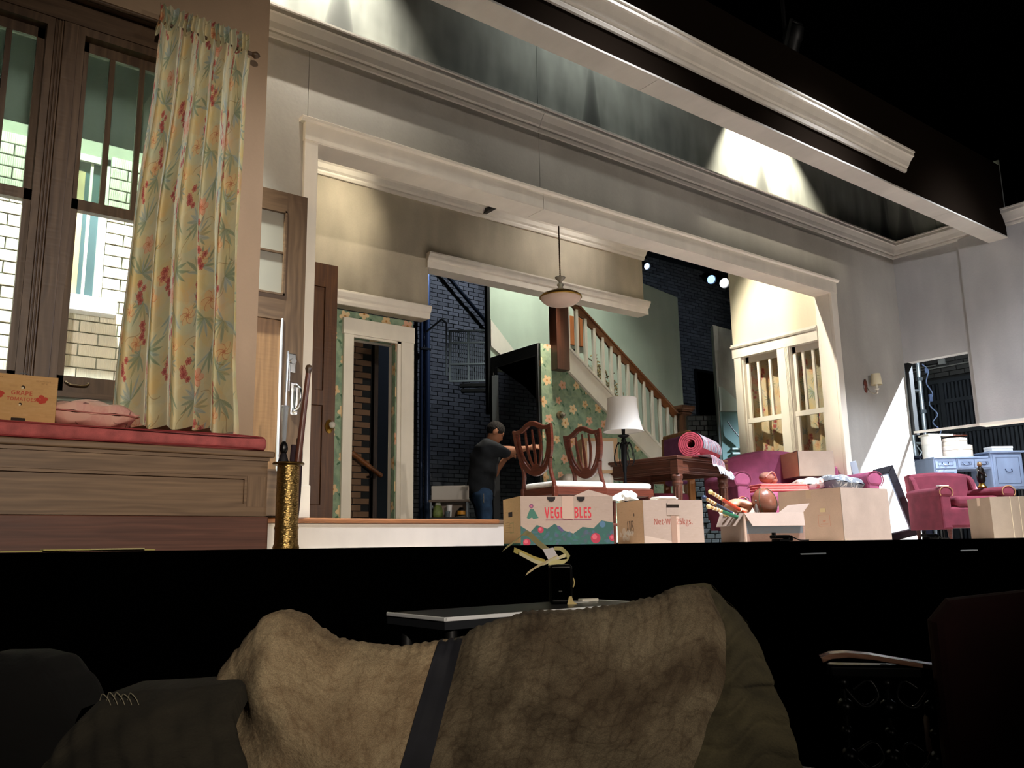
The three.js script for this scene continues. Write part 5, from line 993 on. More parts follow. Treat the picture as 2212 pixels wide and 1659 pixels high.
function hatBox(label, at, r, h, color) {
  const t = thing('hat_box', label, 'hat box', at, 0); t.scale.setScalar(vk);
  const m = std({ map: hatCloth, color, roughness: 0.8 });
  mesh('body', lathe([[0, 0], [r * 0.97, 0], [r * 0.98, 0.004], [r * 0.98, h * 0.8], [0, h * 0.8]], 40), m, t);
  mesh('lid', lathe([[r * 0.985, h * 0.62], [r, h * 0.62], [r, h - 0.006], [r * 0.99, h], [0, h]], 40), m, t);
}
hatBox('tall white hat box at the left end of the vanity desk', onVan(-0.21, 0.911, 0.02), 0.105, 0.25, '#f0eee8');
hatBox('wide cream hat box, lower of the stacked pair on the vanity desk', onVan(0.07, 0.911, 0.03), 0.165, 0.135, '#ecdccb');
hatBox('cream hat box, upper and smaller of the stacked pair on the vanity desk', onVan(0.05, 1.046, 0.03), 0.135, 0.085, '#efe2d4');
{
  const t = thing('board_lid', 'white flat board with a brown underside lying across the tall hat box', 'board', onVan(-0.15, 1.162, 0.02), R(vanTurn + 8));
  mesh('board', rb(0.34, 0.02, 0.20, 0.004, 0, 0.011, 0), M.trimWhite, t);
  mesh('brown_end', rb(0.24, 0.012, 0.16, 0.003, 0.26, 0.008, 0), M.mahogany, t);
}
{
  const t = thing('white_gift_box', 'small white lidded box on the right pedestal of the vanity desk', 'box', onVan(0.52, 0.967, 0.08), R(vanTurn));
  mesh('body', rb(0.26, 0.05, 0.17, 0.004, 0, 0.025, 0), std({ color: 0xe9e9ea, roughness: 0.7 }), t);
  mesh('lid', rb(0.268, 0.028, 0.178, 0.004, 0, 0.05, 0), std({ color: 0xf0f0f1, roughness: 0.7 }), t);
}
// hall pendant, sconce, thermostat, pictures
{
  const t = thing('pendant_lamp', 'brass rimmed pendant lamp with a glass bowl hanging in the hall', 'pendant lamp', [4.76, F, -5.45]);
  mesh('chain', [tube([[0, 2.34, 0], [0.002, 2.9, 0], [0, 3.3, 0]], 0.004, 30, 6), ...Array.from({ length: 34 }, (_, k) => new THREE.TorusGeometry(0.009, 0.0025, 5, 10).scale(0.7, 1.2, 1).rotateY(k % 2 ? 0 : Math.PI / 2).translate(0, 2.345 + k * 0.0175, 0))], std({ color: 0x5c4a30, metalness: 0.9, roughness: 0.4 }), t);
  mesh('ceiling_bar', b2(-0.02, 0.02, 3.29, 3.33, -1.2, 0.3), M.black2, t);
  const cg = phys({ color: 0xf4efe2, transmission: 0.6, roughness: 0.08, ior: 1.5, thickness: 0.03 });
  mesh('glass_stem', lathe([[0, 2.20], [0.042, 2.205], [0.04, 2.215], [0.018, 2.235], [0.03, 2.25], [0.03, 2.262], [0.014, 2.27], [0.014, 2.285], [0.045, 2.318], [0.047, 2.325], [0.02, 2.335], [0, 2.338]], 24), cg, t);
  mesh('brass_rim', lathe([[0.02, 2.21], [0.10, 2.195], [0.165, 2.168], [0.186, 2.148], [0.187, 2.138], [0.178, 2.136], [0.17, 2.146], [0.03, 2.19]], 48), M.brass, t);
  mesh('glass_bowl', lathe([[0.178, 2.142], [0.165, 2.112], [0.13, 2.085], [0.07, 2.066], [0.0, 2.06], [0, 2.066], [0.068, 2.072], [0.127, 2.091], [0.16, 2.116], [0.173, 2.143]], 48), phys({ color: 0xecd0bc, roughness: 0.55, transmission: 0.35, thickness: 0 }), t);
}
{
  const t = thing('wall_sconce', 'small candle wall lamp with a cream shade on the right pier', 'wall lamp', [8.80, F + 1.69, ZB]);
  mesh('back_plate', lathe([[0, 0], [0.045, 0.002], [0.05, 0.008], [0.02, 0.016], [0, 0.02]], 24).scale(0.75, 1, 1.6).rotateX(Math.PI / 2), M.mahogany, t);
  mesh('arm', tube([[0, -0.01, 0.015], [0.02, -0.075, 0.05], [0.06, -0.09, 0.075], [0.095, -0.06, 0.08], [0.10, -0.02, 0.08]], 0.006, 26, 8), std({ color: 0x8f8574, metalness: 0.9, roughness: 0.3 }), t);
  mesh('candle', [cyl(0.012, 0.012, 0.07, 0.10, 0.005, 0.08), lathe([[0.006, -0.05], [0.022, -0.04], [0.024, -0.03], [0.012, -0.03]], 16).translate(0.10, 0, 0.08), ball(0.011, 0.10, -0.075, 0.08, 10)], std({ color: 0xd9d2bf, roughness: 0.5 }), t);
  mesh('shade', lathe([[0.060, 0.0], [0.048, 0.125], [0.046, 0.125], [0.058, 0.0]], 28).translate(0.10, 0.01, 0.08), phys({ color: 0xe8dcba, roughness: 0.95, transmission: 0.35, thickness: 0 }), t);
}
{
  const t = thing('thermostat', 'round brown thermostat fixed to the papered side of the stairs', 'thermostat', [6.385, F + 1.485, -7.385]);
  mesh('plate', lathe([[0, 0], [0.05, 0.002], [0.052, 0.01], [0.03, 0.018], [0, 0.02]], 24).rotateX(Math.PI / 2), std({ color: 0x6e6248, metalness: 0.6, roughness: 0.4 }), t);
  mesh('knob', ball(0.032, 0.008, 0, 0.045, 18), std({ color: 0x9a9486, roughness: 0.2, metalness: 0.5 }), t);
}
{
  const t = thing('wood_plaque', 'orange brown wooden plaque hung on the stair wall behind the balusters', 'plaque', [7.47, F + 2.84, -8.31]);
  mesh('board', rb(0.40, 0.40, 0.03, 0.006, 0, 0, 0.0), wd(turned(woodTexture('#b06a3c', '#8a4f2a', 97)), { roughness: 0.5 }), t);
  mesh('batten', [b2(-0.10, -0.09, -0.19, 0.19, 0.014, 0.018), b2(0.09, 0.10, -0.19, 0.19, 0.014, 0.018)], M.doorWood, t);
}
{
  const t = thing('dried_garland', 'dried leafy garland hanging on the stair wall behind the balusters', 'garland', [7.98, F + 2.22, -8.29]);
  mesh('twig', [tube([[-0.28, 0.27, 0], [-0.1, 0.16, 0.02], [0.02, -0.05, 0.0], [0.22, -0.28, 0.01]], 0.008, 30, 6), tube([[-0.2, -0.1, 0], [0.0, 0.02, 0.02], [0.2, 0.12, 0]], 0.006, 20, 6)], std({ color: 0x5a4a34, roughness: 0.9 }), t);
  const lv = []; for (let k = 0; k < 150; k++) { const q = rnd(), x = lerp(-0.28, 0.24, q) + (rnd() - 0.5) * 0.22, y = lerp(0.25, -0.28, q) + (rnd() - 0.5) * 0.24; lv.push(new THREE.SphereGeometry(0.024, 6, 4).scale(1.3, 0.5, 0.2).rotateZ(rnd() * 6).rotateY(rnd() - 0.5).translate(x, y, 0.01 + rnd() * 0.03)); }
  const l = mesh('leaves', lv, std({ color: 0x8a7a56, roughness: 0.9 }), t); l.userData.kind = 'stuff';
}
// curtains outside the hall window
for (let k = 0; k < 2; k++) {
  const t = thing('window_curtain', k ? 'dark floral curtain behind the hall window, the panel nearer the wall lamp' : 'dark floral curtain behind the hall window, the panel nearer the stairs', 'curtain', [8.47, F, [-5.945, -5.36][k]], R(90));
  mesh('cloth', drape((v) => -0.31, (v) => 0.31, () => 2.36, () => 0.45, 0, 4.5, 0.014, 0.024, 2 + k, 0.9, 90, 24), phys({ map: floral, color: k ? 0xffffff : 0xf2e6e0, roughness: 0.9, side: THREE.DoubleSide }), t, true);
  mesh('rod', bar([-0.31, 2.36, 0], [0.31, 2.36, 0], 0.01), M.doorWoodFlat, t);
}

// ================================================================== THINGS, backstage
function brickPier(name, w, h, at, turn, bw, bh, mats, single, parent) {   // courses of bricks standing proud of recessed joints
  const g = structure(name, at); g.rotation.y = turn;
  mesh('mortar', b2(0.004, w - 0.004, 0, h - 0.004, -0.10, -0.008), std({ color: 0x16191b, roughness: 0.95 }), g);
  const one = joined(rb(bw - 0.009, bh - 0.009, 0.03, 0.003, 0, 0, 0, 1)), cut = joined(rb(bw / 2 - 0.009, bh - 0.009, 0.03, 0.003, 0, 0, 0, 1)), loose = [];
  for (let j = 0; j * bh + bh < h + 0.002; j++) {
    const off = (j % 2) * bw / 2;
    if (off) { const b = cut.clone().translate(bw / 4, (j + 0.5) * bh, -0.008); single ? piece('brick', cut, mats[0], g).position.set(bw / 4, (j + 0.5) * bh, -0.008) : loose.push(b); }
    for (let x = off + bw / 2; x + bw / 2 < w + 0.002; x += bw) {
      const z = -0.008 + rnd() * 0.006;
      if (single) piece('brick', one, mats[Math.floor(rnd() * mats.length)], g).position.set(x, (j + 0.5) * bh, z); else loose.push(one.clone().translate(x, (j + 0.5) * bh, z));
    }
  }
  if (!single) { const b = mesh('bricks', loose, mats[0], g); b.userData.kind = 'stuff'; }
  return g;
}
const slate = [0x2c3436, 0x333b3c, 0x262d30].map((c) => std({ color: c, roughness: 0.6 }));
brickPier('brick_parapet', 0.40, 1.56, [8.06, F, -6.93], R(-37.6), 0.098, 0.062, slate, true);
brickPier('brick_pier', 0.62, 2.7, [3.78, -0.35, -8.2], 0, 0.20, 0.068, [std({ color: 0x6e5540, roughness: 0.9 })], false);
{
  const t = thing('escape_handrail', 'short brown handrail fixed beside the brick pier beyond the doorway', 'handrail', [3.9, 0, -8.08]);
  mesh('rail', bar([0.2, 1.00, 0], [0.56, 0.765, 0], 0.026), M.rail, t);
  mesh('bracket', [bar([0.45, 0.835, 0], [0.45, 0.76, -0.03], 0.012), bar([0.45, 0.76, -0.03], [0.45, 0.76, -0.11], 0.012)], M.iron, t);
  const p = thing('dark_post', 'dark square post at the edge of the brick pier beyond the doorway', 'post', [4.44, -0.35, -8.22]);
  mesh('post', rb(0.05, 2.75, 0.07, 0.004, 0, 1.375, 0), wd(turned(woodTexture('#4a382c', '#2a2019', 98))), p);
}
{                                                       // cage panel on the rear platform
  const t = thing('cage_panel', 'dark steel cage panel of vertical bars hung before the rear brick wall', 'cage panel', [7.22, 2.46, -10.4], R(-37.6));
  const W = 0.60, H = 0.80, m = std({ color: 0x8b959c, roughness: 0.45, metalness: 0.2 });
  mesh('frame', [rb(0.03, H, 0.03, 0.004, -W / 2, H / 2, 0), rb(0.026, H, 0.03, 0.004, -0.02, H / 2, 0), rb(0.03, H, 0.03, 0.004, W / 2, H / 2, 0)], m, t);
  for (const y of [0.01, 0.27, 0.60, 0.79]) mesh('cross_rail', rb(W, 0.028, 0.032, 0.004, 0, y, 0.003), m, t);
  for (let k = 0; k < 19; k++) mesh('bar', bar([-W / 2 + 0.03 + k * 0.03, 0.01, 0], [-W / 2 + 0.03 + k * 0.03, 0.79, 0], 0.006, 0.006, 6), m, t);
  mesh('lower_tray', [rb(0.46, 0.05, 0.10, 0.006, 0.08, -0.06, 0.0), rb(0.44, 0.05, 0.10, 0.006, 0.09, -0.14, 0.0), rb(0.02, 0.2, 0.02, 0.003, -0.1, -0.08, 0), rb(0.02, 0.2, 0.02, 0.003, 0.28, -0.08, 0)], M.iron, t);
  mesh('side_arm', [bar([-W / 2 - 0.05, 0.10, 0], [-W / 2 - 0.05, 0.92, 0], 0.012), bar([-W / 2 - 0.05, 0.92, 0], [-W / 2 - 0.12, 0.98, 0], 0.014), bar([-W / 2 - 0.12, 0.98, 0], [-W / 2 - 0.36, 0.78, 0], 0.015)], m, t);
  mesh('hanger', [bar([-0.25, 0.8, -0.02], [-0.25, 5.56, -0.02], 0.003), bar([0.25, 0.8, -0.02], [0.25, 5.56, -0.02], 0.003)], M.iron, t);
}
{
  const t = thing('brace_pipe', 'long dark diagonal brace pipe in front of the rear brick wall', 'pipe', [0, 0, 0]);
  mesh('pipe', bar([8.2, 5.24, -12.88], [9.75, 3.90, -12.88], 0.035, 0.035, 14), std({ color: 0x2a313c, metalness: 0.7, roughness: 0.3 }), t);
  mesh('flange', bar([9.75, 3.90, -12.88], [9.75, 3.9, -13.02], 0.05), M.iron, t);
  const p = thing('riser_pipe', 'tall upright pipe seen at the edge of the hall header by the rear bricks', 'pipe', [8.03, -0.35, -12.9]);
  mesh('pipe', bar([0, 0, 0], [0, 6.8, 0], 0.05, 0.05, 16), std({ color: 0x5b6b8c, metalness: 0.6, roughness: 0.3 }), p);
  mesh('second_pipe', bar([-0.13, 0, 0], [-0.13, 6.8, 0], 0.035, 0.035, 14), std({ color: 0x424e68, metalness: 0.6, roughness: 0.35 }), p);
  mesh('clamp', [rb(0.22, 0.05, 0.06, 0.01, -0.06, 3.9, 0.02)], M.iron, p);
}
{
  const t = thing('grey_stud', 'grey painted upright stud with a bolt on top beyond the stairs', 'post', [6.06, -0.35, -8.19], R(-37));
  mesh('stud', rb(0.08, 2.4, 0.04, 0.004, 0, 1.20, 0), std({ color: 0x5a5d5e, roughness: 0.7 }), t);
  mesh('bolt', [cyl(0.012, 0.012, 0.03, -0.02, 2.42, 0), cyl(0.02, 0.02, 0.012, -0.02, 2.405, 0)], M.chrome, t);
}
{
  const t = thing('dark_doorway_flat', 'black panel painting the dark of a doorway in the rear brick wall right of the stairs', 'panel', [15.9, 2.2, -12.99]);
  mesh('panel', b2(-0.42, 0.42, 0, 1.8, -0.02, 0.03), M.black, t);  // black sheet paints the unlit opening
  mesh('frame', [b2(-0.47, -0.42, 0, 1.85, -0.02, 0.05), b2(0.42, 0.47, 0, 1.85, -0.02, 0.05), b2(-0.42, 0.42, 1.8, 1.85, -0.02, 0.05)], M.black2, t);
}
{
  const t = thing('scenery_flat', 'grey back of a scenery flat standing past the hall window wall', 'scenery flat', [8.235, F, -6.60], R(-30));
  const g = std({ map: plaster('#8f938f', 0.2, 99, 0.8), roughness: 0.85 });
  mesh('panel', ext([[0, 0], [0.36, 0], [0.36, 2.56], [0, 2.66]], 0.012).translate(0, 0, 0), g, t);
  mesh('edge', rb(0.02, 2.64, 0.04, 0.003, -0.008, 1.32, 0.0), std({ color: 0x2f3a38, roughness: 0.7 }), t);
  mesh('brace', ext([[0.02, 1.88], [0.06, 1.88], [0.34, 1.62], [0.34, 1.58], [0.02, 1.58]], 0.02).translate(0, 0, 0.016), std({ color: 0x9fb0ae, roughness: 0.7 }), t);
  mesh('lower_panel', b2(0.02, 0.36, 0.62, 1.57, 0.006, 0.014), std({ color: 0x5f7f80, roughness: 0.8 }), t);
  for (let k = 0; k < 9; k++) mesh('slat', rb(0.20, 0.022, 0.014, 0.003, 0.24, 0.68 + k * 0.055, 0.02), std({ color: 0x9fb3b3, roughness: 0.6 }), t);
  mesh('cable', tube([[0.10, 1.45, 0.03], [0.16, 1.35, 0.04], [0.27, 1.2, 0.035], [0.30, 1.0, 0.03], [0.31, 0.7, 0.03]], 0.006, 30, 6), M.black2, t);
  const p = thing('white_pole', 'white wooden pole standing upright against the grey scenery flat', 'pole', [8.36, F, -6.56]);
  mesh('pole', rb(0.062, 1.55, 0.05, 0.008, 0, 0.775, 0), std({ map: plaster('#d9d6bd', 0.1, 100, 0.6), roughness: 0.7 }), p);
  mesh('tie', tube([[-0.02, 1.55, 0], [-0.025, 1.60, 0.01], [-0.04, 1.64, 0.0], [-0.03, 1.58, 0.02]], 0.004, 16, 5), std({ color: 0xcfe0dc, roughness: 0.7 }), p);
}
// the lamps that show
lampHead([9.26, 4.17, -8.6], [7.6, 1.6, -3.5], [0.55, 0.72, 1], 3, 0.35, 0.8, 'wing', { label: 'blue white spotlight leftmost of three seen beyond the stairs', glow: 2, pipe: true, size: 0.62 });
lampHead([10.04, 3.95, -8.02], [6.0, 0.4, -2.0], [0.30, 0.55, 1], 3, 0.35, 0.8, 'wing', { label: 'blue spotlight in the middle of three seen beyond the stairs', glow: 2.2, pipe: true, size: 0.8 });
lampHead([10.19, 3.89, -7.90], [6.0, 0.2, -2.0], [0.9, 0.93, 1], 3, 0.35, 0.8, 'wing', { label: 'white spotlight rightmost of three seen beyond the stairs, by the hall window wall', glow: 3, pipe: true, size: 0.9 });
// utility bench and things on it, left of the man
{
  const t = thing('utility_bench', 'white backed utility bench with a low shelf behind the stage left of the man', 'bench', [5.02, -0.35, -7.62], R(-37));
  const w = std({ color: 0xb9b5ae, roughness: 0.6 });
  mesh('back_panel', [rb(0.40, 0.16, 0.02, 0.004, 0, 0.925, -0.10)], w, t);
  mesh('worktop', rb(0.42, 0.025, 0.24, 0.004, 0, 0.835, 0), std({ color: 0x5a4e44, roughness: 0.6 }), t);
  mesh('shelf', rb(0.40, 0.02, 0.24, 0.004, 0, 0.655, 0), M.black2, t);
  for (const x of [-0.19, 0.19]) for (const z of [-0.1, 0.1]) mesh('leg', rb(0.022, 0.84, 0.022, 0.003, x, 0.42, z), M.steel, t);
  mesh('rear_panel', rb(0.36, 0.15, 0.012, 0.003, 0, 0.745, -0.112), std({ color: 0x8a7c70, roughness: 0.8 }), t);
}
const onBench = (x, y, z) => { const a = R(-37); return [5.02 + x * Math.cos(a) + z * Math.sin(a), -0.35 + y, -7.62 - x * Math.sin(a) + z * Math.cos(a)]; };
{
  const t = thing('green_bag', 'green and white bag of produce at the left end of the bench shelf', 'bag', onBench(-0.12, 0.666, 0.04));
  mesh('bag', lathe([[0, 0], [0.055, 0], [0.06, 0.03], [0.052, 0.09], [0.036, 0.125], [0.0, 0.13]], 20).scale(1, 1, 0.7), std({ map: clothTexture('#6e7f42', 0.3, 101, 0.15), roughness: 0.6 }), t);
  mesh('neck', lathe([[0, 0.125], [0.034, 0.125], [0.028, 0.16], [0.038, 0.185], [0, 0.18]], 18).scale(1, 1, 0.7), std({ color: 0xaeb0a2, roughness: 0.5 }), t);
}
{
  const t = thing('paper_cup', 'stacked white paper cups in the middle of the bench shelf', 'cup', onBench(0.0, 0.666, 0.06));
  mesh('cup', lathe([[0, 0], [0.022, 0], [0.028, 0.075], [0.03, 0.078], [0.026, 0.078], [0.02, 0.004]], 20), std({ color: 0xd8dcdf, roughness: 0.6 }), t);
  mesh('second_cup', lathe([[0.024, 0.05], [0.03, 0.125], [0.032, 0.128], [0.028, 0.128], [0.022, 0.06]], 20), std({ color: 0xe4e6e8, roughness: 0.6 }), t);
  mesh('glass', lathe([[0, 0], [0.024, 0], [0.028, 0.06], [0.026, 0.06], [0.022, 0.005]], 18).translate(-0.04, 0, 0.03), phys({ color: 0xb8c6cc, transmission: 0.8, roughness: 0.05 }), t);
}
{
  const t = thing('yellow_pot', 'dark pot with a yellow band at the right end of the bench shelf', 'pot', onBench(0.125, 0.666, 0.05));
  mesh('pot', lathe([[0, 0], [0.034, 0], [0.042, 0.03], [0.04, 0.07], [0.03, 0.085], [0.02, 0.1], [0, 0.1]], 22), M.blackGloss, t);
  mesh('band', lathe([[0.0345, 0.012], [0.0425, 0.03], [0.0425, 0.055], [0.0405, 0.066]], 22), std({ color: 0xc98a1c, roughness: 0.5 }), t);
  mesh('saucer', lathe([[0, 0], [0.05, 0.0], [0.055, 0.008], [0.0, 0.004]], 22), std({ color: 0xd8d2c4, roughness: 0.5 }), t);
}
// offstage right: dark loading wall, scaffold, stand-in boxes
{
  const t = structure('wall_offstage_right', [13.45, 0, -6.2]);
  mesh('backing', b2(0.05, 0.15, -0.35, 5.5, -2.6, 2.6), M.black2, t);
  const rib = std({ color: 0x2b3036, roughness: 0.5, metalness: 0.3 }), rows = [];
  for (let k = 0; k < 86; k++) rows.push(b2(0.0, 0.05, -0.35, 2.42, -2.6 + k * 0.06, -2.6 + k * 0.06 + 0.036));
  mesh('ribs', rows, rib, t).userData.kind = 'stuff';
  for (const y of [0.9, 1.62, 2.1, 2.42]) mesh('batten', b2(-0.03, 0.01, y, y + 0.06, -2.6, 2.6), std({ color: 0x1f2429, roughness: 0.5 }), t);
  for (const z of [-1.6, -0.2, 1.2]) mesh('batten', b2(-0.04, 0.0, -0.35, 2.42, z, z + 0.07), std({ color: 0x1f2429, roughness: 0.5 }), t);
  const bk = [], bm = std({ color: 0x30302e, roughness: 0.7 });
  for (let j = 0; j < 18; j++) for (let i = 0; i < 22; i++) bk.push(bx(0.05, 0.064, 0.22, 0.03, 2.56 + j * 0.075, -2.5 + i * 0.235 + (j % 2) * 0.117));
  mesh('bricks', bk, bm, t).userData.kind = 'stuff';
  const p = thing('conduit', 'pale conduit pipes with a small junction box on the offstage bricks', 'conduit', [13.4, 2.66, -6.2]);
  mesh('pipe', [bar([0, 0.0, -2.4], [0, 0.02, 2.4], 0.012), bar([0, 0.14, -2.4], [0, 0.05, -0.2], 0.010), bar([0, 0.27, -2.4], [0, 0.30, 2.4], 0.009)], std({ color: 0x8e8f8a, metalness: 0.5, roughness: 0.4 }), p);
  mesh('junction_box', [rb(0.05, 0.08, 0.10, 0.006, 0, 0.09, -0.1)], std({ color: 0x8a8c88, roughness: 0.5 }), p);
}
{
  const t = thing('scaffold_tower', 'steel scaffold frame lit blue white behind the hole in the right wall', 'scaffold', [11.86, -0.0, -5.98], R(-37)); t.scale.setScalar(1.1);
  const m = std({ color: 0xb9c4cc, metalness: 0.6, roughness: 0.35 });
  for (const [x, z] of [[-0.10, 0], [0.06, 0.0], [0.06, -0.6], [-0.10, -0.6]]) mesh('upright', bar([x, F, z], [x, 2.9, z], 0.027, 0.027, 14), m, t);
  for (const y of [0.55, 0.98, 1.22, 1.9, 2.5]) mesh('rung', [bar([-0.10, y, 0], [0.06, y, 0], 0.013), bar([0.06, y, 0], [0.06, y, -0.6], 0.013)], m, t);
  mesh('diagonal', [bar([-0.10, 1.24, 0.0], [0.06, 0.98, 0.0], 0.009), bar([-0.10, 0.98, 0.02], [0.06, 1.22, 0.02], 0.008), bar([0.06, 0.6, 0], [0.06, 1.8, -0.6], 0.012)], m, t);
  mesh('clamp', [0.7, 1.2, 1.62, 2.05].map((y) => rb(0.07, 0.05, 0.07, 0.01, 0.06, y, 0)), M.steel, t);
}
{
  const t = thing('hanging_cable', 'blue lit cable looped down the scaffold behind the hole in the right wall', 'cable', [11.95, 0, -5.92], R(-37)); t.scale.setScalar(1.1);
  mesh('cable', tube([[0.02, 2.25, 0], [0.08, 2.16, 0.02], [0.05, 2.0, 0], [0.10, 1.85, 0.03], [0.06, 1.72, 0.0], [0.14, 1.58, 0.02], [0.08, 1.48, 0.0], [0.16, 1.36, 0.02], [0.05, 1.26, 0]], 0.008, 70, 7), std({ color: 0x6f83a8, roughness: 0.4 }), t);
  mesh('connector', [rb(0.04, 0.10, 0.04, 0.008, 0.08, 1.80, 0.01), rb(0.035, 0.07, 0.035, 0.008, 0.06, 2.16, 0.01)], std({ color: 0x5a6c92, roughness: 0.4 }), t);
}
{
  const t = thing('fixture_boxes', 'dark blue boxes standing in for a lit floor spotlight beside the scaffold', 'stand in boxes', [11.25, F, -5.85], R(-37)); t.scale.setScalar(1.08);
  mesh('case', [rb(0.20, 0.34, 0.24, 0.012, 0, 0.60, 0), rb(0.24, 0.42, 0.26, 0.012, 0, 0.21, 0)], std({ color: 0x1a2240, roughness: 0.5 }), t);  // boxes stand in for a black spotlight, its blue light in the colour
  mesh('case', [rb(0.15, 0.22, 0.2, 0.012, 0.0, 0.885, 0)], std({ color: 0x20284a, roughness: 0.5 }), t);
  mesh('lid', [rb(0.22, 0.03, 0.24, 0.006, -0.02, 1.01, 0)], std({ color: 0x161b34, roughness: 0.5 }), t);
}

// ================================================================== THINGS, foreground: stage edge, pit table, blankets, seat
{
  const t = thing('paper_strips', 'yellowed paper strips lying along the stage edge below the window seat', 'paper', [0.40, F, -2.04]);
  for (const [x, w, y, z] of [[0.0, 0.30, 0.001, 0], [-0.03, 0.09, 0.003, 0.015], [0.07, 0.11, 0.0035, 0.01]]) mesh('strip', rb(w, 0.003, 0.035, 0.001, x, y + 0.0015, z), std({ color: [0xb9b068, 0xc9c08a, 0x8a8a4a][Math.round(Math.abs(x) * 10) % 3], roughness: 0.8 }), t);
}
function clamp(label, at) {
  const t = thing('edge_bracket', label, 'bracket', at);
  mesh('lip', rb(0.17, 0.006, 0.03, 0.002, 0, 0, 0.012), std({ color: 0xe8eef2, metalness: 0.2, roughness: 0.25 }), t);
  mesh('plate', rb(0.22, 0.075, 0.012, 0.006, 0.02, -0.042, 0.0), std({ color: 0x0b0d0f, roughness: 0.35, metalness: 0.4 }), t);
  mesh('screw', [cyl(0.006, 0.006, 0.008, 0, 0, 0, 10).rotateX(Math.PI / 2).translate(-0.05, -0.05, 0.009), cyl(0.006, 0.006, 0.008, 0, 0, 0, 10).rotateX(Math.PI / 2).translate(0.09, -0.068, 0.009)], M.chrome, t);
}
clamp('black plate with a shiny lip on the stage front below the open carton', [3.02, -0.054, -2.022]);
clamp('black plate with a shiny lip on the stage front at the far right', [4.31, -0.060, -2.022]);
function edgeMic(label, at, turn) {
  const t = thing('boundary_microphone', label, 'microphone', at, turn);
  mesh('body', [rb(0.10, 0.014, 0.03, 0.005, 0, 0.018, 0), rb(0.03, 0.022, 0.03, 0.005, 0.05, 0.012, 0), cyl(0.008, 0.008, 0.02, -0.04, 0.024, 0)], M.blackGloss, t);
  mesh('foot', rb(0.06, 0.01, 0.04, 0.003, 0, 0.005, 0), M.black2, t);
  mesh('cable', tube([[0.06, 0.012, 0], [0.10, 0.015, -0.01], [0.13, 0.004, 0.0], [0.16, 0.003, 0.02]], 0.0025, 20, 5), M.black2, t);
}
edgeMic('little black microphone on the stage edge before the open carton', [2.90, F, -2.06], 0);
edgeMic('little black microphone on the stage edge before the red armchair', [4.06, F, -2.06], 0);
{
  const t = thing('pit_table', 'black table with glints painted along its edge standing before the stage', 'table', [1.155, 0, -1.465]);
  const y = -0.135;
  mesh('top', b2(-0.27, 0.27, y - 0.022, y - 0.0005, -0.108, 0.104), std({ color: 0x2a2c30, roughness: 0.28 }), t);
  mesh('edge_glint', [rb(0.544, 0.008, 0.006, 0.002, 0, y - 0.003, 0.105), rb(0.006, 0.008, 0.216, 0.002, 0.27, y - 0.003, 0), rb(0.006, 0.008, 0.216, 0.002, -0.27, y - 0.003, 0)], std({ color: 0xf2f4f6, metalness: 0, roughness: 0.3 }), t);  // white strips paint stage light reflected along the table edges
  for (const x of [-0.24, 0.24]) for (const z of [-0.08, 0.08]) mesh('leg', bar([x, -1.3, z], [x, y - 0.022, z], 0.012), M.black2, t);
}
{
  const t = thing('white_eraser', 'small white block lying at the right end of the black table', 'block', [1.372, -0.1355, -1.505], R(-8));
  mesh('block', rb(0.045, 0.007, 0.02, 0.002, 0, 0.0035, 0), std({ color: 0xe6e2d4, roughness: 0.7 }), t);
  mesh('paper', rb(0.07, 0.0012, 0.04, 0.0004, -0.05, 0.0008, 0.005), std({ color: 0xd8d8d4, roughness: 0.8 }), t);
}
{
  const t = thing('cue_speaker', 'small black speaker on the black table with tape stuck on top', 'speaker', [1.285, -0.1355, -1.50], R(-37.6));
  mesh('cabinet', rb(0.052, 0.086, 0.05, 0.008, 0, 0.043, 0, 3), M.blackGloss, t);
  mesh('grille', rb(0.042, 0.07, 0.004, 0.003, 0, 0.044, 0.0255), M.black, t);
  mesh('badge', [rb(0.008, 0.003, 0.001, 0.0004, -0.002, 0.028, 0.028)], M.chrome, t);
  mesh('tape_tab', [ext([[0.012, 0], [0.034, 0], [0.026, 0.006], [0.022, 0.018], [0.016, 0.016]], 0.0012).translate(0, 0, 0.03), tube([[0.028, 0.035, 0.0], [0.031, 0.045, 0.002], [0.029, 0.055, 0.0]], 0.0016, 10, 5)], std({ color: 0xc9b47a, roughness: 0.7 }), t);
}
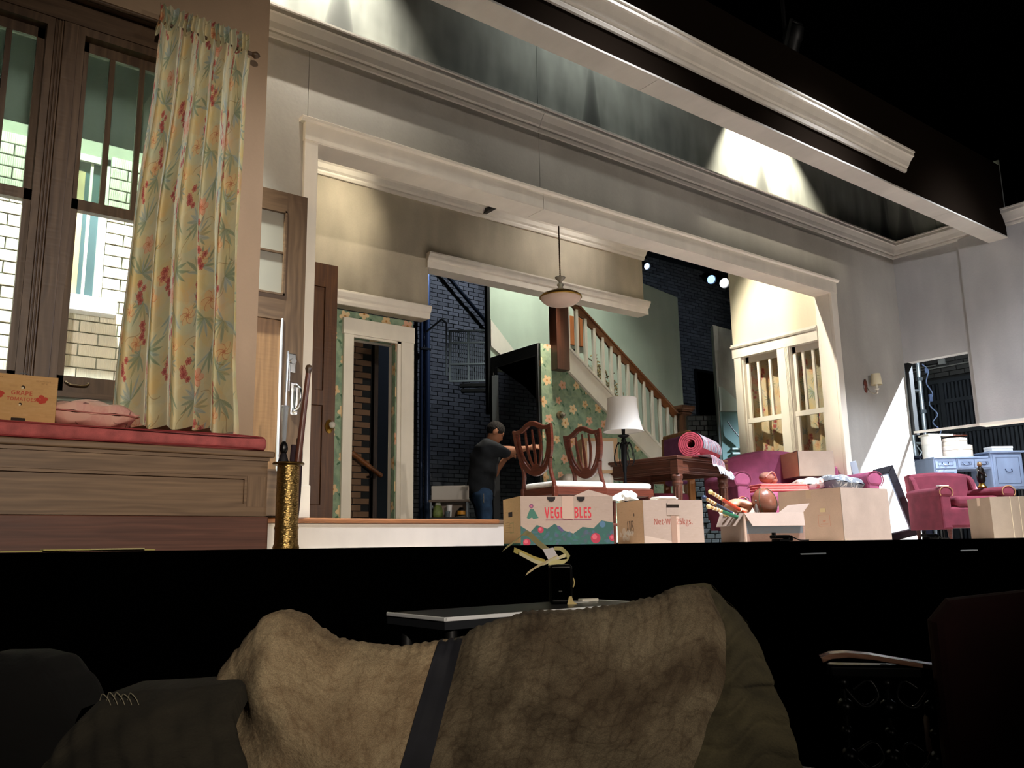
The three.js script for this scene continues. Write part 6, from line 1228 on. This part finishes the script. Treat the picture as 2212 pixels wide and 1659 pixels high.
{                                                       // a tangle of masking tape on the speaker
  const t = thing('masking_tape_tangle', 'tangle of cream masking tape strips stuck on top of the small speaker', 'tape', [1.262, -0.05, -1.475], R(-37.6));
  const s = 1.72 / 1849, P = (x, y, z = 0) => V((x - 1235) * s, (1219 - y) * s, z);
  const ribbon = (pts, w, dir, tw = 0) => {
    const c = new THREE.CatmullRomCurve3(pts, false, 'catmullrom', 0.1), n = 24, g = (o) => surface(n, 2, (u, v) => { const p = c.getPoint(u), d = dir(u).clone().normalize().multiplyScalar(w * (v - 0.5)); return [p.x + d.x, p.y + d.y, p.z + d.z + o]; });
    return [g(0.0004), g(-0.0004)];
  };
  const mt = (c) => phys({ color: c, roughness: 0.7, side: THREE.DoubleSide, transmission: 0.15 });
  mesh('strip', ribbon([P(1104, 1180, 0.01), P(1135, 1158, 0.012), P(1152, 1143, 0.012), P(1165, 1146, 0.0), P(1185, 1166, -0.005), P(1207, 1184, -0.01)], 18 * s, (u) => V(0.55, 0.65, u < 0.5 ? 0.5 : 0.9), 0), mt(0xe6dca6), t);
  mesh('strip', ribbon([P(1127, 1182, 0.005), P(1150, 1192, 0.008), P(1172, 1203, 0.006), P(1200, 1212, 0.0)], 14 * s, () => V(0.2, 1, 0.6)), mt(0xe2d27c), t);
  mesh('strip', ribbon([P(1140, 1190, 0.012), P(1175, 1209, 0.014), P(1196, 1215, 0.014), P(1222, 1206, 0.012), P(1250, 1197, 0.004)], 9 * s, () => V(0.1, 1, 0.3)), mt(0xf0e8c0), t);
  mesh('strip', ribbon([P(1156, 1238, 0.016), P(1180, 1222, 0.016), P(1206, 1210, 0.014), P(1228, 1200, 0.01)], 11 * s, () => V(0.5, 0.8, 0.2)), mt(0xe3d0a4), t);
  mesh('strip', ribbon([P(1208, 1180, 0.006), P(1214, 1192, 0.008), P(1222, 1206, 0.01)], 26 * s, () => V(1, 0.12, 0.1)), mt(0xece6ea), t);
  mesh('strip', ribbon([P(1222, 1180, 0.002), P(1240, 1181, 0.0), P(1250, 1190, 0.004), P(1258, 1203, 0.01), P(1248, 1211, 0.014), P(1210, 1214, 0.012)], 11 * s, (u) => V(0.4, 0.8, 0.6 * (1 - u))), mt(0xe9e0a0), t);
}
// blankets thrown over the row of seats in front
const rowAt = [0.699, -0.197, -0.980], rowTurn = R(-37.65), PX = 1.15 / 1849;
const felt = (a, b, seed) => std({ map: noiseTexture(512, 0.42, (u, v) => { const n = fbm(u, v, 4, seed, 5), rid = Math.pow(1 - Math.abs(2 * fbm(u, v, 14, seed + 21, 3) - 1), 9) + Math.pow(1 - Math.abs(2 * fbm(u, v, 30, seed + 33, 2, 1, 0.5) - 1), 10), smudge = smooth((fbm(u, v, 3, seed + 41, 3) - 0.56) / 0.30), m = fbm(u, v, 8, seed + 3, 3, 3, 1), st = Math.pow(fbm(u, v, 3, seed + 9, 4), 3), f = hash(Math.floor(u * 512), Math.floor(v * 512), seed); return mixc(a, b, Math.min(1.25, Math.max(0, -0.32 + 1.0 * n + 0.6 * (m - 0.5) + 1.6 * st + 0.35 * rid + 0.45 * smudge))).map((q) => q * (0.84 + 0.32 * f)); }), bumpMap: T.bumpFelt, bumpScale: 0.0011, roughness: 1, side: THREE.DoubleSide });
function cloth(ridge, xl, xr, bottom, depth, o = {}) {  // drawn in a frame that faces the house: x to the right, y up, z towards the seats behind
  const fn = (off) => (u, v) => {
    const t = v * 1.30 - 0.30, q = Math.max(0, t), x0 = lerp(xl(0), xr(0), u), x = lerp(xl(q), xr(q), u), top = ridge(x0);
    let y, z;
    if (t < 0) { const a = -t / 0.30; y = top + a * a * 130; z = -0.012 - 0.09 * Math.sqrt(a); }
    else { y = lerp(top, bottom, q); z = depth(x, y, q) + 0.10 * Math.pow(q, 0.8) - 0.012 * Math.max(0, 1 - q * 12); }
    return [(x - 1000) * PX, (1500 - y) * PX, z + off];
  };
  return surface(o.nu || 90, o.nv || 60, fn(o.off || 0), (u, v) => [lerp(xl(0), xr(0), u) * PX * 1.0, v * 0.55]);
}
const ridgeA = (x) => along([[405, 1480], [432, 1440], [462, 1408], [500, 1368], [535, 1332], [560, 1328], [592, 1336], [640, 1372], [672, 1392], [720, 1401], [765, 1407], [815, 1412], [870, 1405], [915, 1399], [950, 1395], [985, 1372], [1045, 1355], [1105, 1340], [1200, 1340], [1290, 1331], [1380, 1316], [1430, 1296], [1470, 1291], [1500, 1296], [1520, 1340]], x) + 1.2 * Math.sin(x * 0.31) + 0.8 * Math.sin(x * 0.83);
const lump = (x, y, cx, cy, rx, ry, h) => h * Math.exp(-(((x - cx) / rx) ** 2) - (((y - cy) / ry) ** 2));
const depthA = (x, y, q) => lump(x, y, 560, 1420, 90, 110, 0.05) + lump(x, y, 700, 1560, 130, 120, 0.035) + lump(x, y, 1200, 1480, 220, 140, 0.045) + lump(x, y, 930, 1500, 55, 200, -0.02) + lump(x, y, 470, 1540, 60, 90, -0.045) + 0.003 * Math.sin(x * 0.06 + y * 0.03) + 0.004 * Math.sin(x * 0.021 - y * 0.04);
{
  const t = thing('moving_blanket', 'stained tan felt moving blanket with a navy binding thrown over the front seats', 'blanket', rowAt, rowTurn);
  const bind = (q) => lerp(928, 835, q);                // the dark binding runs down between the two lengths
  const left = (q) => lerp(408, 560, smooth(q * 1.2)), right = (q) => along([[0, 1518], [0.1, 1518], [0.3, 1508], [0.55, 1450], [0.8, 1395], [1, 1345]], q);
  mesh('left_length', cloth(ridgeA, left, (q) => bind(q) - 8, 1760, depthA), felt([184, 164, 130], [140, 118, 90], 121), t, true);
  mesh('right_length', cloth(ridgeA, (q) => bind(q) + 8, right, 1760, depthA, { nu: 110 }), felt([130, 117, 94], [84, 71, 54], 131), t, true);
  mesh('binding', cloth(ridgeA, (q) => bind(q) - 27 - 8 * q, (q) => bind(q) + 27, 1760, depthA, { nu: 10, off: 0.003 }), std({ map: clothTexture('#191a22', 0.12, 141, 0.1), roughness: 0.8, side: THREE.DoubleSide }), t, true);
}
const olive = (hex, s) => std({ map: clothTexture(hex, 0.25, s, 0.3, 0.08), roughness: 1, bumpMap: T.bumpFelt, bumpScale: 0.001, side: THREE.DoubleSide });
{
  const ridge = (x) => along([[1380, 1330], [1440, 1292], [1480, 1288], [1497, 1286], [1512, 1290], [1550, 1330], [1590, 1372], [1608, 1420], [1622, 1470]], x);
  const t = thing('olive_quilt', 'olive quilted blanket hanging over the right end of the front seats', 'blanket', rowAt, rowTurn);
  const quilt = (x, y, q) => -0.03 + 0.011 * Math.abs(Math.sin((y + 0.30 * x + 14 * Math.sin(x * 0.045)) * 0.052)) + 0.002 * Math.sin(x * 0.05) - 0.008 * Math.exp(-(((y - 1503) / 5) ** 2));
  mesh('quilting', cloth(ridge, (q) => 1380, (q) => along([[0, 1600], [0.2, 1618], [0.5, 1640], [1, 1662]], q), 1760, quilt, { nu: 60, nv: 90 }), olive('#494330', 151), t, true);
}
{
  const ridge = (x) => along([[140, 1580], [180, 1525], [215, 1492], [240, 1478], [290, 1476], [350, 1474], [420, 1470], [495, 1463], [512, 1470], [518, 1500]], x);
  const t = thing('grey_blanket', 'dark grey green blanket lump at the left in front of the tan felt', 'blanket', rowAt, rowTurn);
  mesh('fabric', cloth(ridge, (q) => lerp(140, 90, q), (q) => along([[0, 518], [0.15, 510], [0.4, 545], [1, 640]], q), 1760, (x, y, q) => 0.055 + lump(x, y, 350, 1560, 150, 90, 0.03) + 0.004 * Math.sin(x * 0.05 + y * 0.06) + 0.003 * Math.sin(x * 0.11 - y * 0.05), { nu: 60 }), olive('#322e25', 161), t, true);
  const loose = []; for (let k = 0; k < 5; k++) { const x = 230 + k * 14; loose.push(tube([[(x - 1000) * PX, (1500 - 1490) * PX, 0.075], [(x + 8 - 1000) * PX, (1500 - 1478 + rnd() * 5) * PX, 0.08], [(x + 22 - 1000) * PX, (1500 - 1486) * PX, 0.082], [(x + 30 - 1000) * PX, (1500 - 1497) * PX, 0.085]], 0.0006, 14, 4)); }
  mesh('loose_threads', loose, std({ color: 0x9a917a }), t).userData.kind = 'stuff';
}
{
  const ridge = (x) => along([[-60, 1405], [20, 1405], [70, 1415], [110, 1455], [150, 1520], [170, 1600]], x);
  const t = thing('black_blanket', 'nearly black folded blanket at the far left of the front row', 'blanket', rowAt, rowTurn);
  mesh('fabric', cloth(ridge, () => -60, (q) => lerp(150, 220, q), 1760, (x, y) => 0.02 + lump(x, y, 60, 1500, 80, 90, 0.03), { nu: 40 }), olive('#080706', 171), t, true);
}
// the seats that carry the blankets, and the one left bare at the right
function theatreSeat(label, x, group) {
  const t = thing('theatre_seat', label, 'theatre seat', [rowAt[0] + Math.cos(rowTurn) * x, -1.3, rowAt[2] - Math.sin(rowTurn) * x], rowTurn, group);
  const red = std({ map: clothTexture('#2a0a0c', 0.15, 181, 0.3), roughness: 0.95 });
  mesh('backrest', rb(0.40, 0.50, 0.06, 0.03, 0, 0.71, -0.055, 4), red, t);
  mesh('seat_pan', rb(0.38, 0.44, 0.08, 0.03, 0, 0.55, -0.16, 3), red, t);
  for (const s of [-1, 1]) mesh('standard', [rb(0.03, 0.86, 0.05, 0.008, s * 0.215, 0.43, -0.06)], M.iron, t);
}
theatreSeat('red theatre seat hidden under the tan felt blanket, left one', -0.16, 'front row seats under the blankets');
theatreSeat('red theatre seat hidden under the tan felt blanket, right one', 0.19, 'front row seats under the blankets');
{
  const t = thing('bare_theatre_seat', 'dark red theatre seat with a curved wooden armrest and cast iron standard at the right', 'theatre seat', [2.02, -1.3, -1.06], R(-52));
  const red = std({ map: clothTexture('#2c0a0b', 0.15, 191, 0.3), roughness: 0.95 });
  mesh('backrest', ext([[-0.02, 0.62], [0.36, 0.62], [0.37, 1.13], [0.34, 1.185], [0.28, 1.195], [0.02, 1.165], [-0.02, 1.12]], 0.06, 0.025, 3).translate(0.0, 0, 0.16), red, t);
  mesh('seat_pan', rb(0.40, 0.40, 0.08, 0.03, 0.17, 0.72, 0.06, 3), red, t);
  const armTop = [[-0.245, 1.036], [-0.225, 1.044], [-0.19, 1.047], [-0.14, 1.043], [-0.08, 1.033], [-0.02, 1.024], [0.02, 1.02]];
  mesh('armrest', ext([...armTop, ...armTop.slice().reverse().map(([x, y]) => [x + 0.004, y - 0.011])], 0.055, 0.003, 2).translate(0, 0, 0.115), wd(woodTexture('#a5806c', '#7a5644', 192, [0.3, 0.1]), { roughness: 0.22 }), t);
  const cast = std({ color: 0x131415, metalness: 0.75, roughness: 0.33 }), sc = [];
  for (const x of [-0.20, -0.11, -0.02]) { sc.push(bar([x, 0.05, 0.11], [x, 1.02, 0.11], 0.009)); for (let k = 0; k < 9; k++) sc.push(ball(0.014 + 0.006 * (k % 2), x, 0.98 - k * 0.052, 0.115, 10)); }
  for (let k = 0; k < 4; k++) for (const s of [-1, 1]) sc.push(tube([[-0.11 + s * 0.09, 0.97 - k * 0.13, 0.112], [-0.11 + s * 0.05, 0.93 - k * 0.13, 0.122], [-0.11 + s * 0.02, 0.95 - k * 0.13, 0.118], [-0.11 + s * 0.035, 0.985 - k * 0.13, 0.115], [-0.11 + s * 0.07, 0.965 - k * 0.13, 0.116]], 0.006, 20, 6));
  mesh('standard', [...sc, rb(0.24, 0.03, 0.05, 0.008, -0.11, 1.005, 0.11), rb(0.26, 0.05, 0.10, 0.01, -0.11, 0.025, 0.11)], cast, t);
}
{
  const t = thing('aisle_ledge', 'pale narrow ledge edge at the bottom right by the quilt', 'ledge', [1.203, -0.356, -0.84], R(-77));
  mesh('ledge', rb(0.16, 0.012, 0.02, 0.003, 0, 0, 0), std({ color: 0x8c8580, roughness: 0.6 }), t);
  mesh('support', b2(-0.02, 0.02, -0.944, -0.006, -0.008, 0.008), M.black2, t);
}

// ================================================================== the man at work behind the hall
function fieldMesh(dist, lo, hi, cell) {                // surface of dist = 0 inside a box
  const span = Math.max(hi[0] - lo[0], hi[1] - lo[1], hi[2] - lo[2]) * 1.04, res = Math.ceil(span / cell) + 4, c = lo.map((v, i) => (v + hi[i]) / 2);
  const mc = new MarchingCubes(res, new THREE.MeshStandardMaterial(), false, false, 220000);
  mc.isolation = 0;
  const half = res / 2;
  for (let k = 0; k < res; k++) for (let j = 0; j < res; j++) for (let i = 0; i < res; i++)
    mc.field[i + j * res + k * res * res] = -dist(c[0] + (i - half) / half * span / 2, c[1] + (j - half) / half * span / 2, c[2] + (k - half) / half * span / 2);
  mc.update();
  const p = new Float32Array(mc.count * 3);
  for (let i = 0; i < mc.count * 3; i++) p[i] = c[i % 3] + mc.positionArray[i] * span / 2;
  let g = new THREE.BufferGeometry(); g.setAttribute('position', new THREE.BufferAttribute(p, 3));
  g = mergeVertices(g, cell * 0.01); g.computeVertexNormals();
  return g;
}
function limb(a, b, ra, rb2) {                          // distance to a tapered capsule
  const d = [b[0] - a[0], b[1] - a[1], b[2] - a[2]], L = d[0] * d[0] + d[1] * d[1] + d[2] * d[2];
  return (x, y, z) => { const t = Math.min(1, Math.max(0, ((x - a[0]) * d[0] + (y - a[1]) * d[1] + (z - a[2]) * d[2]) / L)); return Math.hypot(x - a[0] - d[0] * t, y - a[1] - d[1] * t, z - a[2] - d[2] * t) - lerp(ra, rb2, t); };
}
const egg = (c, r, q = 0) => { const cs = Math.cos(q), sn = Math.sin(q); return (x, y, z) => { const X0 = x - c[0], Y0 = y - c[1], X1 = X0 * cs + Y0 * sn, Y1 = -X0 * sn + Y0 * cs, k = Math.hypot(X1 / r[0], Y1 / r[1], (z - c[2]) / r[2]); return (k - 1) * Math.min(...r); }; };
const blend = (list, k) => (x, y, z) => { let d = 9; for (const f of list) { const e = f(x, y, z), h = Math.max(k - Math.abs(d - e), 0) / k; d = Math.min(d, e) - h * h * k / 4; } return d; };
{
  const t = thing('person', 'man in a dark slate T-shirt and blue jeans reaching out his arm beside the stairs', 'person', [5.60, -0.35, -7.85], R(-30));
  const skin = std({ color: 0xb07a5c, roughness: 0.6 });
  // joints: forward is +x, his right hand side is +z
  const hip = [0, 0.95, 0], waist = [0.0, 1.10, 0], chest = [0.04, 1.33, 0], neck = [0.08, 1.50, 0.0], skull = [0.165, 1.63, 0.02];
  const sR = [0.06, 1.445, 0.185], eR = [0.29, 1.395, 0.22], wR = [0.515, 1.43, 0.215], sL = [0.06, 1.445, -0.185], eL = [0.17, 1.20, -0.24], wL = [0.29, 1.345, -0.12];
  const hR = [0, 0.92, 0.095], kR = [0.045, 0.49, 0.11], aR = [-0.03, 0.08, 0.12], hL = [0, 0.92, -0.095], kL = [0.06, 0.49, -0.11], aL = [0.0, 0.08, -0.12];
  const torso = [limb(hip, waist, 0.135, 0.125), limb(waist, chest, 0.13, 0.150), (x, y, z) => egg([0.035, 1.30, 0], [0.115, 0.20, 0.185])(x, y, z), limb([0.05, 1.42, 0.11], [0.05, 1.42, -0.11], 0.085, 0.085), egg([0.0, 0.96, 0], [0.125, 0.13, 0.165])];
  const arms = [limb(sR, eR, 0.058, 0.044), limb(eR, wR, 0.044, 0.029), limb(sL, eL, 0.058, 0.044), limb(eL, wL, 0.044, 0.029)];
  const legs = [limb(hR, kR, 0.088, 0.058), limb(kR, aR, 0.060, 0.040), limb(hL, kL, 0.088, 0.058), limb(kL, aL, 0.060, 0.040)];
  const feet = [limb([aR[0] - 0.03, 0.045, aR[2]], [aR[0] + 0.17, 0.035, aR[2] + 0.02], 0.042, 0.034), limb([aL[0] - 0.03, 0.045, aL[2]], [aL[0] + 0.17, 0.035, aL[2] - 0.02], 0.042, 0.034)];
  const body = blend([...torso, limb(neck, [0.125, 1.57, 0.01], 0.056, 0.052), ...arms, ...legs, ...feet], 0.05);
  const q = R(-34);                                     // head bowed forward
  const H = (dx, dy, dz) => [skull[0] + dx * Math.cos(q) - dy * Math.sin(q), skull[1] + dx * Math.sin(q) + dy * Math.cos(q), skull[2] + dz];
  const head = blend([egg(H(-0.012, 0.025, 0), [0.098, 0.092, 0.076], q), egg(H(0.03, -0.045, 0), [0.062, 0.078, 0.058], q), limb(H(0.078, 0.0, 0), H(0.100, -0.032, 0), 0.009, 0.013), limb(H(0.066, -0.098, 0), H(0.075, -0.098, 0), 0.020, 0.018), limb(H(0.085, -0.066, -0.018), H(0.085, -0.066, 0.018), 0.007, 0.007), limb(H(0.077, 0.026, -0.035), H(0.077, 0.026, 0.035), 0.011, 0.011), egg(H(-0.01, -0.01, 0.077), [0.020, 0.032, 0.009], q), egg(H(-0.01, -0.01, -0.077), [0.020, 0.032, 0.009], q), limb([0.10, 1.54, 0.005], H(-0.01, -0.04, 0), 0.052, 0.055)], 0.022);
  // hands: a palm, four fingers with a bend, and a thumb from the side of the palm
  function hand(w, dir, side, up, curl) {
    const d = V(...dir).normalize(), s = V(...side).normalize(), n = V(...up).normalize(), at = (a, b, c) => V(...w).addScaledVector(d, a).addScaledVector(s, b).addScaledVector(n, c).toArray(), fs = [];
    fs.push(limb(at(0, 0, 0), at(0.035, 0, 0), 0.026, 0.03)); for (const b of [-0.024, -0.008, 0.008, 0.024]) fs.push(limb(at(0.02, b * 0.8, 0), at(0.085, b, 0), 0.014, 0.0125));
    [[-0.030, 0.030, 0.022, 0.016], [-0.010, 0.040, 0.026, 0.018], [0.010, 0.037, 0.024, 0.018], [0.029, 0.027, 0.019, 0.014]].forEach(([b, l1, l2, l3], k) => {
      const a1 = curl * (0.6 + 0.1 * k), a2 = curl * (1.4 + 0.15 * k), a3 = curl * (2.0 + 0.1 * k), p1 = [0.088, b, 0], p2 = [p1[0] + l1 * Math.cos(a1), b * 1.05, -l1 * Math.sin(a1)], p3 = [p2[0] + l2 * Math.cos(a2), b * 1.05, p2[2] - l2 * Math.sin(a2)], p4 = [p3[0] + l3 * Math.cos(a3), b * 1.03, p3[2] - l3 * Math.sin(a3)];
      fs.push(limb(at(...p1), at(...p2), 0.0095, 0.0088), limb(at(...p2), at(...p3), 0.0088, 0.0082), limb(at(...p3), at(...p4), 0.0082, 0.0072));
    });
    fs.push(limb(at(0.018, -0.026, -0.004), at(0.052, -0.054, -0.014), 0.0135, 0.011), limb(at(0.052, -0.054, -0.014), at(0.083, -0.062, -0.026), 0.0105, 0.0085));
    return blend(fs, 0.008);
  }
  const handR = hand(wR, [0.97, 0.12, 0.05], [0.1, -0.6, 0.6], [0.4, 0.7, -0.5], 0.45), handL = hand(wL, [0.55, 0.42, 0.55], [0.5, -0.6, -0.3], [-0.5, 0.4, 0.6], 0.8);
  const box = (p, r) => [p.map((v) => v - r), p.map((v) => v + r)];
  const geos = [fieldMesh(body, [-0.25, -0.02, -0.5], [0.75, 1.72, 0.5], 0.0125), fieldMesh(head, ...box(skull, 0.17), 0.0055), fieldMesh(handR, ...box([wR[0] + 0.08, wR[1] + 0.005, wR[2] + 0.005], 0.125), 0.0036), fieldMesh(handL, ...box([wL[0] + 0.05, wL[1] + 0.03, wL[2] + 0.05], 0.12), 0.0036)];
  mesh('body', geos, skin, t);
  const cut = (f, keep) => (x, y, z) => Math.max(f(x, y, z), keep(x, y, z));
  const fold = (x, y, z) => 0.0045 * Math.sin(y * 38 + x * 22 + z * 9) + 0.004 * Math.sin(z * 31 - y * 20);
  const shirt = cut((x, y, z) => blend([...torso, limb(sR, [lerp(sR[0], eR[0], 0.8), lerp(sR[1], eR[1], 0.8), lerp(sR[2], eR[2], 0.8)], 0.070, 0.066), limb(sL, [lerp(sL[0], eL[0], 0.8), lerp(sL[1], eL[1], 0.8), lerp(sL[2], eL[2], 0.8)], 0.070, 0.066), limb(neck, [0.10, 1.525, 0.0], 0.064, 0.060)], 0.05)(x, y, z) - 0.017 + fold(x, y, z), (x, y, z) => Math.max(0.90 - y, (x - 0.10) * 0.55 + (y - 1.525) * 0.83));
  mesh('t_shirt', fieldMesh(shirt, [-0.22, 0.86, -0.4], [0.36, 1.62, 0.45], 0.0105), std({ map: clothTexture('#2b3036', 0.16, 201, 0.3, 0.05), roughness: 0.95 }), t);
  const jeans = cut((x, y, z) => blend([egg([0.0, 0.94, 0], [0.128, 0.14, 0.168]), ...legs], 0.04)(x, y, z) - 0.013 + 0.6 * fold(x, y * 0.7, z), (x, y, z) => Math.max(y - 1.03, 0.07 - y));
  mesh('jeans', fieldMesh(jeans, [-0.22, 0.04, -0.26], [0.26, 1.06, 0.26], 0.0105), std({ map: clothTexture('#3f5f86', 0.22, 202, 0.25, 0.06), roughness: 0.95 }), t);
  const hair = cut((x, y, z) => egg(H(-0.014, 0.027, 0), [0.107, 0.100, 0.084], q)(x, y, z) + 0.0025 * Math.sin(x * 160) * Math.sin(y * 150) * Math.sin(z * 170), (x, y, z) => { const dx = (x - skull[0]) * Math.cos(q) + (y - skull[1]) * Math.sin(q), dy = -(x - skull[0]) * Math.sin(q) + (y - skull[1]) * Math.cos(q); return Math.min(0.9, Math.max((dx - 0.07) * 0.6 + (0.045 - dy) * 0.9 - 0.02, -0.085 - dy)); });
  mesh('hair', fieldMesh(hair, ...box(skull, 0.16), 0.006), std({ color: 0x14100e, roughness: 0.85 }), t);
  for (const s of [-1, 1]) mesh('eye', egg2(H(0.080, 0.006, s * 0.030)), std({ color: 0x1b1512, roughness: 0.3 }), t);
  function egg2(p) { return ball(0.0085, ...p, 12); }
  for (const a of [aR, aL]) mesh('shoe', [rb(0.27, 0.06, 0.095, 0.028, a[0] + 0.06, 0.03, a[2], 3), rb(0.14, 0.09, 0.088, 0.03, a[0], 0.055, a[2], 3)], M.black2, t);
  mesh('paper_tag', rb(0.004, 0.10, 0.085, 0.001, 0.0, 0.88, 0.196).applyMatrix4(new THREE.Matrix4().makeRotationY(0)), std({ color: 0xe7d9cf, roughness: 0.8 }), t);
}

renderer.render(scene, camera);
